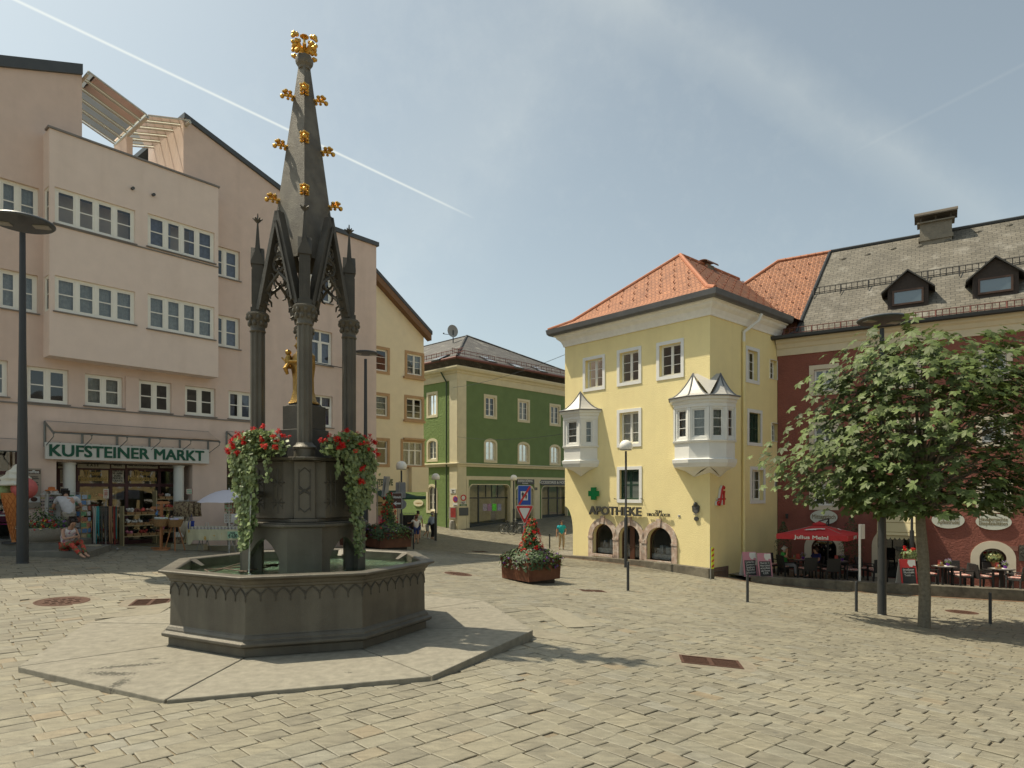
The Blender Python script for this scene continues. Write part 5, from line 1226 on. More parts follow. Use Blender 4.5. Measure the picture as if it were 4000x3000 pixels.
r = g_r.rect(1803, 1817, 1936.5, 1952.5, .09); mb = MB(); mb.M = g_r.M((r[0]+r[1])/2, (r[2]+r[3])/2, .088); mb.add([((r[1]-r[0])/2*math.cos(2*math.pi*i/n), (r[3]-r[2])/2*math.sin(2*math.pi*i/n), 0) for i in range(n)], [tuple(range(n))]); mb.build('white_disc', ENM, t, uv=None)
plate('supplementary_plate', 'small white plate under the red ringed sign', 'plate', g_r, 1799, 1819, 1958, 1968, ENM, [(1809, 1961, 'ausgenommen', 3.5, 16), (1809, 1965.5, 'Anlieger', 3.5, 11)], d=.055)
plate('supplementary_plate', 'small green plate above the dark letter panel', 'plate', g_r, 1795, 1823, 1970, 1976, GRNS, [(1810, 1973, 'Parkplatz', 3.5, 18)], ink=ENM, d=.055)
plate('tow_away_plate', 'small white plate with tow symbol under the no stopping sign', 'plate', g_l, 1770, 1788, 1965, 1977, ENM, [(1779, 1974, 'Abschleppzone', 3, 13)], d=.055)
plate('letter_panel', 'dark grey panel on the right side of the corner pillar', 'panel', g_r, 1793, 1829, 1983, 2014, GREY, d=.055)
t = plate('red_showcase', 'red glazed showcase box on the left side of the corner pillar', 'showcase', g_l, 1757, 1783, 1981, 2025, mat('showcase_frame', (.28, .25, .22), .5), th=.1, d=.05)
r = g_l.rect(1760, 1780, 1984, 2021, .15); mb = MB(); wbox(mb, g_l, *r, .151, .155); mb.build('red_panel', mat('dull_red_panel', (.25, .015, .012), .4, var=.3), t, uv=None)
t = plate('tavern_sign', 'cream scroll shaped sign on the rough green wall', 'sign', g_l, 1616, 1654, 1952, 1978, CRM, [(1635, 1966, 'AUBERGE', 5, 24)], ink=mat('ochre_ink', (.40, .25, .08), .7), round_=True, d=.03)
plate('house_number', 'small dark house number plate beside the middle doorway', 'plate', g_r, 2089, 2098, 1904, 1914, BLACK, [(2093, 1909, '2', 6, 3)], ink=ENM, d=.06)
mb = MB(); q = g_l.P(g_l.s(1775), 0, .22); z0 = float(gz(q.x, q.y)); mb.lathe([(.24, z0-.1), (.22, z0+.4), (.16, z0+.62), (.05, z0+.66)], 14, (q.x, q.y)); tag(mb.build('corner_stone', mat('grey_granite', (.28, .27, .24), .9, var=.2), smooth=True), 'rounded grey guard stone at the foot of the green house corner', 'guard stone')
def wire(a, ya, b, yb2, label, sag=.25):
 P = Vector(((a[0]-CX)/F*ya, ya, (HY-a[1])/F*ya)); Q = Vector(((b[0]-CX)/F*yb2, yb2, (HY-b[1])/F*yb2)); mb = MB()
 mb.tube([P+(Q-P)*(i/12)-Vector((0, 0, sag*4*(i/12)*(1-i/12))) for i in range(13)], .012, 4); tag(mb.build('cable', BLACK), label, 'cable', 'cables strung across the street')
wire((1770, 1514), 47.9, (2210, 1384), 33.2, 'upper thin cable from the green house corner to the pharmacy')
wire((1787, 1706), 47.9, (2206, 1694), 33.2, 'lower thin cable crossing the green facade')
# ================================================================ THE YELLOW PHARMACY
YEL = mat('yellow_render', (.84, .72, .37), .92, col2=(.78, .66, .34), c2scale=1.8, c2lo=.5, c2hi=.8, streak=True, var=.04, vscale=1.5, bump=.7, bscale=22)
SURR = mat('white_window_surround', (.74, .74, .71), .7, var=.04)
PINKST = mat('pink_marble', (.45, .33, .26), .6, var=.3, vscale=6, bump=.2, col2=(.55, .47, .40), c2scale=5)
ORT = tile_mat('orange_beavertail_tile', (.37, .155, .072), (.27, .11, .052), (.09, .032, .018), .21, .19, scallop=True, dist=.08, mort=.016)
ZINC = mat('zinc_sheet', (.16, .165, .17), .5, .5, var=.15, vscale=2)
LZINC = mat('pale_lead_roofing', (.47, .46, .43), .5, .3, var=.08)
Apt = Vector((773/F*27, 27.0)); Bpt = Vector((207/F*33.15, 33.15)); LL = (Bpt-Apt).length; dL = (Bpt-Apt).normalized(); dR = Vector((-dL.y, dL.x)) if -dL.y > 0 else Vector((dL.y, -dL.x))
dR = Vector((.7457, .6663))
yl = Wall(Apt, dL); yl.n = Vector((-dR.x, -dR.y, 0)); yl.d = Vector((dL.x, dL.y, 0))
yrr = Wall(Apt, dR); yrr.n = Vector((-dL.x, -dL.y, 0))
RL = 5.9
zc = (HY-1226)/F*27; ph = thing('yellow_pharmacy_building', 'yellow rendered corner house with orange tiled hip roof and white oriels', 'building', gbase(yl.P(0, 0)))
zgp = -4.6; SUR = .15
pops = []; pwin = []
def pwindow(w, x0, x1, yt, yb, sur=SUR, **k):
 a, b, c, e = w.rect(x0, x1, yt, yb); r = (a+sur, b-sur, c+sur, e-sur); pops.append((w, r)); pwin.append((w, r, sur, k))
for q in ((2278, 2364, 1391, 1526), (2411, 2506, 1360, 1504), (2565, 2672, 1330, 1480)): pwindow(yl, *q, rows=3, curtain=None)
pwindow(yl, 2411, 2506, 1597, 1746, rows=3, curtain=CURT); pwindow(yl, 2411, 2508, 1822, 1964, shutter=True)
pwindow(yrr, 2912, 2965, 1357, 1498, rows=3, curtain=CURT); pwindow(yrr, 2918, 2976, 1600, 1742, shutter=True); pwindow(yrr, 2929, 2988, 1823, 1967, rows=3, curtain=CURT)
for q in ((3006, 3036, 1406, 1482), (3013, 3040, 1652, 1726), (3025, 3050, 1842, 1912)): pwindow(yrr, *q, sur=.02, rows=3, curtain=None, deep=.12)
arch = []
for x0, x1, yt, yb in ((2317, 2397, 2046, 2164), (2419, 2501, 2052, 2190), (2528, 2626, 2060, 2190)):
 a, b, c, e = yl.rect(x0, x1, yt, yb); arch.append((a, b, c if len(arch) != 1 else -3.45, e, (b-a)*.48, .3))
mb = MB(); lo_ = [r for w, r in pops if w is yl]+arch
LB = yl.s(2238); facade(mb, yl, 0, LB, zgp, zc, lo_, depth=.26)
facade(mb, yrr, 0, RL, zgp, zc, [r for w, r in pops if w is yrr], depth=.26)
mb.quad(yl.P(LB, zgp), yl.P(LB, zc), yl.P(LB, zc, -12), yl.P(LB, zgp, -12))
mb.quad(yl.P(LB, zgp, -12), yl.P(LB, zc, -12), yrr.P(12, zc), yrr.P(12, zgp)); mb.quad(yrr.P(RL, zgp), yrr.P(12, zgp), yrr.P(12, zc), yrr.P(RL, zc))
mb.build('wall', YEL, ph)
for (w, r, sur, k) in pwin: window(ph, w, *r, rec=.22, surround=sur, sm=SURR, fm=WHITE, smd=.035, **k)
mb = MB(); zf = yl.z(2215, 1978); zf2 = yl.z(2235, 2040); a0 = LL
prof = [(LL-.0, -3.9), (LL-.0, zf2-.3)]
pts = [(LL+.02, zf), (LL-.02+.0, zf)]
vs = []
DF = LL-LB; cv = [(LB+DF*(1-math.cos(t_)), zf2-.5+ (zf-zf2+.5)*math.sin(t_)) for t_ in [math.pi/2*i/8 for i in range(9)]]
poly = [(LB, cv[0][1])]+cv[1:]+[(LL, zc), (LB, zc)]
n_ = len(poly); mb.add([yl.P(s, z, -.0) for s, z in poly]+[yl.P(s, z, -11.5) for s, z in poly], [tuple(range(n_)), tuple(range(n_, 2*n_))]+[(i, (i+1) % n_, n_+(i+1) % n_, n_+i) for i in range(n_)]); mb.build('coved_flank', YEL, ph)
EL = LL+.0
def aroundp(prof, z, name, m, L1=RL+.2, L2=EL):
 mb = MB(); pts = [(yl.P(L2, 0), yl.n+yl.d), (yl.P(0, 0), yl.n+yrr.n), (yrr.P(L1, 0), yrr.n)]; pts = [(yl.P(L2, 0, -8), yl.d.copy())]+pts
 extrude_profile(mb, pts, None, [(o, z+q) for o, q in prof]); return mb.build(name, m, ph, uv=None)
aroundp([(0, 0), (.06, .0), (.08, .1), (.16, .28), (.30, .40), (.34, .50), (.42, .52), (.44, .60), (0, .62)], zc-.05, 'cornice', mat('pale_cornice', (.84, .82, .75), .8, var=.08))
zg_ = zc+.42
aroundp([(.40, .12), (.58, .12), (.66, .2), (.70, .42), (.66, .43), (.60, .43), (.3, .44)], zg_-.02, 'gutter', ZINC)
for i, (a, b, c, e, rise, _) in enumerate(arch):
 mb = MB(); zb_ = {0: yl.z(2356, 2180), 1: -3.5, 2: yl.z(2576, 2205)}[i]
 archband(mb, yl, a, b, c, e, rise, .27, -.02, .06);
 if i != 1: wbox(mb, yl, a-.0, b+.0, c-.12, c, -.25, .1)
 wbox(mb, yl, a-.27, a, -4.0, c, -.02, .06); wbox(mb, yl, b, b+.27, -4.0, c, -.02, .06)
 m_ = (a+b)/2; mb.add([yl.P(m_+s, z, d) for d in (0, .10) for s, z in ((-.09, e-.0), (.09, e-.0), (.13, e+.38), (-.13, e+.38))], [(0, 1, 2, 3), (4, 5, 6, 7), (0, 1, 5, 4), (1, 2, 6, 5), (2, 3, 7, 6), (3, 0, 4, 7)])
 for q in (a-.285, b-.015): wbox(mb, yl, q, q+.30, e-rise-.12, e-rise-.03, -.02, .085)
 mb.build('marble_arch', PINKST, ph, uv=None)
 w_ = yl.off(-.24); w_.n = yl.n; w_.d = yl.d; mb = MB(); archband(mb, w_, a+.05, b-.05, c, e-.05, rise-.03, .05, -.04, .03)
 if i == 1: wbox(mb, w_, a+(b-a)*.40, a+(b-a)*.62, c, e-.08, -.04, .03)
 f_ = mb.build('shop_door' if i == 1 else 'shop_window', mat('brown_door_frame', (.08, .03, .015), .5), ph, uv=None)
 ap = archpts(a+.03, b-.03, e-.03, rise-.02); mb = MB(); mb.add([w_.P(a+.03, c)]+[w_.P(*q) for q in ap]+[w_.P(b-.03, c)], [tuple(range(len(ap)+2))]); mb.build('pane', GLASS, f_, uv=None)
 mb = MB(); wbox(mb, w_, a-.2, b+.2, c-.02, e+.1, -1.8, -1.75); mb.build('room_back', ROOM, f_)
 mb = MB(); wbox(mb, w_, a, b, c+.02 if i != 1 else -3.5, c+.25 if i != 1 else -3.45, -1.6, -.1)
 for j in range(9):
  s = a+.15+(b-a-.3)*rw.random(); h_ = .12+.3*rw.random(); wbox(mb, w_, s, s+.08+.12*rw.random(), c+.25, c+.25+h_, -.5-.1*j/9, -.4)
 mb.build('window_display', mat('pharmacy_goods', (.35, .38, .42), .6, var=.6, vscale=7), f_, uv=None)
def oriel(plan, z0, zs, zw0, zw1, ze, peaks, tips, label, wins, back):
 """plan: outward polygon from wall to wall; z0 corbel tip, zs apron bottom, zw window band, ze eaves"""
 c = sum(plan, Vector())/len(plan)
 def ring(k, z):
  out = []
  for i, p in enumerate(plan):
   out.append(Vector((back[i].x+(p.x-back[i].x)*k, back[i].y+(p.y-back[i].y)*k, z)))
  return out
 mb = MB()
 def band(k0, z0_, k1, z1_):
  A = ring(k0, z0_); B = ring(k1, z1_)
  for i in range(len(A)-1): mb.quad(A[i], A[i+1], B[i+1], B[i])
 seq = [(1.0, zs), (1.0, zs+.02), (1.08, zs+.16), (1.10, zs+.30), (1.02, zs+.32), (.97, zs+.34), (.97, zw0-.12), (1.06, zw0-.08), (1.08, zw0-.02), (.98, zw0)]
 for (a, b), (c_, d) in zip(seq, seq[1:]): band(a, b, c_, d)
 seq = [(.98, zw1), (1.02, zw1+.02), (1.02, zw1+.14), (1.08, zw1+.2), (1.10, zw1+.30), (1.20, ze-.12), (1.24, ze), (.9, ze)]
 for (a, b), (c_, d) in zip(seq, seq[1:]): band(a, b, c_, d)
 low = ring(1.0, zs)
 for i in range(len(low)-1):
  t_ = tips[i]; m1 = low[i]*.45+t_*.55+Vector((0, 0, .06)); m2 = low[i+1]*.45+t_*.55+Vector((0, 0, .06))
  mb.quad(low[i], low[i+1], m2, m1); mb.add([m1, m2, t_], [(0, 1, 2)])
  if i < len(low)-2 and (tips[i+1]-t_).length > .01: mb.add([low[i+1], t_, tips[i+1]], [(0, 1, 2)])
 mb.add([low[3], tips[2], tips[3], ring(.0, zs)[3]], [(0, 1, 3), (0, 3, 2)]) if len(low) > 5 else None
 P = ring(.98, 0); om = mb
 frames = []
 for i in range(len(P)-1):
  a, b = P[i], P[i+1]; d = (b-a); Ln = d.length; w = Wall(a[:2], d[:2]); o_ = Vector(((plan[i]+plan[i+1])/2-(back[i]+back[i+1])/2)[:2]).to_3d()
  if w.n.dot(o_) < 0: w.n = -w.n
  if wins[i]:
   m_ = wins[i]; r = (m_, Ln-m_, zw0+.1, zw1-.06); facade(mb, w, 0, Ln, zw0, zw1, [r], depth=.1); frames.append((w, r))
   for s in (0, Ln-.07): wbox(mb, w, s, s+.07, zw0, zw1, 0, .045)
  else: facade(mb, w, 0, Ln, zw0, zw1, [])
 body = mb.build('oriel', WHITE, ph, uv=None)
 body['label'] = label
 for w, r in frames: window(body, w, *r, rec=.09, fm=WHITE, casements=1, rows=3, curtain=CURT, fw=.04, room=False)
 mb = MB(); top = ring(1.26, ze); n = 6
 for i in range(len(top)-1):
  pk_ = peaks[i]
  prev = [top[i], top[i+1]]
  for k in range(1, n+1):
   t_ = k/n; u = 1-(1-t_)**1.0; hh = t_**1.75
   q = [Vector((p.x+(pk_.x-p.x)*t_, p.y+(pk_.y-p.y)*t_, ze+(pk_.z-ze)*hh)) for p in (top[i], top[i+1])]
   mb.quad(prev[0], prev[1], q[1], q[0]); prev = q
  if i < len(top)-2 and (peaks[i+1]-pk_).length > .01: mb.add([top[i+1], pk_, peaks[i+1]], [(0, 1, 2)])
 r_ = mb.build('oriel_roof', LZINC, body, uv=None, smooth=False)
 mb = MB()
 for i, p in enumerate(top):
  pk_ = peaks[min(i, len(peaks)-1)]
  for pk2 in ([pk_] if i in (0, len(top)-1) else {tuple(pk_), tuple(peaks[i-1])}):
   pk2 = Vector(pk2); mb.tube([Vector((p.x+(pk2.x-p.x)*k/n, p.y+(pk2.y-p.y)*k/n, ze+(pk2.z-ze)*(k/n)**1.75+.01)) for k in range(n+1)], .03, 5)
 mb.tube(top, .035, 5); mb.build('roof_seam', ZINC, r_)
zy = lambda w, px, py, d=.5: w.z(px, py, d)
sc = yl.s(2256, .3); hw = 1.05
pl = [yl.P(sc+hw, 0), yl.P(sc+.55, 0, .72), yl.P(sc-.55, 0, .72), yl.P(sc-hw, 0)]; bk = [yl.P(sc+.1, 0), yl.P(sc+.1, 0), yl.P(sc-.1, 0), yl.P(sc-.1, 0)]
zt_ = yl.z(2256, 1852, .0); oriel(pl, 0, zy(yl, 2262, 1824), zy(yl, 2262, 1741), zy(yl, 2262, 1640), zy(yl, 2262, 1604), [yl.P(sc, zy(yl, 2254, 1533, .1), .1)]*3, [yl.P(sc, zt_-.12, .05)]*3, 'small white three sided oriel with pointed lead roof at the far left edge', [.25, .22, .25], bk)
def CP(a, b, z=0.0): # metres along left facade (a) and along right facade (b), negative = outwards
 return Vector((Apt.x+dL.x*a+dR.x*b, Apt.y+dL.y*a+dR.y*b, z))
pl = [CP(1.72, .0), CP(1.3, -.65), CP(.45, -.86), CP(-.35, -.62), CP(-.76, .0), CP(-.80, .62), CP(0, 1.25)]
bk = [CP(.8, .05), CP(.8, .05), CP(.7, .05), CP(.1, .1), CP(.05, .6), CP(.05, .7), CP(.05, .7)]
zo = lambda py: (HY-py)/F*26.6
pkL = CP(.72, -.12, (HY-1457)/F*27.3); pkR = CP(-.12, .62, (HY-1455)/F*27.1)
tL = CP(.72, -.05, (HY-1862)/F*27.4); tR = CP(-.05, .72, (HY-1862)/F*27.0)
oriel(pl, 0, zo(1822), zo(1712+5), zo(1590), zo(1548), [pkL, pkL, pkL, pkR, pkR, pkR], [tL, tL, tL, tR, tR, tR], 'large white corner oriel with two pointed lead roofs', [.10, .17, .14, .13, .09, .2], bk)
zE_ = zg_+.40
def YP(a, b, z): return CP(a, b, z)
o_ = .62; EL2 = EL
zk = (HY-997)/F*32.6; half = EL2/2
def hiproof(mb, c0, c1, c2, c3, p1, p2, kick=.9, dz=.42):
 """c0..c3 eave corners, p1-p2 ridge; the lower metre is flatter"""
 def K(c, p): d = (p-c); L_ = Vector((d.x, d.y, 0)).length; t_ = 1.25/L_; q = c+d*t_; q.z = c.z+dz; return q
 k0, k1, k2, k3 = K(c0, p1), K(c1, p1), K(c2, p2), K(c3, p2)
 mb.quad(c0, c1, k1, k0); mb.add([k0, k1, p1], [(0, 1, 2)]); mb.quad(c1, c2, k2, k1); mb.quad(k1, k2, p2, p1); mb.quad(c2, c3, k3, k2); mb.add([k2, k3, p2], [(0, 1, 2)]); mb.quad(c3, c0, k0, k3); mb.quad(k3, k0, p1, p2)
 return k0, k1, k2, k3
c0 = YP(EL2+o_, -o_, zE_); c1 = YP(-o_, -o_, zE_); c2 = YP(-o_, 13, zE_); c3 = YP(EL2+o_, 13, zE_)
pt1 = YP(half-.1, 3.9, zk); pt2 = YP(half-.1, 9.5, zk)
mb = MB(); ks = hiproof(mb, c0, c1, c2, c3, pt1, pt2); yroof = mb.build('roof', ORT, ph, uv=True)
RT = mat('ridge_tile', (.36, .13, .06), .7, var=.25, vscale=8)
def ridge(par, pts, r=.1, step=.35):
 mb = MB()
 for p, q in zip(pts, pts[1:]):
  n = max(1, int((q-p).length/step))
  for i in range(n):
   a = p+(q-p)*(i/n); b = p+(q-p)*((i+1.08)/n); mb.tube([a+Vector((0, 0, .02)), b], [r*.85, r*1.08], 8)
 mb.build('ridge_tiles', RT, par)
ridge(yroof, [c0, ks[0], pt1]); ridge(yroof, [c1, ks[1], pt1]); ridge(yroof, [pt1, pt2])
HK = mat('tile_hook', (.20, .06, .03), .7)
def hooks(par, P0, P1, P2, du=.75, dv=.75, u0=.5, v0=.6, inside=None):
 """rows of small snow hooks on a roof plane (P0,P1 eave; P2 apex)"""
 u = (P1-P0).normalized(); n = u.cross(P2-P0).normalized(); n = n if n.z > 0 else -n; v = n.cross(u); v = v if v.z > 0 else -v
 Lu = (P1-P0).length; au, av = (P2-P0).dot(u), (P2-P0).dot(v); mb = MB(); j = 0; y = v0
 while y < av-.4:
  x = u0+(.37 if j % 2 else 0)
  while x < Lu:
   if inside(x/Lu, y/av, au/Lu):
    c = P0+u*x+v*y; mb.tube([c, c+n*.10-v*.02, c+n*.09+v*.12], .022, 4)
   x += du
  y += dv; j += 1
 o = mb.build('snow_hooks', HK, par); o['kind'] = 'stuff'
tri = lambda x, y, a: a*y+.03 < x < 1-(1-a)*y-.03
hooks(yroof, ks[0], ks[1], pt1, inside=tri);
hooks(yroof, ks[1], ks[2], pt1, inside=lambda x, y, a: a*y+.03 < x)
mb = MB(); mb.prism([tuple(q[:2]) for q in (YP(EL2-.1, .1, 0), YP(.1, .1, 0), YP(.1, 12, 0), YP(EL2-.1, 12, 0))], zc-.3, zc-.1); mb.build('ceiling', ROOM, ph)
mb = MB(); cc = YP(half-.1, 6.3, zk-.2); mb.M = frame(cc, dR.to_3d(), (-dR.y, dR.x, 0)); mb.box(-.33, .33, -.24, .24, -.5, .2); mb.build('chimney', CONC, yroof, uv=None)
mb = MB(); mb.M = frame(cc, dR.to_3d(), (-dR.y, dR.x, 0)); k = 10
vs = [(x_, .4*math.cos(math.pi*i/k), .24+.2*math.sin(math.pi*i/k)) for x_ in (-.5, .5) for i in range(k+1)]
mb.add(vs, [(i, i+1, k+2+i, k+1+i) for i in range(k)]); o = mb.build('chimney_hood', mat('rusty_hood', (.17, .09, .06), .7), yroof, uv=None); sd = o.modifiers.new('t', 'SOLIDIFY'); sd.thickness = .03
mb = MB(); sd_ = yrr.s(2898); zq = zg_-.02
mb.tube([yrr.P(yrr.s(2925), zq+.05, .6), yrr.P(yrr.s(2922), zq-.25, .5), yrr.P(sd_, zq-.75, .1), yrr.P(sd_, zq-1.2, .1)], .07, 10); mb.build('downpipe_elbow', WHITE, ph, smooth=True)
mb = MB(); mb.tube([yrr.P(sd_, zq-1.15, .1), yrr.P(sd_+.0, -4.2, .1)], .07, 10)
for z in (-2.4, 1.2): mb.tube([yrr.P(sd_, z, .1), yrr.P(sd_, z+.1, .1)], .085, 10)
mb.build('downpipe', YEL, ph, smooth=True)
mb = MB(); wbox(mb, yrr, .05, 1.4, -4.3, (HY-2225)/F*26.6, 0, .04); mb.build('stone_plinth', mat('brown_stone_plinth', (.20, .13, .09), .85, var=.3), ph)
t = thing('pharmacy_cross', 'green box cross sign on the yellow wall above the lettering', 'sign', yl.P(yl.s(2318), yl.z(2318, 1948)))
mb = MB(); mb.M = yl.M(yl.s(2318, .2), yl.z(2318, 1928, .2), .12); a, b = .13, .30
mb.box(-a, a, -b, b, 0, .12); mb.box(-b, -a, -a, a, 0, .12); mb.box(a, b, -a, a, 0, .12); mb.build('green_cross', mat('pharmacy_green', (.0, .20, .055), .4), t, uv=None); mb = MB(); mb.M = yl.M(yl.s(2318, .2), yl.z(2318, 1928, .2), 0); mb.box(-.04, .04, -.04, .04, 0, .12); mb.build('bracket', DARKM, t)
LTR = mat('dark_bronze_letter', (.075, .075, .065), .5, .3)
t = thing('pharmacy_lettering', 'large dark letters APOTHEKE standing off the yellow wall', 'lettering', yl.P(yl.s(2405), yl.z(2405, 2010)))
o = txt(t, yl, 2404, 1998, .16, 'APOTHEKE', 33, LTR, .032, 204, name='letters', depth=.07)
mb = MB()
for px in (2310, 2340, 2372, 2402, 2432, 2462, 2492):
 s = yl.s(px, .1); z = yl.z(px, 1998, .1); mb.tube([yl.P(s, z, 0), yl.P(s, z, .13)], .012, 4)
mb.build('spacer_pins', DARKM, t)
t = thing('pharmacy_lettering', 'small dark letters ZUM TIROLER ADLER beside the word APOTHEKE', 'lettering', yl.P(yl.s(2570), yl.z(2570, 2020)))
txt(t, yl, 2572, 2000, .1, 'ZUM', 12, LTR, .012, 25, name='letters', depth=.04); txt(t, yl, 2572, 2012, .1, 'TIROLER ADLER', 12, LTR, .012, 92, name='letters', depth=.04)
BRZ = mat('dark_bronze', (.09, .095, .09), .45, .6, var=.3, vscale=12, bump=.4, bscale=40)
r = yl.rect(2706, 2735, 1972, 2006); t = thing('bronze_plaque', 'grey bronze shield shaped plaque with knob on the yellow wall', 'plaque', yl.P((r[0]+r[1])/2, r[2])); mb = MB(); m_ = (r[0]+r[1])/2; h_ = (r[1]-r[0])/2
pp = [(m_-h_, r[3]-.05), (m_-h_*.5, r[3]), (m_+h_*.5, r[3]), (m_+h_, r[3]-.05), (m_+h_*.85, r[2]+.08), (m_, r[2]-.02), (m_-h_*.85, r[2]+.08)]
k = len(pp); mb.add([yl.P(*q, d) for d in (.02, .07) for q in pp], [tuple(range(k)), tuple(range(k, 2*k))]+[(i, (i+1) % k, k+(i+1) % k, k+i) for i in range(k)]); mb.ball(yl.P(m_, r[3]+.03, .08), .09, 10, 8); mb.build('shield', BRZ, t)
mb = MB()
for i in range(6): wbox(mb, yl, m_-h_*.55, m_+h_*.55, r[3]-.12-i*.06, r[3]-.10-i*.06, .07, .076)
mb.build('inscription', mat('pale_bronze', (.25, .25, .24), .5, .5), t)
t = plate('round_plaque', 'round dark bronze plaque below the shield plaque', 'plaque', yl, 2713, 2730, 2018, 2035, BRZ, d=.01, round_=True, th=.05)
plate('small_plate', 'tiny white plate left of the bronze plaque', 'plate', yl, 2649, 2657, 2011, 2020, ENM, [(2653, 2016, '==', 7, 7)], d=.005, th=.02)
APR = mat('apothecary_red', (.50, .018, .015), .4)
t = thing('apothecary_sign', 'red script letter A with cup standing on the yellow wall beside the corner', 'sign', yrr.P(yrr.s(2818), yrr.z(2818, 1968)))
M_ = yrr.M(yrr.s(2822, .1), yrr.z(2822, 1937, .1), .1)
def AM(dz, m, name, k=1.0):
 mb = MB(); mb.M = M_ @ Matrix.Translation((-.03*dz, 0, -.03*dz))
 mb.tube([(-.28, -.22, 0), (-.36, -.26, 0), (-.36, -.36, 0), (-.24, -.38, 0), (-.17, -.28, 0), (-.02, .28, 0), (.08, .40, 0), (.16, .36, 0), (.16, .27, 0)], [.03, .045, .05, .05, .05, .055, .05, .045, .03], 8)
 mb.tube([(.11, -.38, 0), (.11, .08, 0)], .05, 8); mb.tube([(-.30, -.13, 0), (.24, -.13, 0)], .035, 6); mb.add([(.02, .22, .03), (.20, .22, .03), (.15, .08, .03), (.07, .08, .03), (.02, .22, -.03), (.20, .22, -.03), (.15, .08, -.03), (.07, .08, -.03)], [(0, 1, 2, 3), (4, 5, 6, 7), (0, 1, 5, 4), (1, 2, 6, 5), (2, 3, 7, 6), (3, 0, 4, 7)])
 mb.build(name, m, t)
AM(0, APR, 'red_letter'); AM(2, ENM, 'white_backing')
mb = MB()
for px in (2407, 2511): s = yl.s(px); z = yl.z(px, 1949); mb.tube([yl.P(s, z, 0), yl.P(s, z, .12), yl.P(s, z+.04, .16)], .015, 5)
mb.build('shutter_hooks', BLACK, ph)
# ================================================================ THE RED HOUSE (cafe)
REDW = mat('dark_red_render', (.23, .082, .06), .95, col2=(.17, .062, .048), c2scale=1.4, c2lo=.5, c2hi=.8, streak=True, var=.10, vscale=1.5, bump=1.7, bscale=11)
r0 = Vector((12.54, 30.89)); rdw = Wall(r0, (.841, -.541)); rdw.n = Vector((-.541, -.841, 0))
rh = thing('red_cafe_building', 'dark red stuccoed building with grey slate roof, two dormers and a cafe below', 'building', gbase(rdw.P(1, 0)))
RLn = 24.0; zrc = 518*30.89/F; zrg = -4.6
rops = []; rwin = []
for (x0, x1) in ((3161, 3277), (3492, 3602), (3812, 3956)):
 for j, (yt, yb) in enumerate(((1424, 1543), (1648, 1768), (1870, 1992))):
  k = (x0-3161); yt2 = yt-k*(.094 if j == 0 else .045 if j == 1 else -.0); yb2 = yb-k*(.082 if j == 0 else .035 if j == 1 else -.018)
  a, b, c, e = rdw.rect(x0, x1, yt2, yb2); r = (a+.2, b-.2, c+.2, e-.2); rops.append(r); rwin.append(r)
for s in (14.5, 18.5, 22):
 for r in rwin[-3:][:]: rops.append((s, s+1.0, r[2], r[3])); rwin.append((s, s+1.0, r[2], r[3]))
rar = []
for (x0, x1, yt, yb) in ((3170, 3268, 2100, 2222), (3436, 3578, 2080, 2262), (3826, 3932, 2142, 2236)):
 a, b, c, e = rdw.rect(x0, x1, yt, yb); rar.append((a, b, c, e, (b-a)*.45, .35))
mb = MB(); facade(mb, rdw, 0.02, RLn, zrg, zrc, rops+rar, depth=.2)
mb.quad(rdw.P(RLn, zrg), rdw.P(RLn, zrc), rdw.P(RLn, zrc, -11), rdw.P(RLn, zrg, -11)); mb.quad(rdw.P(-1, zrg, -11), rdw.P(RLn, zrg, -11), rdw.P(RLn, zrc, -11), rdw.P(-1, zrc, -11))
mb.build('wall', REDW, rh)
CRS = mat('cream_stone_surround', (.60, .54, .42), .85, var=.06)
for r in rwin: window(rh, rdw, *r, rec=.16, surround=.2, sm=CRS, fm=WHITE, rows=3, smd=.03, curtain=CURT if rw.random() < .4 else None, casements=2)
for i, (a, b, c, e, rise, _) in enumerate(rar):
 mb = MB(); archband(mb, rdw, a, b, c, e, rise, .3, -.02, .04); mb.build('arch_surround', CRS, rh, uv=None)
 w_ = rdw.off(-.3); w_.n = rdw.n; w_.d = rdw.d; mb = MB(); archband(mb, w_, a+.06, b-.06, c, e-.06, rise-.03, .06, -.04, .03)
 f_ = mb.build('arched_window', mat('brown_door_frame', (.08, .03, .015), .5), rh, uv=None); ap = archpts(a, b, e, rise); mb = MB(); mb.add([w_.P(a, c)]+[w_.P(*q) for q in ap]+[w_.P(b, c)], [tuple(range(len(ap)+2))]); mb.build('pane', GLASS, f_, uv=None)
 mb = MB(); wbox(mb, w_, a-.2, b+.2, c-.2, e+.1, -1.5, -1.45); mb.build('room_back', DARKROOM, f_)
 if i == 2: txt(f_, w_, 3880, 2166, .02, 'Sonnenterrasse', 11, mat('gilt_script', (.35, .24, .05), .6), .02, 80)
 if i == 0: txt(f_, w_, 3219, 2120, .02, 'Sonnenterrasse', 8, mat('gilt_script', (.35, .24, .05), .6), .02, 62)
mb = MB(); pts = [(rdw.P(-.0, 0), rdw.n), (rdw.P(RLn, 0), rdw.n)]
extrude_profile(mb, pts, None, [(o, zrc+z) for o, z in ((0, -.0), (.05, 0), (.06, .3), (.12, .34), (.18, .5), (.3, .58), (.34, .72), (0, .74))]); mb.build('cornice', mat('cream_cornice', (.62, .55, .40), .8, var=.06), rh, uv=None)
SLG = tile_mat('grey_slate', (.150, .135, .105), (.105, .095, .072), (.05, .047, .04), .34, .19, stain=(.25, .235, .20), bump=.6, mort=.014)
zre = zrc+.78; zrr = 925*35.1/F; Dd = 6.0
def RP(s, d, z): return rdw.P(s, z, -d)
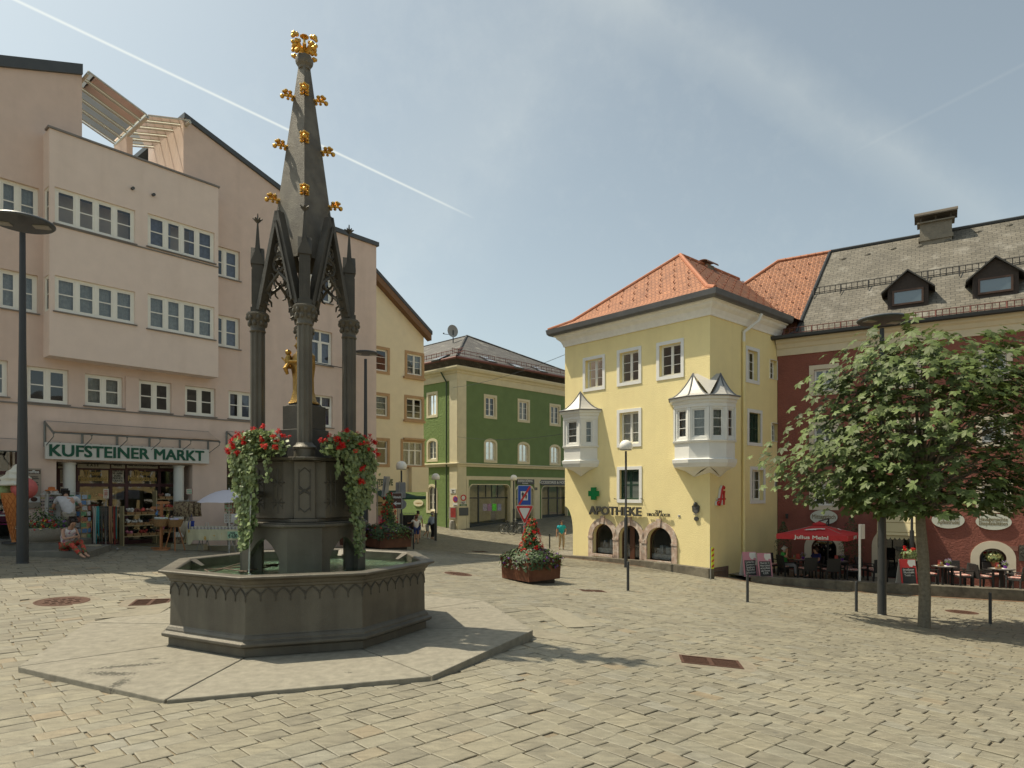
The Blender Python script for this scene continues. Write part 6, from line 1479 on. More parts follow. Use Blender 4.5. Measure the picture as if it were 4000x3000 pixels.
def roofz(d): # kicked profile
 return zre-.05+(.42*(d+.5)/1.1 if d < .6 else .42+(d-.6)/(Dd-.6)*(zrr-zre-.37))
dk = .6
def rpt(px, py):
 return on_roof(px, py, RP(0, dk, roofz(dk)), RP(5, dk, roofz(dk)), RP(0, Dd, zrr))
mb = MB(); sb0, sb1 = .75, 1.57
def rq(sa0, sa1, sb0_, sb1_, d0, d1): mb.quad(RP(sa0, d0, roofz(d0)), RP(sa1, d0, roofz(d0)), RP(sb1_, d1, roofz(d1)), RP(sb0_, d1, roofz(d1)))
rq(sb0-.25, RLn, sb0, RLn, -.5, dk); rq(sb0, RLn, sb1, RLn, dk, Dd)
mb.quad(RP(sb1, Dd, zrr), RP(RLn, Dd, zrr), RP(RLn, 12.5, zre), RP(-3, 12.5, zre)); rroof = mb.build('roof', SLG, rh, uv=True)
mb = MB(); rq(-3.2, sb0-.25, -2.9, sb0, -.5, dk); rq(-2.9, sb0, -1.08, sb1, dk, Dd); PH = rpt(2882, 1128)[0]; mb.add([RP(-2.9, dk, roofz(dk)), RP(-1.08, Dd, zrr), PH], [(0, 1, 2)]); mb.quad(RP(-1.08, Dd, zrr), RP(sb1, Dd, zrr), RP(sb1, 12.5, zre), RP(-3, 12.5, zre)); oro = mb.build('orange_roof_end', ORT, rh, uv=True)
ridge(oro, [PH, RP(-1.08, Dd, zrr)]); ridge(oro, [RP(-1.08, Dd, zrr), RP(sb1, Dd, zrr)], .12)
hooks(oro, RP(-2.9, dk, roofz(dk)), RP(sb0, dk, roofz(dk)), RP(-1.08, Dd, zrr), inside=lambda x, y, a: .3*y < x < 1+.2*y-.05)
mb = MB(); mb.tube([RP(sb0-.25, -.5, roofz(-.5)+.06), RP(sb0, dk, roofz(dk)+.07), RP(sb1, Dd, zrr+.07)], .07, 6); mb.build('verge_flashing', DARKM, rroof)
mb = MB(); mb.tube([RP(sb1, Dd, zrr+.04), RP(RLn, Dd, zrr+.04)], .09, 6); mb.build('ridge_cap', DARKM, rroof)
mb = MB(); extrude_profile(mb, [(RP(-.6, -.5, 0), rdw.n), (RP(RLn, -.5, 0), rdw.n)], None, [(-.2, zre-.05), (.0, zre-.1), (.1, zre-.05), (.12, zre+.08), (.05, zre+.08)]); mb.build('gutter', DARKM, rroof, uv=None)
def guard(d, m, name, s0, s1, step, hgt, thick):
 mb = MB(); z = roofz(d)
 for h in (.10, hgt): mb.tube([RP(s0, d, z+h), RP(s1, d, z+h)], thick*.6, 4)
 s = s0; i = 0
 while s < s1:
  mb.tube([RP(s, d, z+.0), RP(s, d, z+hgt)], thick*.5 if i % 5 else thick, 4)
  if i % 5 == 0: mb.tube([RP(s, d, z+hgt), RP(s, d-.3, z-.2)], thick*.7, 4)
  s += step; i += 1
 mb.build(name, m, rroof)
guard(.05, RED_, 'lower_snow_guard', .3, 22, .24, .34, .035); guard(2.95, mat('black_iron', (.03, .028, .025), .6), 'upper_snow_guard', 1.2, 22, .24, .34, .035)
BRW = mat('dark_brown_wood', (.035, .024, .017), .7, var=.3, vscale=9, bump=.3)
def dormer(px, py, label):
 c, n = rpt(px, py); mb = MB(); M = frame(c, rdw.d, -rdw.n); mb.M = M; w = .78; h = .95; D_ = 1.9
 mb.box(-w, w, -.02, D_, -.05, h); mb.add([(-w, -.02, h), (w, -.02, h), (0, -.02, h+.62), (-w, D_, h), (w, D_, h), (0, D_, h+.62)], [(0, 1, 2), (3, 5, 4)]); o = mb.build('dormer', BRW, rroof, uv=None); o['label'] = label
 mb = MB(); mb.M = M
 for s in (-1, 1):
  vs = [(s*(w+.25), -.2, h-.18), (0, -.2, h+.72), (0, D_+.6, h+.72), (s*(w+.25), D_+.6, h-.18)]; mb.add(vs+[(x, y, z-.07) for x, y, z in vs], [(0, 1, 2, 3), (7, 6, 5, 4), (0, 4, 5, 1), (1, 5, 6, 2), (2, 6, 7, 3), (3, 7, 4, 0)])
 mb.build('dormer_roof', mat('dark_dormer_sheet', (.05, .048, .043), .6), o, uv=None)
 mb = MB(); mb.M = M
 for x0, x1, z0, z1 in ((-.6, .6, .12, .2), (-.6, .6, .72, .8), (-.6, -.52, .2, .72), (.52, .6, .2, .72)): mb.box(x0, x1, -.08, -.021, z0, z1)
 f_ = mb.build('window_frame', mat('brown_window_frame', (.07, .035, .02), .5), o, uv=None)
 mb = MB(); mb.M = M; mb.box(-.53, .53, -.045, -.03, .19, .73); mb.build('pane', mat('sky_reflecting_pane', (.10, .14, .16), .06, spec=1.0, coat=1.0), f_, uv=None)
dormer(3546, 1200, 'left dormer with gabled hood and white box on its sill'); dormer(3888, 1156, 'right dormer with gabled hood')
c, n = rpt(3655, 935); mb = MB(); M = frame(c, rdw.d, -rdw.n) @ Matrix.Scale(.78, 4); mb.M = M
mb.box(-.85, .85, -.35, .45, -.6, 1.0); mb.box(-.92, .92, -.42, .52, -.1, .12); mb.box(-1.0, 1.0, -.5, .6, 1.0, 1.08); ch = mb.build('chimney', mat('stone_chimney', (.20, .18, .14), .9, var=.2, bump=.6, bscale=20), rroof, uv=None)
mb = MB(); mb.M = M
for x in (-.8, 0, .8): mb.box(x-.04, x+.04, -.3, .4, 1.08, 1.5)
k = 8; vs = []
for x in (-1.15, 1.15):
 for q in (0, -.05): vs += [(x, .05+.75*math.cos(math.pi*i/k), 1.45+q+.32*math.sin(math.pi*i/k)) for i in range(k+1)]
m_ = k+1; mb.add(vs, [(i, i+1, 2*m_+i+1, 2*m_+i) for i in range(k)]+[(m_+i, m_+i+1, 3*m_+i+1, 3*m_+i) for i in range(k)]+[(i, i+1, m_+i+1, m_+i) for i in range(k)]+[(2*m_+i, 2*m_+i+1, 3*m_+i+1, 3*m_+i) for i in range(k)])
mb.build('chimney_hood', mat('brown_sheet_hood', (.10, .085, .065), .7, .3), ch, uv=None)
for i, (px, py) in enumerate(((3293, 1012), (3389, 994), (3489, 972), (3592, 962), (3702, 940), (3820, 905), (3941, 880))):
 c, n = rpt(px, py); mb = MB(); mb.M = frame(c, rdw.d, n.cross(rdw.d), n); mb.ball((0, 0, 0), .16, 8, 5, sc=(1, .7, .5)); mb.build('roof_vent', SLG, rroof, uv=True)
AWN = mat('cream_awning', (.62, .55, .33), .85, var=.03, trans=.25)
a, b = rdw.s(3428, .5), rdw.s(3606, .5); z1 = rdw.z(3520, 1985, .2); z0 = rdw.z(3520, 2098, 1.0); mb = MB()
for i, (zz, dd) in enumerate(((z1, .05), (z1-.35, .35), (z1-.75, .62), (z1-1.15, .82), (z0, 1.0))): pass
pr = [(z1, .05), (z1-.25, .38), (z1-.6, .66), (z1-1.0, .86), (z0+.05, 1.0)]
for (za, da), (zb_, db) in zip(pr, pr[1:]): mb.quad(rdw.P(a, za, da), rdw.P(b, za, da), rdw.P(b, zb_, db), rdw.P(a, zb_, db))
nsc = 10
for i in range(nsc):
 s, s2 = a+(b-a)*i/nsc, a+(b-a)*(i+1)/nsc; sm_ = (s+s2)/2; mb.add([rdw.P(s, z0+.05, 1.0), rdw.P(s2, z0+.05, 1.0), rdw.P(s2, z0-.02, 1.0), rdw.P(s2-.03, z0-.08, 1.0), rdw.P(sm_, z0-.12, 1.0), rdw.P(s+.03, z0-.08, 1.0), rdw.P(s, z0-.02, 1.0)], [(0, 1, 2, 3, 4, 5, 6)])
for s in (a, b): mb.add([rdw.P(s, z, d) for z, d in pr]+[rdw.P(s, z0+.05, .0), rdw.P(s, z1, 0)], [tuple(range(7))])
aw = mb.build('awning', AWN, rh, uv=None)
mb = MB()
for za, da in pr[1:-1]+[(z0+.06, 1.0)]: mb.tube([rdw.P(a, za, da+.006), rdw.P(b, za, da+.006)], .012, 4)
mb.build('awning_seam', mat('ochre_seam', (.25, .17, .06), .8), aw)
def oval(px0, px1, py0, py1, lines, label):
 t = plate('oval_sign', label, 'sign', rdw, px0, px1, py0, py1, mat('pale_green_white_enamel', (.56, .58, .50), .5), lines, ink=mat('olive_script', (.20, .17, .09), .7), round_=True, th=.04, d=.03, group='oval signs on the red wall')
oval(3165, 3272, 1992, 2048, [(3218, 2019, 'Mittagstisch', 17, 92)], 'oval white sign reading Mittagstisch above the red parasol')
oval(3639, 3768, 1999, 2064, [(3705, 2024, 'Ofenfrischer', 15, 88), (3705, 2040, 'Apfelstrudel', 15, 86)], 'oval white sign reading Ofenfrischer Apfelstrudel')
oval(3811, 3952, 2007, 2070, [(3880, 2029, 'Hausgemachte', 15, 112), (3880, 2045, 'Eisspezialitäten', 15, 112)], 'oval white sign reading Eisspezialitäten, partly behind leaves')
r = rdw.rect(3980, 4040, 2130, 2192); t = thing('cast_relief', 'dark ornamental cast relief plaque at the right end of the red wall', 'relief', rdw.P(r[0]+.3, r[2])); mb = MB(); wbox(mb, rdw, *r, .0, .06); mb.build('plate', IRON2, t)
mb = MB()
for i in range(14):
 s = r[0]+.1+(r[1]-r[0]-.2)*rw.random(); z = r[2]+.1+(r[3]-r[2]-.2)*rw.random(); arc(mb, lambda x, y: rdw.P(x, y, .07), s, z, .07, 0, 5.2, .016, 8)
mb.build('scrollwork', IRON2, t)
plate('stone_tablet', 'small blank reddish stone tablet beside the relief plaque', 'tablet', rdw, 3940, 3976, 2133, 2152, mat('reddish_stone', (.22, .10, .075), .8, var=.2), d=.005)
mb = MB(); c = rdw.P(rdw.s(3075), rdw.z(3075, 2015), .12); mb.tube([c-Vector((0, 0, .12)), c+Vector((0, 0, .1))], [.05, .07], 8); mb.tube([c, c+rdw.n*-.12], .02, 5); tag(mb.build('wall_lamp', DARKM), 'tiny dark wall lamp on the red wall near the yellow house', 'wall lamp')
# ================================================================ STREET FURNITURE
def slab_line(name, label, pts, top, wdt, base=-.5, m=None):
 """low wall along ground points; top = heights"""
 mb = MB(); c = pts[0];
 t = thing(name, label, 'low wall', Vector((c[0], c[1], float(gz(*c)))))
 n = len(pts)
 for i in range(n-1):
  a, b = Vector((*pts[i], 0)), Vector((*pts[i+1], 0)); d = (b-a); L_ = d.length; d.normalize(); o = Vector((d.y, -d.x, 0)); o = o if o.y < 0 else -o
  k = max(1, int(L_/2.6))
  for j in range(k):
   mb = MB(); p = a+d*(L_*j/k+.004); q = a+d*(L_*(j+1)/k-.004); zp = top[i]+(top[i+1]-top[i])*j/k; zq = top[i]+(top[i+1]-top[i])*(j+1)/k
   vs = [p, q, q-o*wdt, p-o*wdt]; zt = [zp, zq, zq, zp]
   mb.add([Vector((v.x, v.y, z-1.2)) for v, z in zip(vs, zt)]+[Vector((v.x, v.y, z)) for v, z in zip(vs, zt)], [(0, 3, 2, 1), (4, 5, 6, 7), (0, 1, 5, 4), (1, 2, 6, 5), (2, 3, 7, 6), (3, 0, 4, 7)]); mb.build('wall_block', m, t, bevel=.008)
 return t
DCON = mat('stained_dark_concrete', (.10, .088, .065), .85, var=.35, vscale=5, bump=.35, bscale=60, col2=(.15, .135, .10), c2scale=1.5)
P1 = Vector(((2185-CX)/F*33.0, 33.0, 0)); P2 = Vector(((2768-CX)/F*25.3, 25.3, 0))
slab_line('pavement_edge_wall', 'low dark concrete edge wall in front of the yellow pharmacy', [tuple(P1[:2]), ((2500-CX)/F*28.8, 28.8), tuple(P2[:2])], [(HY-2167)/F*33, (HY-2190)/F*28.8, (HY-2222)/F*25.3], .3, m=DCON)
W0 = ((2934-CX)/F*26.3, 26.3); W1 = ((4000-CX)/F*23.8, 23.8); W2 = (30, 20.6)
tz = lambda t_: (HY-2252)/F*26.3+((HY-2306)/F*23.8-(HY-2252)/F*26.3)*t_
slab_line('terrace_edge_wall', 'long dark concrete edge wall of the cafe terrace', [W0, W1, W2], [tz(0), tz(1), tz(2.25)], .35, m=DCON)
PAVE = tile_mat('terrace_paving', (.22, .20, .155), (.17, .158, .125), (.06, .05, .04), .45, .3, bump=.3, dist=.01, mort=.01)
mb = MB(); q = [Vector((P1.x, P1.y, (HY-2167)/F*33-.02)), Vector(((2500-CX)/F*28.8, 28.8, (HY-2190)/F*28.8-.02)), Vector((P2.x, P2.y, (HY-2222)/F*25.3-.02)), Vector((*yl.P(-.1, 0)[:2], -3.42)), Vector((*yl.P(LL+1.2, 0, -.3)[:2], -3.28))]
q2 = [Vector((*yl.P(-.1, 0, -1)[:2], -3.42)), Vector((*yl.P(LL+1.2, 0, -1.4)[:2], -3.28))]
mb.add(q+q2, [(0, 1, 3, 4), (1, 2, 3), (4, 3, 5, 6)]); o = mb.build('pharmacy_pavement', PAVE, uv=True); o['kind'] = 'structure'
mb = MB(); zz = lambda p, t_: Vector((p[0], p[1], t_))
mb.add([zz(W0, tz(0)-.05), zz(W1, tz(1)-.05), zz(W2, tz(2.25)-.05), zz(rdw.P(24, 0)[:2], -4.15), zz(rdw.P(8, 0)[:2], -3.96), zz(rdw.P(-.6, 0, 0)[:2], -3.72), zz(yrr.P(1.5, 0, 0)[:2], -3.62)], [(0, 1, 4, 5, 6), (1, 2, 3, 4)]); o = mb.build('cafe_terrace', PAVE, uv=True); o['kind'] = 'structure'
def terr(px, y):
 """point on the cafe terrace"""
 x = (px-CX)/F*y; t_ = (x-W0[0])/(W1[0]-W0[0]); yw_ = W0[1]+(W1[1]-W0[1])*t_; k = max(0, min(1, (y-yw_)/4.0))
 return Vector((x, y, tz(t_)-.05-.16*k))
mb = MB()
for a, b in ((tuple(P1[:2]), ((2500-CX)/F*28.8, 28.8)), (((2500-CX)/F*28.8, 28.8), W0), (W0, W1), (W1, W2)):
 n_ = 16
 for i in range(n_):
  p = Vector(a)+(Vector(b)-Vector(a))*(i/n_); q = Vector(a)+(Vector(b)-Vector(a))*((i+1)/n_); d = (q-p).normalized(); o = Vector((d.y, -d.x)); o = o if o.y < 0 else -o
  c = [p+o*.02, q+o*.02, q+o*.20, p+o*.20]; mb.add([Vector((v.x, v.y, float(gz(v.x, v.y))+.016)) for v in c], [(0, 1, 2, 3)])
tag(mb.build('channel_drain', mat('rusty_channel_grating', (.20, .115, .06), .8, var=.5, vscale=60), uv=None), 'rust brown channel drain running along the concrete edge walls', 'drain')
def bollard(c, label, h=.9, r=.042, first=[None]):
 if first[0] is None:
  t = thing('bollard', label, 'bollard', (0, 0, 0), 'dark grey steel bollards')
  mb = MB(); mb.lathe([(r, -.1), (r, .82), (r*.86, .825), (r*.86, .835), (r, .84), (r, .885), (r*.8, .9), (.002, .905)], 16); mb.build('post', DARKM, t, smooth=True)
  mb = MB(); mb.lathe([(r+.012, 0), (r+.012, .012), (r, .016)], 16); mb.build('base_ring', DARKM, t); first[0] = t
 else:
  f_ = first[0]; t = f_.copy(); COL.objects.link(t); t['label'] = label
  for ch in f_.children: k = ch.copy(); COL.objects.link(k); k.parent = t
 t.location = c; return t
for px, y, l_ in ((2453, 20, 'bollard in front of the globe lamp and pharmacy arcade'), (2920, 20, 'bollard before the left end of the cafe terrace wall'), (3345, 19.3, 'bollard in front of the white light box post'), (3868, 18.7, 'bollard at the right edge of the square, right of the tree'), (2147, 39, 'far bollard left of the man in the turquoise shirt'), (1622, 40, 'far bollard beside the woman at the clothes rack'), (1615, 32.8, 'bollard at the right end of the second flower planter')):
 bollard(gat(px, y), l_)
def disc_lamp(c, ztop, R_, r0_, label, ang):
 t = thing('disc_street_lamp', label, 'street lamp', c, 'tall grey street lamps with a disc head'); h = ztop-c.z
 mb = MT(c); mb.lathe([(r0_+.01, -.1), (r0_+.01, .02), (r0_, .03), (r0_*.96, 2.0), (r0_*.62, h*.62), (r0_*.5, h-.3)], 20); mb.build('pole', DARKM, t, smooth=True)
 mb = MT(c); th = R_*.13; mb.lathe([(.05, h-th-.02), (R_*.3, h-th-.02), (R_-.03, h-th+.01), (R_, h-th+.04), (R_, h-.03), (R_-.03, h), (.01, h+.03)], 40); hd = mb.build('disc_head', mat('lamp_disc_grey', (.085, .095, .105), .45, .3), t, smooth=True)
 for s in (0, math.pi):
  mb = MB(); mb.M = Matrix.Translation(c) @ Matrix.Rotation(ang+s, 4, 'Z'); mb.box(R_*.35, R_*.85, -R_*.16, R_*.16, h-th-.035, h-th-.0); mb.build('lamp_panel', mat('frosted_lamp_panel', (.30, .29, .26), .3), hd)
c = gat(88, 16.5); disc_lamp(c, (HY-885)/F*16.5+.14, .70, .13, 'tall disc lamp at the left edge before the souvenir shop', .3)
c = gat(3445, 19.6); disc_lamp(c, (HY-1262)/F*19.6+.14, .68, .125, 'tall disc lamp rising behind the chestnut tree at the right', .2)
c = gat(1428, 29); disc_lamp(c, (HY-1385)/F*29+.1, .55, .125, 'tall disc lamp behind the fountain at the corner of the pink building', .5)
GLOBE = mat('white_globe', (.78, .77, .72), .25, spec=.6);
def globe_lamp(c, z, R_, r0_, label, zc_=None):
 t = thing('globe_street_lamp', label, 'street lamp', c, 'street lamps with a white globe'); h = z-c.z
 mb = MT(c); hh = h*.42; mb.lathe([(r0_*1.7, -.1), (r0_*1.7, hh), (r0_*1.45, hh+.05), (r0_, hh+.08), (r0_, h-R_*.7)], 16); mb.build('pole', DARKM, t, smooth=True)
 mb = MT(c); mb.ball((0, 0, h), R_, 24, 16, z0=-.52); mb.build('globe', GLOBE, t, smooth=True)
 mb = MT(c); mb.lathe([(R_*.9, h-R_*.56), (R_*.9, h-R_*.52), (.05, h-R_*.50)], 24); mb.build('collar', DARKM, t)
def gl(px, y, py, R_, r_, label, zb_=None):
 c = gat(px, y) if zb_ is None else Vector(((px-CX)/F*y, y, zb_)); globe_lamp(c, (HY-py)/F*y, R_, r_, label)
gl(2445, 27.6, 1744, .28, .045, 'globe lamp standing before the pharmacy arcade', -3.45)
gl(1568, 33, 1822, .28, .045, 'globe lamp carrying the back of a grey sign behind the second planter')
gl(1702, 41, 1865, .26, .05, 'globe lamp behind the couple on the street')
gl(2007, 47, 1868, .25, .05, 'globe lamp beside the bicycles at the green house')
STEEL = mat('galvanised_post', (.30, .30, .28), .45, .6, var=.15)
def signpost(name, label, c, h, cat='traffic sign', r=.03, parent_h=None):
 t = thing(name, label, cat, c); mb = MT(c); mb.tube([(0, 0, -.1), (0, 0, h)], r, 10); mb.build('post', STEEL, t, smooth=True); return t
def face(t, c, x0, x1, z0, z1, y, m, name, th=.012, r=0.0, rot=0):
 mb = MB(); mb.M = Matrix.Translation(c) @ Matrix.Rotation(rot, 4, 'Z')
 if r:
  pts = []
  for (cx_, cz_, a0) in ((x1-r, z1-r, 0), (x0+r, z1-r, 90), (x0+r, z0+r, 180), (x1-r, z0+r, 270)):
   for k in range(5): a = R(a0+22.5*k); pts.append((cx_+r*math.cos(a), cz_+r*math.sin(a)))
  n_ = len(pts); mb.add([(x, y, z) for x, z in pts]+[(x, y+th, z) for x, z in pts], [tuple(range(n_)), tuple(range(n_, 2*n_))]+[(i, (i+1) % n_, n_+(i+1) % n_, n_+i) for i in range(n_)])
 else: mb.box(x0, x1, y, y+th, z0, z1)
 return mb.build(name, m, t, uv=None)
y = 23.0; c = Vector(((2047-CX)/F*y, y, float(gz((2047-CX)/F*y, y)))); k = y/F
t = signpost('pedestrian_zone_sign', 'blue end of pedestrian zone sign above a give way triangle on one post', c, (HY-1895)*k-c.z)
f_ = lambda px, py: ((px-2047)*k, (HY-py)*k-c.z)
x0, z1 = f_(2022, 1896); x1, z0 = f_(2075, 1974)
face(t, c, x0, x1, z0, z1, -.05, ENM, 'white_rim', r=.04); bl = face(t, c, x0+.015, x1-.015, z0+.015, z1-.015, -.056, BLUE, 'blue_panel', .005, r=.03)
q0 = f_(2034, 1954); q1 = f_(2062, 1919); face(t, c, q0[0], q1[0], q0[1], q1[1], -.060, ENM, 'white_square', .003)
mb = MT(c)
def fig(cx_, zb_, h, skirt):
 mb.ball((cx_, -.063, zb_+h*.92), h*.075, 8, 6, sc=(1, .1, 1))
 mb.add([(cx_+x*h, -.064, zb_+z*h) for x, z in ((-.13, .82), (.13, .82), (.2, .5), (.15, .5), (.1, .68), (.1, .45), ((.17 if skirt else .1), .3), (.06, .28), (.06, 0), (-.06, 0), (-.06, .28), ((-.17 if skirt else -.1), .3), (-.1, .45), (-.1, .68), (-.15, .5), (-.2, .5))], [tuple(range(16))])
fig(f_(2042, 0)[0], f_(0, 1948)[1], .25, False); fig(f_(2055, 0)[0], f_(0, 1951)[1], .19, True); mb.build('pedestrian_figures', BLACK, t, uv=None)
mb = MT(c); a = f_(2025, 1972); b = f_(2073, 1899); w_ = .035
mb.add([(a[0], -.068, a[1]), (a[0]+w_*1.6, -.068, a[1]), (b[0], -.068, b[1]-w_), (b[0], -.068, b[1]), (b[0]-w_*1.6, -.068, b[1]), (a[0], -.068, a[1]+w_)], [(0, 1, 2, 3, 4, 5)]); mb.build('red_bar', REDS, t, uv=None)
def tri_(t, c, pa, pb, pc, y, m, name, rot=None):
 cx_ = [(sum(p[0] for p in (pa, pb, pc))/3), (sum(p[1] for p in (pa, pb, pc))/3)]; pts = []
 for p in (pa, pb, pc):
  d = Vector((cx_[0]-p[0], cx_[1]-p[1])); d.normalize(); q = Vector(p)+d*.05; s = Vector((-d.y, d.x))
  pts += [tuple(q-s*.03-d*.012), tuple(Vector(p)+d*.012), tuple(q+s*.03-d*.012)]
 mb = MT(c); mb.add([(x, y, z) for x, z in pts]+[(x, y+.01, z) for x, z in pts], [tuple(range(9)), tuple(range(9, 18))]+[(i, (i+1) % 9, 9+(i+1) % 9, 9+i) for i in range(9)]); return mb.build(name, m, t, uv=None)
A3, B3, C3 = f_(2014, 1975), f_(2084, 1975), f_(2049, 2047)
def sc_(p, s): m_ = (sum(q[0] for q in (A3, B3, C3))/3, sum(q[1] for q in (A3, B3, C3))/3); return (m_[0]+(p[0]-m_[0])*s, m_[1]+(p[1]-m_[1])*s)
tri_(t, c, A3, B3, C3, -.05, ENM, 'triangle_rim'); tri_(t, c, *[sc_(p, .94) for p in (A3, B3, C3)], -.056, REDS, 'red_triangle'); tri_(t, c, *[sc_(p, .60) for p in (A3, B3, C3)], -.062, ENM, 'white_triangle')
y = 30.0; c = gat(1554, y); k = y/F; t = signpost('direction_sign', 'brown sign reading Altstadt with a white arrow to the left', c, (HY-1925)*k-c.z, 'direction sign')
f_ = lambda px, py: ((px-1554)*k, (HY-py)*k-c.z); x0, z1 = f_(1533, 1925); x1, z0 = f_(1571, 1987)
BRN = mat('sign_brown', (.07, .028, .015), .5); face(t, c, x0, x1, z0, z1, -.05, ENM, 'white_rim', r=.03); face(t, c, x0+.015, x1-.015, z0+.015, z1-.015, -.056, BRN, 'brown_panel', .005, r=.02)
lettering('Altstadt', .15, Matrix.Translation(c+Vector(((x0+x1)/2, -.058, z1-.2))) @ Matrix.Rotation(R(90), 4, 'X'), ENM, t, depth=.004, bold=.005, width=.36)
mb = MB(); mb.M = Matrix.Translation(c+Vector(((x0+x1)/2, -.06, z0+.24))); mb.add([(-.17, 0, 0), (-.02, 0, .11), (-.05, 0, .035), (.17, 0, .035), (.17, 0, -.035), (-.05, 0, -.035), (-.02, 0, -.11)], [tuple(range(7))]); mb.build('arrow', ENM, t, uv=None)
y = 32.6; c = gat(1560, y); k = y/F; t = signpost('traffic_sign_back', 'tall grey sign seen from behind, beside the Altstadt sign', c, (HY-1880)*k-c.z)
f_ = lambda px, py: ((px-1560)*k, (HY-py)*k-c.z); x0, z1 = f_(1545, 1884); x1, z0 = f_(1584, 1946); BK = mat('grey_sign_back', (.26, .265, .27), .5, .5, var=.1)
face(t, c, x0, x1, z0, z1, .04, BK, 'sign_back', r=.05); mb = MB(); mb.M = Matrix.Translation(c+Vector((f_(1568, 0)[0], .05, f_(0, 1970)[1]))) @ Matrix.Rotation(R(90), 4, 'X'); mb.lathe([(.25, 0), (.25, .02)], 24); mb.build('round_sign_back', BK, t)
y = 31.0; c = gat(1474, y); k = y/F; t = signpost('traffic_mirror', 'tilted grey traffic mirror seen from the side at the pink corner', c, (HY-1890)*k-c.z, 'traffic mirror')
mb = MB(); mb.M = frame(c+Vector((.36, 0, (HY-1900)*k-c.z)), (.25, 1, 0), (0, 0, 1)); mb.M = frame(c+Vector((.40, 0, (HY-1900)*k-c.z)), (.15, 1, 0), (-1, .15, .15), (.12, 0, 1)); mb.box(-.35, .35, -.03, .03, -.48, .48); mb.box(-.3, .3, -.08, -.03, -.43, .43, taper=.05); mb.build('mirror_housing', BK, t)
mb = MT(c); h = (HY-1900)*k-c.z; mb.tube([(0, 0, h-.05), (.38, 0, h+.12)], .02, 6); mb.tube([(0, 0, h-.1), (.38, 0, h-.3)], .02, 6); mb.build('bracket', STEEL, t)
y = 25.0; c = Vector(((2776-CX)/F*y, y, float(gz((2776-CX)/F*y, y)))); k = y/F; t = signpost('chevron_marker', 'narrow yellow green and red striped marker board at the pharmacy corner', c, (HY-2135)*k-c.z, 'marker board', r=.025)
YG = mat('fluorescent_yellow', (.62, .70, .04), .5); x0, x1 = 0, .20; z1 = (HY-2138)*k-c.z; z0 = (HY-2222)*k-c.z
M_ = Matrix.Translation(c) @ Matrix.Rotation(R(28), 4, 'Z')
mb = MB(); mb.M = M_; mb.box(0, .13, -.045, -.03, z0, z1); bd = mb.build('board', YG, t, uv=None)
mb = MB(); mb.M = M_; hz = (z1-z0)/4
for i in range(4): zb_ = z0+hz*i; mb.add([(0, -.047, zb_+.03), (.13, -.047, zb_+hz*.45), (.13, -.047, zb_+hz*.9), (0, -.047, zb_+hz*.5)], [(0, 1, 2, 3)])
mb.build('red_stripe', REDS, bd, uv=None)
y = 25.6; c = terr(3358, y); k = y/F; t = thing('light_box_post', 'white post with a small white light box beside the red parasol', 'post', c)
mb = MT(c); h = (HY-2048)*k-c.z; mb.tube([(0, 0, 0), (0, 0, h)], .045, 10); mb.build('post', WHITE, t, smooth=True)
mb = MB(); mb.M = Matrix.Translation(c) @ Matrix.Rotation(.5, 4, 'Z'); mb.box(.05, .24, -.07, .07, h-.58, h); mb.build('light_box', mat('light_box_shell', (.62, .60, .54), .5), t, bevel=.015)
plate('shield_plaque', 'black shield plaque with gold lettering on the pink wall near the corner', 'plaque', pw, 1393, 1419, 1868, 1910, BLACK, [(1406, 1884, 'Gasthof', 6, 14), (1406, 1891, 'TIROLERHOF', 6, 18)], ink=GOLDT, d=.01)
t = plate('market_sign', 'long white signboard reading KUFSTEINER MARKT above the souvenir shop', 'sign', pw, 174, 812, 1742, 1802, ENM, th=.10, d=.08)
GRL = mat('garland_green_letter', (.012, .095, .055), .7, var=.5, vscale=14)
mk = txt(t, pw, 493, 1772, .185, 'KUFSTEINER MARKT', 42, GRL, .03, 606, name='garland_letters', depth=.03)
mb = MB(); a, b = pw.s(174), pw.s(812)
for px in range(190, 805, 40): s = pw.s(px); mb.tube([pw.P(s, pw.z(493, 1742)+.0, .0), pw.P(s, pw.z(493, 1742)-.0, .17)], .012, 4)
mb.build('bracket', DARKM, t)
t = plate('coffee_board', 'grey and brown coffee price board on the pink wall', 'sign', pw, 96, 160, 1830, 1985, mat('taupe_board', (.32, .27, .21), .6), [(134, 1862, 'espresso', 6, 30), (134, 1869, 'cappuccino', 6, 36), (137, 1884, 'latte', 6, 22), (134, 1893, 'macchiato', 6, 34)], d=.02)
r = pw.rect(98, 158, 1836, 1851, .06); mb = MB(); wbox(mb, pw, *r, .05, .056); hd = mb.build('brown_header', BRN, t, uv=None); txt(hd, pw, 130, 1843, .06, 'coffee', 12, ENM, .03, 46)
r = pw.rect(112, 156, 1940, 1962, .06); mb = MB(); wbox(mb, pw, *r, .05, .056); mb.build('cup_picture', ENM, t, uv=None); r = pw.rect(122, 144, 1942, 1959, .06); mb = MB(); mb.M = pw.M((r[0]+r[1])/2, (r[2]+r[3])/2, .06); n_ = 18; mb.add([(.09*math.cos(2*math.pi*i/n_), .075*math.sin(2*math.pi*i/n_), 0) for i in range(n_)], [tuple(range(n_))]); mb.build('coffee_disc', BRN, t, uv=None)
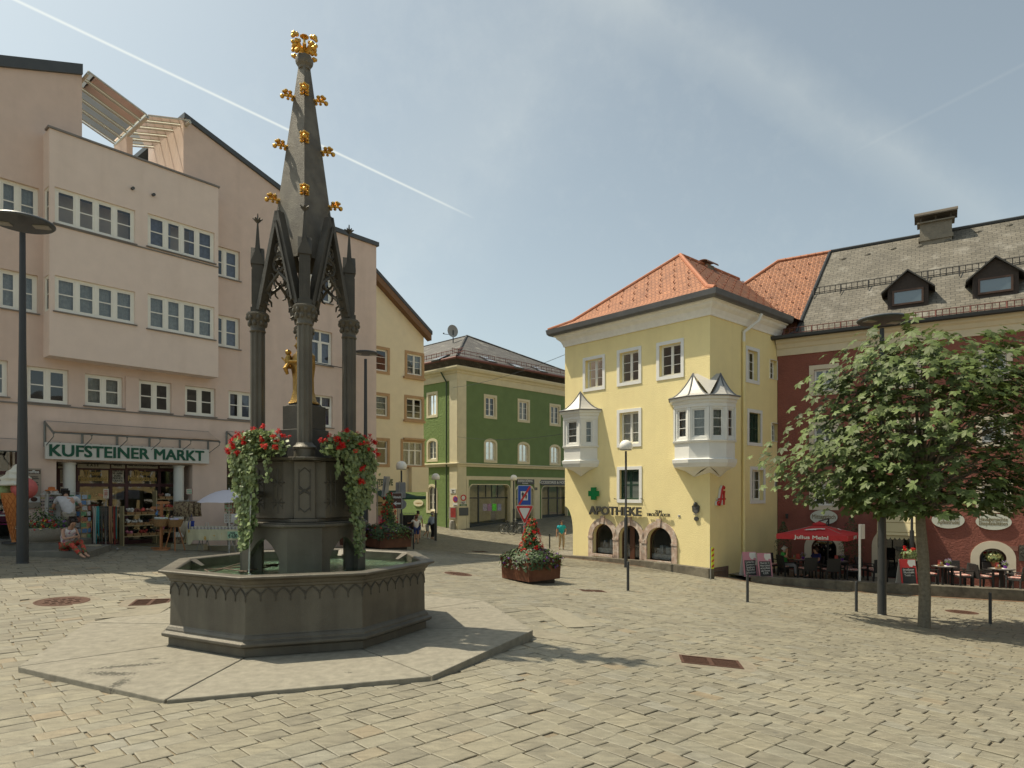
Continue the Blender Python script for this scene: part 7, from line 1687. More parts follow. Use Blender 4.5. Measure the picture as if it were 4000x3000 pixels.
# ================================================================ PLANTERS
CORT = mat('corten_steel', (.115, .040, .018), .75, .1, var=.3, vscale=3, bump=.15, bscale=60, col2=(.15, .06, .028), c2scale=1.2)
def flowerbed(t, c, hx, hy, z, rot, seed, nleaf=1400, drop=.35, red=40, pur=40, wh=60, cone=True, coneh=1.1):
 r = np.random.default_rng(seed); rr = random.Random(seed); ca, sa = math.cos(rot), math.sin(rot)
 def W_(x, y, zz): return (c.x+x*ca-y*sa, c.y+x*sa+y*ca, c.z+zz)
 def edge(n, over=.12):
  P = []; NN = []
  for _ in range(n):
   x = rr.uniform(-hx, hx)*1.05; y_ = rr.uniform(-hy, hy)*1.05; e = max(abs(x)/hx, abs(y_)/hy)
   if rr.random() < .45:
    if rr.random() < .5: x = math.copysign(hx+over*rr.random(), x)
    else: y_ = math.copysign(hy+over*rr.random(), y_)
    zz = z+.12-drop*rr.random()**1.6
   else: zz = z+.08+.22*(1-e**2)+.12*rr.random()
   P.append(W_(x, y_, zz)); NN.append((x*ca-y_*sa+rr.uniform(-.3, .3), x*sa+y_*ca+rr.uniform(-.3, .3), .7))
  return P, NN
 P, NN = edge(nleaf); mi = np.array([0 if rr.random() < .7 else (1 if rr.random() < .6 else 2) for _ in P])
 for i, p in enumerate(P):     # patches of purple and lime foliage
  u = (p[0]-c.x)*ca+(p[1]-c.y)*sa; v = math.sin(u*3.1+seed)
  mi[i] = 2 if -.25 < v < .15 and rr.random() < .8 else (1 if v >= .15 and rr.random() < .6 else 0)
 leaf_mesh('foliage', [LEAFD, LEAF3, LEAFP], t, P, NN, .085, droop=.2, seed=seed, mi=mi, aspect=.8)
 fl = []
 if cone:
  n = 1500; zz = r.random(n)**1.2; a = r.random(n)*6.283; rad = (.30*(1-zz)**.7+.07)*(.5+.6*r.random(n)); wob = .05*np.sin(zz*9)
  PP = np.stack([c.x+rad*np.cos(a)+wob, c.y+rad*np.sin(a), c.z+z+.15+zz*coneh], -1); NNN = np.stack([np.cos(a), np.sin(a), .6+0*a], -1)
  leaf_mesh('climber_foliage', [LEAF3, LEAFD], t, PP, NNN, .095, droop=.25, seed=seed+1, mi=(r.random(n) < .5).astype(int), aspect=.6)
  for _ in range(int(red*1.4)):
   q = rr.random()**1.1; a = rr.random()*6.283; ra = (.33*(1-q)**.7+.09); fl.append((c.x+ra*math.cos(a), c.y+ra*math.sin(a), c.z+z+.15+q*coneh))
  mb = MB(); mb.tube([(c.x, c.y, c.z+z), (c.x+.02, c.y, c.z+z+coneh)], .02, 6); mb.build('climber_stem', STEM, t)
 P, _ = edge(red//2+8, .1); fl += [p for p in P if (p[0]-c.x)*ca+(p[1]-c.y)*sa < 0] if cone else P
 mb = MB(); blossoms(mb, fl, .055, seed, n2=5); mb.build('red_blossoms', REDF, t)
 P, _ = edge(pur, .14); mb = MB(); blossoms(mb, [p for p in P if abs(math.sin(((p[0]-c.x)*ca+(p[1]-c.y)*sa)*2.2+1)) > .5], .045, seed+2, n2=3); mb.build('purple_blossoms', PURF, t)
 P, _ = edge(wh, .12); P = [p for p in P if math.sin(((p[0]-c.x)*ca+(p[1]-c.y)*sa)*4+seed) > .1]
 if P: mb = MB(); blossoms(mb, P, .03, seed+3, n2=5); mb.build('white_blossoms', WHF, t)
def corten(px, py, y, s, rot, label, seed, **k):
 c = gat(px, y); t = thing('flower_planter', label, 'planter', c, 'square rusty steel flower planters')
 mb = MB(); mb.M = Matrix.Translation(c) @ Matrix.Rotation(rot, 4, 'Z'); mb.box(-s*.8, s*.8, -s*.8, s*.8, -.2, .14); mb.build('plinth', BLACK, t)
 mb = MB(); mb.M = Matrix.Translation(c) @ Matrix.Rotation(rot, 4, 'Z')
 z0, z1 = .10, .80; b_ = s-.015; t_ = s+.015; th = .03
 o_ = [(-b_, -b_, z0), (b_, -b_, z0), (b_, b_, z0), (-b_, b_, z0), (-t_, -t_, z1), (t_, -t_, z1), (t_, t_, z1), (-t_, t_, z1), (-t_+th, -t_+th, z1), (t_-th, -t_+th, z1), (t_-th, t_-th, z1), (-t_+th, t_-th, z1), (-t_+th, -t_+th, z1-.12), (t_-th, -t_+th, z1-.12), (t_-th, t_-th, z1-.12), (-t_+th, t_-th, z1-.12)]
 fs = [(3, 2, 1, 0), (12, 13, 14, 15)]
 for i in range(4): j = (i+1) % 4; fs += [(i, j, 4+j, 4+i), (4+i, 4+j, 8+j, 8+i), (8+i, 8+j, 12+j, 12+i)]
 mb.add(o_, fs); mb.build('corten_box', CORT, t, uv=None)
 flowerbed(t, c, s, s, .72, rot, seed, **k); return t
corten(2074, 2281, 21.2, .68, R(40), 'rusty steel planter with red, purple and white flowers before the green house', 31, nleaf=2400, red=60, pur=130, wh=45, coneh=1.15)
corten(1518, 0, 27.8, .72, R(36), 'square rusty steel planter with red climbing flowers behind the fountain basin', 45, nleaf=2400, red=60, pur=50, wh=10, coneh=1.5)
corten(1400, 0, 28.4, .62, R(36), 'rusty steel planter half hidden behind the fountain basin, under the disc lamp', 47, nleaf=1400, red=60, pur=80, wh=5, coneh=.3, cone=False)
def gq(px, y, z): return Vector(((px-CX)/F*y, y, z))
stp = thing('stone_steps', 'low grey stone steps in front of the shops at the left', 'steps', gat(120, 18.2)); SST = mat('grey_step_stone', (.16, .15, .12), .85, var=.25, vscale=3, bump=.4, bscale=70)
zs0 = float(gz(-12.2, 17.6))
s1_, s2_ = zs0+.17, zs0+.34
for (a0, y0, a1, y1, top, d) in ((-900, 17.6, 350, 17.95, s1_, 5.5), (-900, 18.05, 272, 18.45, s2_, 5)):
 p = gq(a0, y0, 0); q = gq(a1, y1, 0); mb = MB(); dd = (q-p).normalized(); n_ = Vector((-dd.y, dd.x, 0))
 r_ = Vector((.646, .763, 0)); ang = 1
 back = Vector((-.35, 1, 0)).normalized()
 mb.prism([tuple(p[:2]), tuple(q[:2]), tuple((q+back*2.4)[:2]), tuple((p+back*d)[:2])], top-.6, top); mb.build('step', SST, stp, bevel=.01)
c = gq(178, 18.9, s2_); t = thing('bowl_planter', 'round concrete bowl planter with mixed flowers at the left on the steps', 'planter', c)
mb = MT(c); mb.lathe([(.40, 0), (.42, .05), (.50, .08), (.62, .25), (.66, .42), (.64, .44), (.58, .42), (.1, .38)], 32); mb.build('bowl', mat('exposed_aggregate', (.33, .30, .25), .9, var=.25, vscale=40, bump=.8, bscale=80), t, smooth=True)
r = np.random.default_rng(5); n = 1500; a = r.random(n)*6.283; rad = .68*np.sqrt(r.random(n)); zz = .42+.16*r.random(n)+np.where(r.random(n) < .5, .62*(1-rad/.68)*r.random(n), 0)
P = np.stack([c.x+rad*np.cos(a)-.1*(zz > .7), c.y+rad*np.sin(a), c.z+zz], -1); leaf_mesh('foliage', [LEAFD, LEAF3], t, P, np.stack([np.cos(a), np.sin(a)-.3, .7+0*a], -1), .075, droop=.2, seed=5, mi=(r.random(n) < .25).astype(int), aspect=.6)
rr = random.Random(9)
for nm, m_, cnt, a0, a1, sz in (('white_blossoms', WHF, 60, 3.2, 5.2, .035), ('red_blossoms', REDF, 26, 4.3, 6.5, .06), ('purple_blossoms', PURF, 22, 5.4, 6.6, .045), ('yellow_blossoms', YEF, 18, 4.6, 5.8, .03)):
 mb = MB(); pts = []
 for _ in range(cnt): a = rr.uniform(a0, a1); ra = rr.uniform(.45, .72); pts.append((c.x+ra*math.cos(a), c.y+ra*math.sin(a), c.z+.38+.28*rr.random()))
 blossoms(mb, pts, sz, rr.randint(0, 99), n2=4); mb.build(nm, m_, t)
# ================================================================ THE CHESTNUT TREE
def chestnut():
 c = gat(3610, 18.0); t = thing('chestnut_tree', 'young horse chestnut tree with a broad round crown at the right', 'tree', c)
 k = 18.0/F; rr = random.Random(12); r = np.random.default_rng(12)
 ztop = (HY-1285)*k; zbot = (HY-2015)*k; fork = (HY-2010)*k
 mb = MB(); ff = Vector((c.x-.10, c.y, fork))
 mb.tube([(c.x, c.y, c.z-.1), (c.x, c.y, c.z+.1), (c.x+.02, c.y, c.z+1.0), (c.x-.03, c.y, c.z+2.0), (c.x-.09, c.y, fork-.4), (c.x-.12, c.y, fork+.2), (c.x-.05, c.y+.05, fork+1.2), (c.x+.05, c.y, fork+2.6), (c.x, c.y, fork+4.0)], [.175, .155, .145, .14, .125, .11, .08, .05, .015], 14); trunk = mb.build('trunk', BARK, t, smooth=True)
 CXc, CZ = c.x+.35, (zbot+ztop)/2-.25; pads = []
 mb = MB()
 spec = []
 for i in range(66):
  a = i*2.399+rr.uniform(-.3, .3); u = (i+.5)/66
  zz = -.95+1.8*u; rad = math.sqrt(max(.02, 1-zz*zz)) if zz > 0 else (1-.42*zz*zz)
  R_h = 3.15*rad*rr.uniform(.72, 1.0)
  p = Vector((CXc+R_h*math.cos(a), c.y+R_h*math.sin(a)*.48, CZ+zz*(2.75 if zz > 0 else 2.55)))
  spec.append(p)
 k2 = lambda px, py, dy=0: Vector(((px-CX)/F*(18+dy), 18+dy, (HY-py)/F*(18+dy)))
 for q in ((3120, 1830), (3080, 1795), (3180, 1700), (3210, 1640), (3270, 1480), (3320, 1420), (3420, 1330), (3560, 1310), (3600, 1350), (3250, 1900), (3350, 1950), (3480, 2000), (3700, 1920), (3800, 1950), (3900, 1400), (3960, 1330), (3850, 1370), (3750, 1420), (3990, 1650), (4080, 1800), (4150, 1900), (4050, 1960), (3950, 1920), (4000, 1480), (4200, 1700), (3660, 1420), (3480, 1400), (3160, 1880), (3400, 1900), (3560, 1950), (3250, 1760), (3300, 1600), (3380, 1540), (3500, 1500), (3900, 1560), (3800, 1500), (3330, 1850), (3700, 1560)):
  spec.append(k2(*q, dy=rr.uniform(-.6, .9)))
 for p in spec:
  st_ = ff+Vector((rr.uniform(-.1, .1), 0, rr.uniform(-.1, 1.6)*(1 if p.z > fork+.5 else .1))); m_ = st_*.45+p*.55+Vector((0, 0, .25))
  mb.tube([st_, st_*.75+m_*.25+Vector((0, 0, .12)), m_, p], [.045, .035, .022, .008], 5); pads.append(p)
 mb.build('limbs', BARK, t, smooth=True)
 P = []; NN = []
 for p in pads:
  n = rr.randint(34, 46); sx = rr.uniform(.36, .55); out = Vector((p.x-c.x, p.y-c.y, 0)); out = out.normalized() if out.length > .1 else Vector((0, 0, 0))
  for _ in range(n):
   g = Vector((r.normal(), r.normal(), r.normal())); d = p+Vector((g.x*sx, g.y*sx, g.z*.24-.10*(g.x**2+g.y**2)*.4))
   P.append(tuple(d)); NN.append((out.x*.5-.25+rr.uniform(-.4, .4), out.y*.5-.25+rr.uniform(-.4, .4), .8))
 n = 800; a = r.random(n)*6.283; ra = 2.6*np.sqrt(r.random(n)); zz = r.uniform(-1.9, 1.9, n)
 for i in range(n):
  if (ra[i]/2.9)**2+(zz[i]/2.5)**2 < 1: P.append((CXc+ra[i]*math.cos(a[i]), c.y+ra[i]*.5*math.sin(a[i]), CZ+zz[i])); NN.append((rr.uniform(-.5, .5), rr.uniform(-.5, .5), 1))
 P = np.array(P); NN = np.array(NN); kk = P[:, 2] > zbot+.12*np.abs(P[:, 0]-c.x)*.3; P, NN = P[kk], NN[kk]
 leaf_mesh('crown', LEAF, t, P, NN, (.205), palm=5, droop=.26, seed=8, aspect=.48, fold=.25)
 print('tree leaves', len(P)*5)
chestnut()
# ================================================================ PEOPLE
SKIN = mat('skin', (.46, .26, .17), .55)
def skin_obj(name, nodes, edges, m, par, sub=1, root=0):
 """one continuous surface grown round a joint graph; nodes: (x,y,z,r)"""
 me = bpy.data.meshes.new(name); me.from_pydata([n[:3] for n in nodes], edges, []); o = bpy.data.objects.new(name, me); COL.objects.link(o)
 md = o.modifiers.new('skin', 'SKIN'); md.use_smooth_shade = True
 sv = me.skin_vertices[0].data
 for i, n in enumerate(nodes):
  r = n[3]; sv[i].radius = r if isinstance(r, tuple) else (r, r)
 sv[root].use_root = True
 if sub: s = o.modifiers.new('sub', 'SUBSURF'); s.levels = sub; s.render_levels = sub
 me.materials.append(m); o.parent = par; WL[o.name] = wl(par); return o
def person(label, loc, rot, J=None, shirt=(.5, .5, .5), legs=(.1, .1, .2), legs_kind='trousers', sleeves='short', hair=(.03, .02, .015), hairlen=.0, shoes=(.03, .03, .03), scale=1.0, hat=None, group=None, shirtmat=None, legsmat=None, grip=.6, sex='m', skin=None, beard=False, long_top=False):
 """J: joints in metres, the person faces -y"""
 D = dict(pelvis=(0, 0, .95), belly=(0, 0, 1.10), chest=(0, 0, 1.30), neck=(0, .01, 1.48), head=(0, -.01, 1.60),
    ls=(.19, 0, 1.41), le=(.25, .03, 1.14), lw=(.27, -.05, .90), rs=(-.19, 0, 1.41), re=(-.25, .03, 1.14), rw=(-.27, -.05, .90),
    lh=(.09, 0, .92), lk=(.10, -.02, .50), la=(.10, .02, .09), rh=(-.09, 0, .92), rk=(-.10, -.02, .50), ra=(-.10, .02, .09))
 if J: D.update(J)
 D = {k: Vector(v) for k, v in D.items()}
 t = thing('person', label, 'person', (0, 0, 0), group); f = .92 if sex == 'f' else 1.0
 sk = skin or SKIN
 N_ = []; E_ = []; ix = {}
 def nd(k, p, r): ix[k] = len(N_); N_.append((p[0], p[1], p[2], r)); return ix[k]
 def ed(a, b): E_.append((ix[a], ix[b]))
 nd('pelvis', D['pelvis'], .115*f); nd('belly', D['belly'], .115*f); nd('chest', D['chest'], .125*f); nd('neck', D['neck'], .052)
 hd = D['head']; up = (hd-D['neck']).normalized(); fw = Vector((0, -1, 0))
 if 'face' in D: fw = D['face'].normalized()
 nd('jaw', hd-up*.045+fw*.015, (.066, .074)); nd('skull', hd+up*.035-fw*.008, (.078, .092)); nd('crown_', hd+up*.095-fw*.012, (.052, .062)); nd('nose', hd+fw*.098-up*.002, .012)
 for a, b in (('pelvis', 'belly'), ('belly', 'chest'), ('chest', 'neck'), ('neck', 'jaw'), ('jaw', 'skull'), ('skull', 'crown_'), ('skull', 'nose')): ed(a, b)
 for s in 'lr':
  nd(s+'s', D[s+'s'], .052*f); nd(s+'e', D[s+'e'], .041*f); nd(s+'w', D[s+'w'], .027*f)
  dr = (D[s+'w']-D[s+'e']).normalized(); sd = dr.cross(Vector((0, 1, 0))); sd = sd.normalized() if sd.length > .2 else Vector((1, 0, 0)); fr = dr.cross(sd).normalized()
  if 'hand'+s in D: dr = (D['hand'+s]-D[s+'w']).normalized()
  pm = D[s+'w']+dr*.075; nd(s+'p', pm, (.033, .018)); ed('chest', s+'s'); ed(s+'s', s+'e'); ed(s+'e', s+'w'); ed(s+'w', s+'p')
  for i, ln in enumerate((.062, .072, .068, .052)):
   b = pm+dr*.03+sd*(.027-.018*i); k1 = b+dr*ln*.5+fr*.012*grip; k2 = b+dr*ln*(.95-.4*grip)+fr*.035*grip
   nd(f'{s}f{i}a', b, .0095); nd(f'{s}f{i}b', k1, .009); nd(f'{s}f{i}c', k2, .0075); ed(s+'p', f'{s}f{i}a'); ed(f'{s}f{i}a', f'{s}f{i}b'); ed(f'{s}f{i}b', f'{s}f{i}c')
  q = D[s+'w']+dr*.045+sd*.035; nd(s+'t1', q, .011); nd(s+'t2', q+dr*.035+sd*.022+fr*.01, .009); ed(s+'w', s+'t1'); ed(s+'t1', s+'t2')
  nd(s+'h', D[s+'h'], .088*f); nd(s+'k', D[s+'k'], .056*f); nd(s+'a', D[s+'a'], .038*f); toe = D.get(s+'toe', D[s+'a']+Vector((0, -.15, -.05))); nd(s+'toe', toe, (.036, .022)); calf = D[s+'k']*.62+D[s+'a']*.38+Vector((0, .015, 0)); nd(s+'c', calf, .052*f)
  thg = D[s+'h']*.5+D[s+'k']*.5; nd(s+'th', thg, .078*f)
  ed('pelvis', s+'h'); ed(s+'h', s+'th'); ed(s+'th', s+'k'); ed(s+'k', s+'c'); ed(s+'c', s+'a'); ed(s+'a', s+'toe')
 skin_obj('body', N_, E_, sk, t)
 body = t
 sm = shirtmat or mat('cloth_%02d%02d%02d' % tuple(int(c*99) for c in shirt), shirt, .85, var=.12, vscale=14, bump=.5, bscale=18)
 n2 = [(*D['pelvis'], .135*f), (*D['belly'], .138*f), (*D['chest'], .158*f), (*(D['chest']*.4+D['neck']*.6), .105)]
 if long_top: n2[0] = (*D['pelvis'], .15)
 e2 = [(0, 1), (1, 2), (2, 3)]
 for s in 'lr':
  b = len(n2); el = D[s+'e']; n2.append((*D[s+'s'], .076*f)); e2.append((2, b))
  if sleeves == 'short': n2.append((*(D[s+'s']*.35+el*.65), .062*f)); e2.append((b, b+1))
  elif sleeves == 'long': n2.append((*el, .054*f)); n2.append((*(el*.15+D[s+'w']*.85), .042*f)); e2 += [(b, b+1), (b+1, b+2)]
 skin_obj('shirt', n2, e2, sm, t, root=1)
 lm = legsmat or mat('cloth_%02d%02d%02d' % tuple(int(c*99) for c in legs), legs, .85, var=.12, vscale=14, bump=.5, bscale=18)
 n3 = [(*D['pelvis'], .128*f)]; e3 = []
 for s in 'lr':
  b = len(n3); h, k, a = D[s+'h'], D[s+'k'], D[s+'a']; n3.append((*h, .105*f)); e3.append((0, b))
  if legs_kind == 'shorts': n3.append((*(h*.12+k*.88), .088*f)); e3.append((b, b+1))
  else: n3.append((*((h+k)/2), .095*f)); n3.append((*k, .074*f)); n3.append((*(k*.08+a*.92), .060*f)); e3 += [(b, b+1), (b+1, b+2), (b+2, b+3)]
 skin_obj({'shorts': 'shorts', 'trousers': 'trousers'}[legs_kind], n3, e3, lm, t)
 if shoes:
  shm = mat('shoe_%02d%02d%02d' % tuple(int(c*99) for c in shoes), shoes, .6)
  for s in 'lr':
   a = D[s+'a']; toe = D.get(s+'toe', a+Vector((0, -.15, -.05))); d = (toe-a); d.z *= .6
   skin_obj('shoe', [(*(a+Vector((0, .02, -.02))), (.048, .045)), (*(a+d*.5+Vector((0, 0, -.02))), (.047, .036)), (*(toe+d*.2), (.042, .026))], [(0, 1), (1, 2)], shm, t)
 hm = mat('hair_%02d%02d%02d' % tuple(int(c*99) for c in hair), hair, .7, var=.3, vscale=60)
 nh = [(*(hd+up*.045-fw*.035), (.088, .09)), (*(hd+up*.10-fw*.02), (.062, .072)), (*(hd-fw*.065-up*.02), (.062, .05))]
 eh = [(0, 1), (0, 2)]
 if hairlen: nh.append((*(hd-fw*.075-up*hairlen), (.06, .04))); eh.append((2, 3))
 skin_obj('hair', nh, eh, hm, t)
 mb = MB(); sdv = up.cross(fw).normalized()
 for s in (-1, 1): mb.ball(hd+fw*.078+up*.018+sdv*s*.032, .008, 6, 5)
 mb.build('eyes', BLACK, t)
 if hat:
  mb = MB(); c = hd+up*.10; mb.M = frame(c, sdv, up.cross(sdv), up); mb.lathe([(.17, -.01), (.16, .005), (.085, .005), (.08, .07), (.05, .085), (.002, .085)], 20); mb.build('hat', mat('straw_hat', (.50, .36, .18), .8), t, smooth=True)
  mb = MB(); mb.M = frame(c, sdv, up.cross(sdv), up); mb.lathe([(.087, .006), (.086, .03)], 20, cap=False); mb.build('hat_band', BLACK, t)
 t.location = loc; t.rotation_euler = (0, 0, rot); t.scale = (scale,)*3
 return t
def handprop(t, name, m, fn):
 mb = MB(); fn(mb); return mb.build(name, m, t)
c = gat(2193, 38.6)
person('man walking in turquoise polo shirt and beige trousers left of the pharmacy', c, .12, dict(lk=(.11, -.12, .50), la=(.11, -.02, .10), lh=(.09, 0, .92), rk=(-.09, -.04, .50), ra=(-.10, .14, .12), rtoe=(-.10, .02, .03), le=(.28, -.0, 1.16), lw=(.20, -.20, 1.0), re=(-.27, .05, 1.15), rw=(-.29, .02, .90)), (.01, .33, .40), (.36, .28, .18), shoes=(.05, .035, .03), hair=(.05, .035, .025), scale=.99)
c = gat(1690, 42.3)
person('man in light blue shirt, black trousers and straw hat seen from behind', c, 3.14-.5, dict(lk=(.10, -.10, .50), la=(.10, -.02, .10), ra=(-.10, .10, .11), rtoe=(-.1, -.02, .04), le=(.33, -.02, 1.18), lw=(.40, -.08, .98)), (.45, .55, .70), (.015, .015, .018), sleeves='long', hair=(.35, .33, .3), shoes=(.30, .24, .16), hat=True, scale=1.02)
c = gat(1669, 42.6)
DOTS = mat('dotted_dark_blouse', (.04, .03, .07), .85, col2=(.35, .32, .38), c2scale=38, c2lo=.56, c2hi=.6)
person('woman bending forward in dark dotted blouse and white shorts beside the hatted man', c, 1.9, dict(belly=(0, -.08, 1.06), chest=(0, -.25, 1.20), neck=(0, -.40, 1.32), head=(0, -.50, 1.38), ls=(.17, -.27, 1.28), rs=(-.17, -.27, 1.28), le=(.2, -.34, 1.03), lw=(.2, -.42, .82), re=(-.2, -.34, 1.03), rw=(-.2, -.42, .82), la=(.1, .28, .22), lk=(.1, .03, .5), ltoe=(.1, .24, .06), rk=(-.1, -.06, .5)), (.05, .04, .08), (.62, .60, .55), 'shorts', shoes=(.6, .58, .54), hair=(.04, .02, .015), sex='f', scale=.9, shirtmat=DOTS)
c = gat(1626, 37.2)
person('woman in white flecked blouse and dark blue shorts at the clothes rack', c, 3.5, dict(le=(.32, -.08, 1.25), lw=(.40, -.32, 1.22), re=(-.25, -.02, 1.15), rw=(-.20, -.25, 1.1)), (.75, .74, .70), (.03, .05, .18), 'shorts', shoes=(.05, .03, .03), hair=(.11, .03, .02), hairlen=.10, sex='f', scale=.96)
c = gat(1633, 40.2)
person('person in pale top and blue shorts behind the woman at the clothes rack', c, 3.3, None, (.45, .48, .40), (.04, .07, .20), 'shorts', hair=(.03, .02, .015), shoes=(.05, .03, .03), scale=1.02)
c = gat(1478, 39.6)
person('person in pink striped shirt browsing clothes behind the flower planter', c, 2.4, dict(lw=(.1, -.35, 1.15), rw=(-.1, -.35, 1.15)), (.50, .30, .32), (.1, .1, .15), hair=(.05, .03, .02), scale=.95)
def shopz(px, y): return gat(px, y)
c = shopz(268, 20.0)
person('man in white short sleeved shirt and beige shorts leaning towards the sunglasses stand', c, -2.5, dict(belly=(0, -.03, 1.08), chest=(.02, -.14, 1.27), neck=(.04, -.26, 1.42), head=(.06, -.37, 1.49), ls=(.23, -.14, 1.37), rs=(-.19, -.16, 1.38), le=(.34, -.20, 1.14), lw=(.28, -.42, 1.08), re=(-.30, -.20, 1.15), rw=(-.24, -.46, 1.1), face=(.2, -.9, -.35)), (.55, .54, .54), (.36, .32, .25), 'shorts', shoes=(.12, .1, .08), hair=(.02, .015, .012), scale=1.15, sex='m')
FLOR = mat('flowered_red_trousers', (.42, .05, .03), .85, col2=(.10, .13, .05), c2scale=11, c2lo=.5, c2hi=.56, var=.7, vscale=24)
c = gq(262, 18.15, s1_); c.z = s1_
ph_ = person('woman in flowered red trousers sitting on the step looking at her phone', c+Vector((0, 0, -.0)), R(62), dict(pelvis=(0, .05, .13), belly=(0, .02, .30), chest=(0, -.10, .48), neck=(0, -.19, .63), head=(0, -.25, .73), face=(0, -.8, -.55), ls=(.16, -.10, .57), rs=(-.16, -.10, .57), le=(.19, -.20, .33), lw=(.08, -.40, .36), re=(-.19, -.20, .33), rw=(-.06, -.40, .37), lh=(.09, .0, .12), rh=(-.09, 0, .12), lk=(.13, -.40, .26), rk=(-.14, -.42, .22), la=(.08, -.72, -.08), ra=(-.06, -.78, -.09), ltoe=(.08, -.88, -.12), rtoe=(-.06, -.94, -.13)), (.55, .50, .48), (.4, .05, .03), shoes=None, hair=(.03, .02, .018), hairlen=.02, sex='f', scale=1.05, legsmat=FLOR, shirtmat=mat('flowered_white_top', (.60, .56, .54), .85, col2=(.35, .12, .2), c2scale=14, c2lo=.55, c2hi=.6), sleeves='none')
mb = MB(); mb.M = Matrix.Rotation(R(-35), 4, 'X');
t = thing('mobile_phone', 'black phone held by the woman sitting on the step', 'phone', (0, 0, 0)); mb.box(-.035, .035, -.004, .004, -.07, .07); mb.build('case', BLACK, t, bevel=.003); mb = MB(); mb.M = Matrix.Rotation(R(-35), 4, 'X'); mb.box(-.03, .03, .0042, .0048, -.06, .06); mb.build('screen', mat('phone_screen', (.25, .27, .3), .1), t)
t.location = ph_.location+Matrix.Rotation(R(62), 3, 'Z') @ Vector((.01, -.47, .43)); t.rotation_euler = (0, 0, R(62))
c = shopz(905, 24.6)
person('vendor in a white shirt half hidden behind the price signs at the jar table', c, .6, dict(lw=(.1, -.3, 1.1), rw=(-.1, -.3, 1.1)), (.62, .60, .58), (.3, .27, .22), hair=(.3, .28, .25), scale=.95)
# ================================================================ THE SOUVENIR SHOP
WOOD = mat('orange_wood', (.38, .16, .06), .6, var=.15, vscale=8); WICK = mat('wicker', (.33, .19, .08), .8, var=.35, vscale=40, bump=.8, bscale=70)
PAL = [(.5, .08, .06), (.05, .12, .35), (.5, .42, .1), (.1, .3, .2), (.6, .58, .52), (.3, .12, .3), (.02, .02, .03), (.45, .3, .2)]
PM = [mat('goods_colour_%d' % i, c_, .7, rnd=.3) for i, c_ in enumerate(PAL)]
BLUEISH = [mat('postcard_%d' % i, c_, .35, var=.5, vscale=30) for i, c_ in enumerate([(.08, .2, .4), (.3, .4, .5), (.45, .35, .2), (.5, .5, .5), (.12, .3, .16), (.4, .15, .1)])]
rs = random.Random(77)
c = shopz(206, 20.2); t = thing('sunglasses_stand', 'revolving sunglasses stand left of the man in the white shirt', 'display stand', c)
mb = MT(c); mb.lathe([(.26, 0), (.26, .05), (.05, .06), (.05, .1)], 16); mb.box(-.24, .24, -.015, .015, .12, 1.70); mb.box(-.015, .015, -.24, .24, .12, 1.70); mb.build('rack', mat('white_rack', (.5, .5, .47), .5), t)
for lev in range(14):
 for sx_ in (-.13, .13):
  for yy in (-.25,):
   z = .22+lev*.105; mb = MT(c)
   for e_ in (-.035, .035): mb.ball((sx_+e_, yy, z), .028, 8, 5, sc=(1, .35, .8))
   mb.tube([(sx_-.065, yy, z+.01), (sx_+.065, yy, z+.01)], .006, 4); mb.build('sunglasses', rs.choice(PM[:]+[BLACK]*5), t)
for i, (dx, zz, m_) in enumerate(((-.15, 1.72, PM[4]), (.12, 1.72, PM[4]), (0, 1.84, mat('orange_hat', (.5, .14, .03), .7)))):
 h_ = thing('sun_hat', ('pale sun hat on the left of the sunglasses stand top', 'pale sun hat on the right of the sunglasses stand top', 'orange sun hat on top of the sunglasses stand')[i], 'hat', c+Vector((dx, -.05, zz))); mb = MB(); mb.M = Matrix.Translation(c+Vector((dx, -.05, zz))); mb.lathe([(.17, -.03), (.16, .0), (.095, .01), (.085, .08), (.002, .10)], 16); mb.build('felt', m_, h_, smooth=True)
c = shopz(312, 21.0); t = thing('postcard_stand', 'revolving postcard stand right of the man in the white shirt', 'display stand', c)
mb = MT(c); mb.lathe([(.28, 0), (.28, .04), (.03, .05), (.03, 1.72)], 14)
for z in [.35+.2*i for i in range(8)]:
 mb.tube([(.28*math.cos(a), .28*math.sin(a), z) for a in [math.pi/4*i for i in range(9)]], .006, 4)
mb.build('wire_rack', STEEL, t)
for lev in range(8):
 for i in range(6):
  a = math.pi+math.pi*i/5.0+.1*(lev % 2); z = .30+.18*lev; mb = MB(); mb.M = Matrix.Translation(c) @ Matrix.Rotation(a+math.pi/2, 4, 'Z'); mb.box(-.075, .075, -.292, -.284, z, z+.13); mb.build('postcard', rs.choice(BLUEISH), t)
c = shopz(413, 20.2); t = thing('belt_rack', 'wheeled round rack hung with belts of many colours before the shop door', 'display rack', c)
mb = MT(c); mb.tube([(0, 0, .1), (0, 0, 1.5)], .02, 8)
for z in (1.35,): mb.tube([(.36*math.cos(a), .2*math.sin(a), z) for a in [math.pi/8*i for i in range(17)]], .012, 5)
mb.tube([(-.36, 0, .1), (.36, 0, .1)], .015, 6); mb.tube([(0, -.22, .1), (0, .22, .1)], .015, 6); mb.tube([(-.36, 0, 1.35), (.36, 0, 1.35)], .01, 5)
for x, y_ in ((-.36, 0), (.36, 0), (0, -.22), (0, .22)): mb.ball((x, y_, .04), .04, 8, 6)
mb.build('frame', STEEL, t)
bc = [(.02, .02, .02), (.03, .025, .02), (.55, .53, .46), (.5, .47, .40), (.02, .24, .24), (.03, .05, .04), (.06, .05, .04), (.02, .02, .02), (.30, .17, .08), (.25, .03, .02), (.12, .02, .02), (.4, .25, .14)]
bi = 0
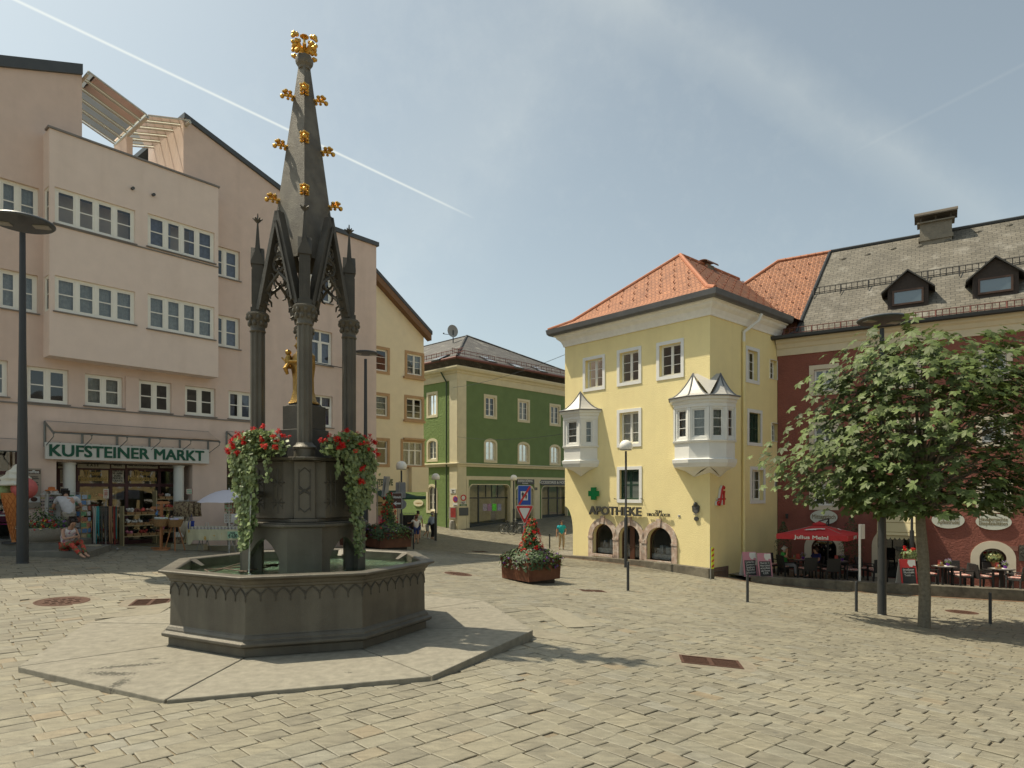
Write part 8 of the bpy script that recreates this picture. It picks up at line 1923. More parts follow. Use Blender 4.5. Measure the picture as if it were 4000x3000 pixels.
for i in range(34):
 a = math.pi+math.pi*(i+.5)/34; x, y_ = .38*math.cos(a), .21*math.sin(a); q = bc[min(11, int(i/34*12))] if rs.random() < .75 else rs.choice(bc); L_ = rs.uniform(.85, 1.15)
 mb = MT(c); w_ = .014; d = rs.uniform(-.03, .03)
 mb.add([(x-w_, y_, 1.33), (x+w_, y_, 1.33), (x+w_+d*.5, y_-.01, 1.33-L_*.5), (x-w_+d*.5, y_-.01, 1.33-L_*.5), (x+w_+d, y_, 1.33-L_), (x-w_+d, y_, 1.33-L_)], [(0, 1, 2, 3), (3, 2, 4, 5)]); mb.box(x-.018, x+.018, y_-.01, y_+.006, 1.33, 1.37); mb.build('belt', mat('belt_%02d%02d%02d' % tuple(int(v*99) for v in q), q, .5), t, uv=None)
def card(label, px0, px1, py0, py1, y, lines, back=PAPER, rim=None, ink=INK, name='price_sign', stem=0):
 k = y/F; x = ((px0+px1)/2-CX)*k; c = Vector((x, y, (HY-py1)*k)); t = thing(name, label, 'price sign', c); w_ = (px1-px0)*k/2; h = (py1-py0)*k
 mb = MT(c); mb.box(-w_, w_, 0, .01, 0, h); mb.build('frame' if rim else 'card', rim or back, t, uv=None)
 if rim: mb = MT(c); mb.box(-w_*.9, w_*.9, -.004, -.001, h*.04, h*.96); mb.build('card', back, t, uv=None)
 if stem: mb = MT(c); mb.tube([(0, .015, h*.5), (0, .015, -stem)], .01, 6); mb.build('stem', STEEL, t)
 for (fy_, body, hh, ww) in lines:
  lettering(body, hh*k*1.4, Matrix.Translation(c+Vector((0, -.006, h*(1-fy_)))) @ Matrix.Rotation(R(90), 4, 'X'), ink, t, depth=.002, bold=hh*k*.03, width=ww*k)
 return t
LG = mat('pale_green_card', (.36, .58, .38), .7); RIMR = mat('dark_red_rim', (.28, .03, .02), .5)
card('white price card reading LEDER GÜRTEL above the belt rack', 404, 424, 1910, 1947, 20.4, [(.2, 'TIROLER', 4, 14), (.42, 'LEDER', 5, 15), (.62, 'GÜRTEL', 5, 15), (.85, '€ 15,-', 4, 12)], ink=mat('red_ink', (.4, .03, .02), .7), stem=.5)
def goods_shelf(px0, px1, y, zf, levels, label, seed):
 k = y/F; x0, x1 = (px0-CX)*k, (px1-CX)*k; c = Vector(((x0+x1)/2, y, zf)); t = thing('goods_shelf', label, 'shelf', c); w_ = (x1-x0)/2; q = random.Random(seed); dv = Vector((.646, .763, 0))
 M = frame(c, dv, (-.763, .646, 0)); w_ = w_/.646*.8
 mb = MB(); mb.M = M
 for z in levels: mb.box(-w_, w_, -.18, .18, z-.02, z)
 for x in (-w_, w_): mb.box(x-.012, x+.012, -.18, .18, 0, levels[-1]+.3)
 mb.build('shelf_boards', mat('pale_shelf_wood', (.42, .34, .18), .6), t)
 for z in levels:
  x = -w_+.12; row = []
  while x < w_-.1:
   bw_ = q.uniform(.16, .26); mb = MB(); mb.M = M; mb.box(x, x+bw_, -.15, .12, z, z+.09, taper=-.012); mb.build('basket', WICK, t, uv=None)
   mb = MB(); mb.M = M
   for _ in range(9): mb.rv = q.uniform(.05, 1); mb.ball((x+bw_*q.random(), q.uniform(-.12, .08), z+.10+.09*q.random()), q.uniform(.03, .055), 7, 5)
   mb.build('plush_goods', q.choice([PM[4], PM[7], PM[0], mat('pink_plush', (.55, .2, .25), .9), mat('brown_plush', (.2, .08, .05), .9), BLACK]), t); x += bw_+.04
 return t
fl0 = -1.95
zsh = lambda py, y: (HY-py)/F*y
goods_shelf(496, 606, 22.55, fl0, [.35, .72, 1.08], 'lit shelf with baskets and soft toys in the middle of the shop window', 1)
goods_shelf(616, 690, 23.9, fl0, [.4, .8, 1.2, 1.6], 'shelf of boxed goods in the right part of the shop window', 2)
goods_shelf(350, 430, 23.0, fl0, [.4, .8, 1.2, 1.6], 'dark shelf of goods inside the open shop doorway', 3)
c = shopz(630, 21.6); k = 21.6/F; t = thing('wooden_signpost_stand', 'orange wooden stand shaped like a signpost with hanging toys', 'display stand', c)
mb = MT(c); h = (HY-1957)*k-c.z; mb.box(-.035, .035, -.035, .035, 0, h); mb.box(-.32, .28, -.04, .04, 0, .07); mb.box(-.04, .04, -.3, .3, 0, .06); mb.build('post', WOOD, t, uv=None)
for x0, x1, zz, d in ((-.12, .26, h-.10, 1), (-.28, .06, h-.27, -1)):
 mb = MT(c); pts = [(x0, zz), (x1, zz), (x1+(.06 if d > 0 else 0), zz+.045), (x1, zz+.09), (x0, zz+.09), (x0-(.06 if d < 0 else 0), zz+.045)]
 mb.add([(x, -.05, z) for x, z in pts]+[(x, -.03, z) for x, z in pts], [tuple(range(6)), tuple(range(6, 12))]+[(i, (i+1) % 6, 6+(i+1) % 6, 6+i) for i in range(6)]); mb.build('pointer_board', WOOD, t, uv=None)
for i, (dx, dz) in enumerate(((.22, -.55), (-.12, -.45), (.06, -.62))):
 mb = MT(c); mb.tube([(dx, -.05, h-.1), (dx, -.06, h+dz+.08)], .004, 4); mb.ball((dx, -.06, h+dz+.03), .05, 8, 6, sc=(1, .6, 1.2)); mb.ball((dx+.03, -.06, h+dz+.1), .03, 8, 6); mb.build('hanging_toy', [PM[2], BLUEISH[0], PM[0]][i], t)
def basket_table(px, y, label, tripod):
 c = shopz(px, y); t = thing('display_basket', label, 'basket', c, 'wicker baskets of goods before the shop'); mb = MT(c); z = .78
 mb.lathe([(.18, z), (.27, z+.22), (.28, z+.24), (.26, z+.24), (.17, z+.04)], 20); mb.build('wicker_basket', WICK, t)
 if tripod:
  mb = MT(c)
  for j in range(4): a = j*math.pi/2+.5; mb.tube([(.1*math.cos(a), .1*math.sin(a), z), (.30*math.cos(a), .30*math.sin(a), 0)], .018, 6)
  mb.build('tripod_leg', WOOD, t)
 else: mb = MT(c); mb.lathe([(.03, 0), (.03, z)], 8); mb.lathe([(.25, 0), (.24, .03)], 12); mb.build('stand_leg', WOOD, t)
 for i in range(9):
  mb = MB(); mb.M = Matrix.Translation(c+Vector((rs.uniform(-.16, .16), rs.uniform(-.12, .12), z+.22))) @ Matrix.Rotation(rs.uniform(-1, 1), 4, 'Z') @ Matrix.Rotation(rs.uniform(-.6, .6), 4, 'X'); mb.box(-.08, .08, -.05, .05, 0, .06); mb.build('packet', rs.choice([mat('pale_packet', (.50, .56, .50), .3), BLUEISH[3], mat('lilac_packet', (.45, .42, .55), .3)]), t)
basket_table(627, 21.2, 'larger wicker basket of packets in front of the wooden signpost stand', False); basket_table(683, 21.4, 'shallow wicker basket of packets on a wooden tripod', True)
def cloth_hang(t, c, x, y_, ztop, w_, h, m, name='bag', strap=True):
 mb = MT(c); n = 6; vs = []
 for j in range(5):
  for i in range(n+1):
   u = i/n-.5; v = j/4; vs.append((x+u*w_*(1+.15*v), y_-.05*math.sin(v*3)-.02*math.sin(i*1.7), ztop-h*v))
 mb.add(vs, [(j*(n+1)+i, j*(n+1)+i+1, (j+1)*(n+1)+i+1, (j+1)*(n+1)+i) for j in range(4) for i in range(n)])
 if strap: mb.tube([(x-w_*.25, y_, ztop), (x, y_, ztop+.22), (x+w_*.25, y_, ztop)], .008, 4)
 return mb.build(name, m, t, smooth=True, uv='raw')
TAP = mat('tapestry_cloth', (.28, .22, .13), .9, col2=(.10, .06, .04), c2scale=16, c2lo=.5, c2hi=.56, var=.3, vscale=10); NAT = mat('natural_cotton', (.52, .46, .34), .9, var=.1)
c = shopz(735, 22.6); t = thing('bag_stand', 'round stand hung with tapestry bags and cotton bags right of the shop column', 'display stand', c)
mb = MT(c); mb.tube([(0, 0, 0), (0, 0, 1.75)], .02, 8); mb.lathe([(.3, 0), (.3, .03), (.03, .04)], 14); mb.tube([(.3*math.cos(a), .3*math.sin(a), 1.68) for a in [math.pi/5*i for i in range(11)]], .01, 4); mb.build('pole', STEEL, t)
for i in range(7): a = math.pi+math.pi*i/6; cloth_hang(t, c, .30*math.cos(a), .30*math.sin(a), 1.66, .30, .52, TAP, 'tapestry_bag', False)
for x, z, m_, w_ in ((-.2, .98, BLACK, .2), (-.02, .95, NAT, .24), (.16, 1.0, NAT, .2), (.28, 1.0, mat('blue_bag', (.02, .05, .28), .8), .2), (.1, .88, NAT, .22)): cloth_hang(t, c, x, -.33, z, w_, .36, m_, 'cotton_bag')
for x, m_ in ((-.1, TAP), (.12, TAP)): cloth_hang(t, c, x, -.38, .46, .34, .42, m_, 'shopping_bag')
card('small framed price sign on top of the bag stand', 727, 752, 1909, 1931, 22.3, [(.3, 'TASCHEN', 4, 18), (.7, '€ 16,50', 6, 20)], back=PAPER, rim=RIMR, ink=mat('green_ink', (.05, .3, .15), .7))
for (px0, px1, zt_, y, label, items, seed) in ((775, 850, (HY-1925), 25.2, 'wall rail of dark patterned scarves and caps beside the bag stand', 12, 5), (862, 962, (HY-1940), 26.0, 'wall rack of coloured caps behind the pale parasol', 14, 6)):
 k = y/F; c = Vector((((px0+px1)/2-CX)*k, y, float(gz(((px0+px1)/2-CX)*k, y)))); t = thing('wall_rack', label, 'display rack', c); q = random.Random(seed); M = frame(c, (.646, .763, 0), (-.763, .646, 0)); w_ = (px1-px0)*k/2/.646*.75; h = zt_*k-c.z
 mb = MB(); mb.M = M
 for zz in (h, h-.5, h-1.0): mb.tube([(-w_, 0, zz), (w_, 0, zz)], .012, 5)
 for x in (-w_, w_): mb.tube([(x, 0, 0), (x, 0, h)], .015, 5)
 mb.build('rail', STEEL, t)
 for i in range(items):
  for lev in range(3):
   x = -w_+2*w_*(i+.5)/items; mb = MB(); mb.M = M
   m_ = q.choice([BLACK, PM[0], PM[1], PM[5], mat('red_white_stripe', (.45, .05, .06), .8, col2=(.6, .55, .5), c2scale=30), mat('black_white_print', (.04, .04, .05), .8, col2=(.4, .4, .42), c2scale=24, c2lo=.52, c2hi=.56)]) if seed == 5 else q.choice([PM[0], PM[4], PM[6], PM[1], BLACK, PM[3]])
   if seed == 5: mb.box(x-.04, x+.04, -.05, -.01, h-.5*lev-.45, h-.5*lev-.02); mb.build('scarf', m_, t, uv=None)
   else: mb.ball((x, -.07, h-.5*lev-.12), .10, 10, 7, sc=(.8, 1, .9), z0=-.35); mb.box(x-.05, x+.05, -.24, -.12, h-.5*lev-.155, h-.5*lev-.145); mb.build('cap', m_, t, smooth=True)
c = shopz(812, 23.6)
t = thing('black_handbag', 'black handbag with white straps behind the jar table', 'bag', c+Vector((0, 0, .55))); mb = MT(c); mb.add([(-.26, -.06, .55), (.26, -.06, .55), (.16, -.03, .85), (-.16, -.03, .85), (-.26, .06, .55), (.26, .06, .55), (.16, .03, .85), (-.16, .03, .85)], [(0, 1, 2, 3), (7, 6, 5, 4), (0, 4, 5, 1), (1, 5, 6, 2), (2, 6, 7, 3), (3, 7, 4, 0)]); mb.tube([(-.2, 0, 0), (-.2, 0, .56)], .012, 5); mb.build('leather', BLACK, t); mb = MT(c); mb.tube([(-.14, -.07, .62), (-.03, -.08, .98), (.05, -.08, .98), (.06, -.07, .62)], .014, 5); mb.build('strap', ENM, t)
y = 22.2; c = shopz(858, y); k = y/F; t = thing('market_table', 'folding table with flowered cream cloth under the pale parasol', 'table', c)
w_ = .92; zt_ = .78
mb = MT(c); mb.box(-w_, w_, -.35, .35, zt_-.03, zt_)
for sx_ in (-1, 1):
 for yy in (-.28, .28): mb.tube([(sx_*w_*.75, yy, zt_-.03), (sx_*w_*.45, yy, 0)], .012, 5); mb.tube([(sx_*w_*.45, yy, zt_-.03), (sx_*w_*.75, yy, 0)], .012, 5)
mb.build('folding_frame', STEEL, t)
CLO = mat('flowered_tablecloth', (.58, .55, .36), .85, col2=(.55, .33, .06), c2scale=5.5, c2lo=.66, c2hi=.68, var=.08); mb = MT(c); mb.box(-w_-.02, w_+.02, -.37, .37, zt_+.001, zt_+.008)
vs = []; n = 26
for j in range(3):
 for i in range(n+1): x = -w_-.03+(2*w_+.06)*i/n; vs.append((x, -.375-.02*math.sin(i*1.3)*j, zt_+.006-.18*j-(.14*j/2*(1 if i < 3 else 0))))
mb.add(vs, [(j*(n+1)+i, j*(n+1)+i+1, (j+1)*(n+1)+i+1, (j+1)*(n+1)+i) for j in range(2) for i in range(n)]); mb.add([(-w_-.03, -.375, zt_+.006), (-w_-.03, .37, zt_+.006), (-w_-.12, .3, zt_-.42), (-w_-.16, -.3, zt_-.46)], [(0, 1, 2, 3)])
tag(mb.build('tablecloth', CLO, uv='raw'), 'cream tablecloth with sunflowers hanging over the market table', 'tablecloth')
for r_ in range(3):
 for i in range(15):
  if r_ == 2 and i > 11: continue
  q = c+Vector((-w_+.12+i*.115+rs.uniform(-.01, .01), -.25+.2*r_, zt_+.01)); first_ = (r_ == 0 and i == 0)
  if r_ == 0 and i == 0:
   jar = thing('cream_jar', 'small white cream jar in the front row on the market table', 'jar', (0, 0, 0), 'cream jars on the market table'); mb = MB(); mb.lathe([(.04, 0), (.043, .01), (.043, .06)], 12); mb.build('pot', ENM, jar, smooth=True); mb = MB(); mb.lathe([(.045, .06), (.045, .085), (.002, .086)], 12); mb.build('lid', mat('pale_lid', (.62, .60, .5), .4), jar); mb = MB(); mb.lathe([(.0445, .018), (.0445, .05)], 12, cap=False); mb.build('jar_label', mat('jar_label_print', (.45, .40, .42), .6, var=.4, vscale=30), jar); jar.location = q
  else:
   o = jar.copy(); COL.objects.link(o); o.location = q; o['label'] = 'small white cream jar in the %s row on the market table' % ('front', 'middle', 'back')[r_]
   for ch in jar.children: o2 = ch.copy(); COL.objects.link(o2); o2.parent = o
card('pale green card reading NUR € 6,00 on the front of the jar table', 889, 930, 2076, 2103, 21.8, [(.24, 'NUR', 7, 18), (.66, '€ 6,00', 14, 34)], back=LG)
card('framed green price sign MURMELTIER CREME € 6,00 under the parasol', 877, 908, 1963, 2000, 22.0, [(.2, 'MURMELTIER', 6, 26), (.42, 'CREME', 6, 16), (.78, '€ 6,00', 10, 26)], back=LG, rim=RIMR, ink=mat('red_ink', (.4, .03, .02), .7), stem=.45)
card('white chart of small pictures below the framed price sign', 876, 905, 2007, 2043, 22.05, [(.2, 'O O', 7, 20), (.5, 'O O', 7, 20), (.8, 'O O', 7, 20)], back=ENM, ink=mat('brown_ink', (.25, .12, .06), .7), stem=.2)
y = 22.0; k = y/F; cx_ = ((895-CX)*k); c = Vector((cx_, y, float(gz(cx_, y)))); t = thing('white_parasol', 'pale lilac white parasol over the jar table left of the fountain', 'parasol', c); zt_ = (HY-1914)*k; zr = (HY-1962)*k; Rr = 118*k
mb = MB(); n = 8; vs = [(cx_, y, zt_)]; ringn = 5
for j in range(1, ringn+1):
 u = j/ringn
 for i in range(n*3):
  a = 2*math.pi*i/(n*3)+.2; sag = .97 if i % 3 else 1.0; vs.append((cx_+Rr*u*sag*math.cos(a), y+Rr*u*sag*math.sin(a), zt_-(zt_-zr)*(u**2)-(.0 if i % 3 == 0 else -.012)))
m_ = n*3; fs = [(0, 1+i, 1+(i+1) % m_) for i in range(m_)]
for j in range(ringn-1): fs += [(1+j*m_+i, 1+j*m_+(i+1) % m_, 1+(j+1)*m_+(i+1) % m_, 1+(j+1)*m_+i) for i in range(m_)]
mb.add(vs, fs); mb.build('canopy', mat('lilac_white_cloth', (.74, .73, .82), .8, trans=.3), t, uv='raw', smooth=True); mb = MT(c); mb.tube([(0, 0, 0), (0, 0, zt_-c.z+.07)], .018, 8); mb.build('pole', ENM, t)
mb = MB()
for i in range(n): a = 2*math.pi*i/n+.2; mb.tube([(cx_, y, zt_-.03), (cx_+Rr*.5*math.cos(a), y+Rr*.5*math.sin(a), zt_-(zt_-zr)*.25-.02), (cx_+Rr*math.cos(a), y+Rr*math.sin(a), zr-.01)], .006, 4)
mb.build('ribs', STEEL, t)
for px, y, w_, label in ((344, 19.6, .33, 'pale woven box by the belt rack'), (740, 22.2, .55, 'pale woven low box before the bag stand'), (880, 22.9, .8, 'pale woven low box under the jar table')):
 c = shopz(px, y); t = thing('woven_box', label, 'box', c, 'low woven boxes before the shop'); mb = MT(c); mb.box(-w_, w_, -.15, .15, 0, .20); mb.build('woven_sides', mat('cream_weave', (.42, .38, .26), .8, col2=(.28, .25, .18), c2scale=40), t, uv=None); mb = MT(c); mb.box(-w_+.02, w_-.02, -.13, .13, .2, .205); mb.build('lid', mat('cream_weave_lid', (.45, .41, .30), .8), t, uv=None)
y = 18.6; k = y/F; cx_ = (60-CX)*k; c = Vector((cx_, y, s2_)); t = thing('giant_ice_cream_cone', 'giant ice cream cone figure with green, pink and white scoops at the left edge', 'advertising figure', c)
W_ = mat('waffle_orange', (.52, .19, .045), .6)
z0 = (HY-2122)*k; z1 = (HY-1925)*k; mb = MB(); r1 = 46*k
mb.lathe([(.09, z0-.02), (.09, z0+.06), (.085, z0+.07), (r1*.55, z0+(z1-z0)*.5), (r1, z1-.05), (r1*1.02, z1), (.05, z1)], 28, (cx_, y))
cone = mb.build('waffle_cone', W_, t, smooth=True); mb = MB()
for j in range(14):
 for sgn in (-1, 1):
  pts = []
  for i in range(15):
   u = i/14; a = sgn*(u*2.4)+j*2*math.pi/14; zz = z0+.1+(z1-z0-.12)*u; rr_ = .085+(r1-.085)*u+.004; pts.append((cx_+rr_*math.cos(a), y+rr_*math.sin(a), zz))
  mb.tube(pts, .009, 4, cap=False)
mb.build('waffle_ribs', mat('waffle_rib', (.45, .15, .035), .6), cone)
mb = MB(); mb.lathe([(.32, s2_), (.32, s2_+.05), (.1, z0)], 20, (cx_, y)); mb.build('foot', DARKM, t)
def scoop(px, py, r_, m, name):
 mb = MB(); mb.ball(((px-CX)*k, y-.05, (HY-py)*k), r_, 24, 16, sc=(1, .9, .95)); o = mb.build(name, m, t, smooth=True); return o
scoop(22, 1918, .25, mat('pistachio_ice', (.26, .36, .16), .6, bump=1.0, bscale=14), 'green_scoop'); scoop(100, 1908, .33, mat('strawberry_ice', (.52, .12, .11), .6, bump=1.0, bscale=14), 'pink_scoop')
mb = MB(); vs = []; fs = []; nr = 22; ns = 32; zc0 = (HY-1897)*k; zc1 = (HY-1812)*k
for j in range(nr+1):
 u = j/nr; rr_ = .43*(1-u)**.75*(1+.10*math.sin(u*22)); cxx = cx_+.01+.06*u
 for i in range(ns): a = 2*math.pi*i/ns; q = rr_*(1+.10*math.sin(6*a+u*9)); vs.append((cxx+q*math.cos(a), y-.02+q*math.sin(a), zc0+(zc1-zc0)*u))
for j in range(nr): fs += [(j*ns+i, j*ns+(i+1) % ns, (j+1)*ns+(i+1) % ns, (j+1)*ns+i) for i in range(ns)]
fs.append(tuple(range(ns))); mb.add(vs, fs); mb.build('whipped_swirl', mat('cream_swirl', (.62, .60, .50), .5), t, smooth=True)
c = gq(8, 20.3, s2_); t = thing('magenta_chair', 'magenta plastic chair with metal legs behind the ice cream cone', 'chair', c); MAG = mat('magenta_plastic', (.35, .01, .14), .4)
mb = MB(); mb.M = Matrix.Translation(c) @ Matrix.Rotation(.6, 4, 'Z'); mb.box(-.22, .22, -.22, .22, .44, .47); mb.build('seat', MAG, t, bevel=.01); mb = MB(); mb.M = Matrix.Translation(c) @ Matrix.Rotation(.6, 4, 'Z'); mb.box(-.22, .22, .2, .23, .5, .85); mb.build('backrest', MAG, t, bevel=.01)
for sx_, sy_ in ((-1, -1), (1, -1), (1, 1), (-1, 1)): mb = MB(); mb.M = Matrix.Translation(c) @ Matrix.Rotation(.6, 4, 'Z'); mb.tube([(sx_*.18, sy_*.18, .45), (sx_*.22, sy_*.22, 0)], .012, 6); mb.build('leg', STEEL, t)
c = gq(2, 19.9, s2_)+Vector((-.1, 0, 0)); t = thing('round_bistro_table', 'white round bistro table at the far left edge', 'table', c); mb = MT(c); mb.lathe([(.34, .72), (.35, .735), (.34, .75), (.002, .75)], 24); mb.build('tabletop', ENM, t); mb = MT(c); mb.lathe([(.22, 0), (.03, .03), (.025, .72)], 14); mb.build('pedestal', STEEL, t)
y = 41.0; c = gat(1583, y); t = thing('clothes_rack', 'street clothes rack with dark garments before the cream house', 'clothes rack', c)
mb = MT(c); mb.tube([(-.6, 0, 0), (-.6, 0, 1.55), (.55, .3, 1.55), (.55, .3, 0)], .02, 6); mb.tube([(-.6, -.3, .05), (-.6, .3, .05)], .02, 6); mb.tube([(.55, 0, .05), (.55, .6, .05)], .02, 6); mb.build('rail', STEEL, t)
for i in range(9):
 x = -.52+i*.12; cloth_hang(t, c, x, x*.26+.15, 1.46, .34, .7+.25*rs.random(), rs.choice([BLACK, BLACK, PM[4], mat('charcoal_cloth', (.03, .03, .035), .9)]), 'garment', True)
y = 37.8; c = gat(1500, y); t = thing('clothes_rack', 'street clothes rack with pink and pale garments behind the planter', 'clothes rack', c)
mb = MT(c); mb.tube([(-.5, 0, 0), (-.5, 0, 1.45), (.5, .3, 1.45), (.5, .3, 0)], .02, 6); mb.build('rail', STEEL, t)
for i in range(7): x = -.42+i*.13; cloth_hang(t, c, x, x*.26+.15, 1.38, .32, .7, rs.choice([mat('pink_cloth', (.45, .22, .25), .9, var=.3), PM[4], PM[1]]), 'garment', True)
def bicycle(c, rot, label, first=[None]):
 if first[0] is None:
  t = thing('bicycle', label, 'bicycle', (0, 0, 0), 'bicycles parked by the green house')
  for x in (-.52, .52):
   mb = MB(); mb.tube([(x+.33*math.cos(a), 0, .34+.33*math.sin(a)) for a in [2*math.pi*i/24 for i in range(25)]], .018, 6, cap=False); w_ = mb.build('wheel', BLACK, t, smooth=True)
   mb = MB()
   for i in range(14): a = math.pi*i/14; mb.tube([(x-.32*math.cos(a), 0, .34-.32*math.sin(a)), (x+.32*math.cos(a), 0, .34+.32*math.sin(a))], .003, 3)
   mb.build('spokes', STEEL, w_)
  mb = MB(); P = dict(bb=(-.06, 0, .30), st=(-.2, 0, .82), hd=(.36, 0, .85), h2=(.38, 0, .72), rw=(-.52, 0, .34), fw=(.52, 0, .34))
  for a, b in (('bb', 'st'), ('bb', 'h2'), ('st', 'hd'), ('bb', 'rw'), ('st', 'rw'), ('hd', 'h2'), ('h2', 'fw')): mb.tube([P[a], P[b]], .018, 6)
  mb.build('frame', DARKM, t); mb = MB(); mb.tube([(.30, -.28, 1.02), (.38, -.12, 1.04), (.36, 0, .98), (.38, .12, 1.04), (.30, .28, 1.02)], .014, 6); mb.tube([(.36, 0, .84), (.36, 0, .98)], .014, 6); mb.build('handlebar', STEEL, t)
  mb = MB(); mb.ball((-.24, 0, .90), .12, 10, 6, sc=(1.1, .6, .35)); mb.tube([(-.2, 0, .8), (-.23, 0, .88)], .014, 5); mb.build('saddle', BLACK, t); mb = MB(); mb.tube([(-.06, -.05, .30), (-.02, -.06, .16)], .012, 5); mb.tube([(-.06, .05, .30), (-.10, .06, .44)], .012, 5); mb.lathe([(.09, -.008), (.09, .008)], 16); mb.build('pedals', STEEL, t)
  first[0] = t
 else:
  f_ = first[0]; t = f_.copy(); COL.objects.link(t); t['label'] = label
  for ch in f_.children:
   k_ = ch.copy(); COL.objects.link(k_); k_.parent = t
   for g_ in ch.children: g2 = g_.copy(); COL.objects.link(g2); g2.parent = k_
 t.location = c; t.rotation_euler = (0, 0, rot)
bicycle(gat(1995, 46.3), .25, 'black bicycle nearest the shop window of the green house'); bicycle(gat(2028, 45.6), -.35, 'black bicycle in front of the other, partly behind the triangle sign')
# ================================================================ THE CAFE TERRACE
WIC = mat('black_wicker', (.018, .017, .016), .55, var=.3, vscale=60, bump=1.0, bscale=90); CUSH = mat('checked_red_cushion', (.38, .10, .08), .9, col2=(.55, .42, .36), c2scale=18, c2lo=.48, c2hi=.52)
def chair0():
 t = thing('wicker_armchair', 'x', 'chair', (0, 0, 0), 'black wicker armchairs on the cafe terrace')
 mb = MB(); mb.box(-.27, .27, -.26, .24, .36, .42); mb.build('seat', WIC, t, bevel=.01)
 mb = MB(); mb.add([(-.27, .20, .36), (.27, .20, .36), (.27, .25, .36), (-.27, .25, .36), (-.28, .29, .90), (.28, .29, .90), (.28, .33, .90), (-.28, .33, .90)], [(0, 3, 2, 1), (4, 5, 6, 7), (0, 1, 5, 4), (1, 2, 6, 5), (2, 3, 7, 6), (3, 0, 4, 7)]); mb.build('backrest', WIC, t, bevel=.01, uv=None)
 for s in (-1, 1):
  mb = MB(); mb.box(s*.29-.03, s*.29+.03, -.26, .26, .60, .635); mb.build('armrest', WIC, t, bevel=.006)
  for y_ in (-.23, .22): mb = MB(); mb.box(s*.27-.025, s*.27+.025, y_-.025, y_+.025, 0, .60 if y_ < 0 else .40); mb.build('leg', WIC, t)
 mb = MB(); mb.box(-.23, .23, -.24, .19, .421, .47); mb.build('cushion', CUSH, t, bevel=.015)
 return t
CH = chair0(); CH_used = [False]
def cchair(px, y, rot, label):
 c = terr(px, y)
 if not CH_used[0]: t = CH; CH_used[0] = True
 else:
  t = CH.copy(); COL.objects.link(t)
  for ch in CH.children: k_ = ch.copy(); COL.objects.link(k_); k_.parent = t
 t['label'] = label; t.location = c; t.rotation_euler = (0, 0, rot); return c
TB = [None]
def ctable(px, y, label, items):
 c = terr(px, y)
 if TB[0] is None:
  t = thing('cafe_table', label, 'table', (0, 0, 0), 'round dark cafe tables on the terrace'); mb = MB(); mb.lathe([(.42, .70), (.44, .71), (.44, .73), (.42, .735), (.002, .736)], 28); mb.build('tabletop', mat('dark_tabletop', (.06, .058, .055), .3), t)
  for a in range(4): mb = MB(); an = a*math.pi/2+.78; mb.box(-.03, .03, -.03, .03, 0, .70); mb.v = [(x+.26*math.cos(an), y_+.26*math.sin(an), z) for x, y_, z in mb.v]; mb.build('leg', WIC, t)
  mb = MB(); mb.add([(-.3, -.2, .74), (.3, -.2, .74), (.3, .2, .74), (-.3, .2, .74)], [(0, 1, 2, 3)]); mb.build('runner', mat('white_runner', (.6, .58, .54), .8), t, uv=None); TB[0] = t
 else:
  t = TB[0].copy(); COL.objects.link(t); t['label'] = label
  for ch in TB[0].children: k_ = ch.copy(); COL.objects.link(k_); k_.parent = t
 t.location = c
 for i, (kind, dx, dy, lb) in enumerate(items):
  p = c+Vector((dx, dy, .745));
  if kind == 'pot':
   q = thing('potted_flower', lb, 'potted plant', p); mb = MT(p); mb.lathe([(.05, 0), (.075, .11), (.07, .11)], 14); mb.build('purple_pot', mat('purple_pot', (.12, .02, .25), .5), q); r_ = np.random.default_rng(i+int(px)); n_ = 90; g = r_.normal(size=(n_, 3)); g /= np.linalg.norm(g, axis=1, keepdims=True); P_ = np.array(p)+np.array([0, 0, .17])+g*np.array([.13, .13, .09])*r_.random((n_, 1))**.4
   leaf_mesh('foliage', LEAF3, q, P_, g+np.array([0, 0, .4]), .06, seed=i, aspect=.5); mb = MB(); blossoms(mb, [tuple(P_[j]+np.array([0, 0, .03])) for j in range(0, 40)], .03, 4, n2=2); mb.build('blossoms', mat('lilac_petal', (.40, .32, .5), .6, rnd=.3), q)
  elif kind == 'card':
   q = thing('menu_card', lb, 'menu card', p); mb = MT(p); mb.add([(-.07, -.03, 0), (.07, -.03, 0), (.07, 0, .22), (-.07, 0, .22), (-.07, .03, 0), (.07, .03, 0)], [(0, 1, 2, 3), (5, 4, 3, 2)]); mb.build('card', PM[0], q, uv=None)
  else:
   q = thing('cruet_basket', lb, 'condiments', p); mb = MT(p); mb.box(-.09, .09, -.05, .05, 0, .06, taper=-.01); mb.build('basket', WICK, q)
   for j in range(3): mb = MB(); mb.M = Matrix.Translation(p+Vector((-.05+.05*j, 0, .02))); mb.lathe([(.02, 0), (.02, .1), (.008, .13), (.01, .15)], 8); mb.build('bottle', [PM[0], PM[4], PM[2]][j], q)
 return c
YA = 27.3
ctable(3128, YA+.3, 'round cafe table between the two seated men under the red parasol', [('card', -.12, 0, 'red menu card on the table of the two seated men'), ('pot', .12, .05, 'purple pot with flowers on the table of the two seated men'), ('x', -.25, .1, 'small basket of bottles on the table of the two seated men')])
ctable(3274, YA-.1, 'round cafe table under the right part of the red parasol', [('card', -.08, 0, 'red menu card on the right table under the parasol'), ('pot', .16, 0, 'purple pot with leaves on the right table under the parasol')])
ctable(3688, 25.8, 'round cafe table in the sun right of the tree trunk', [('card', -.12, .1, 'red menu card on the table right of the tree trunk'), ('pot', .15, 0, 'purple pot with lilac flowers on the table right of the tree trunk'), ('x', -.2, -.1, 'small basket of bottles on the table right of the tree trunk')])
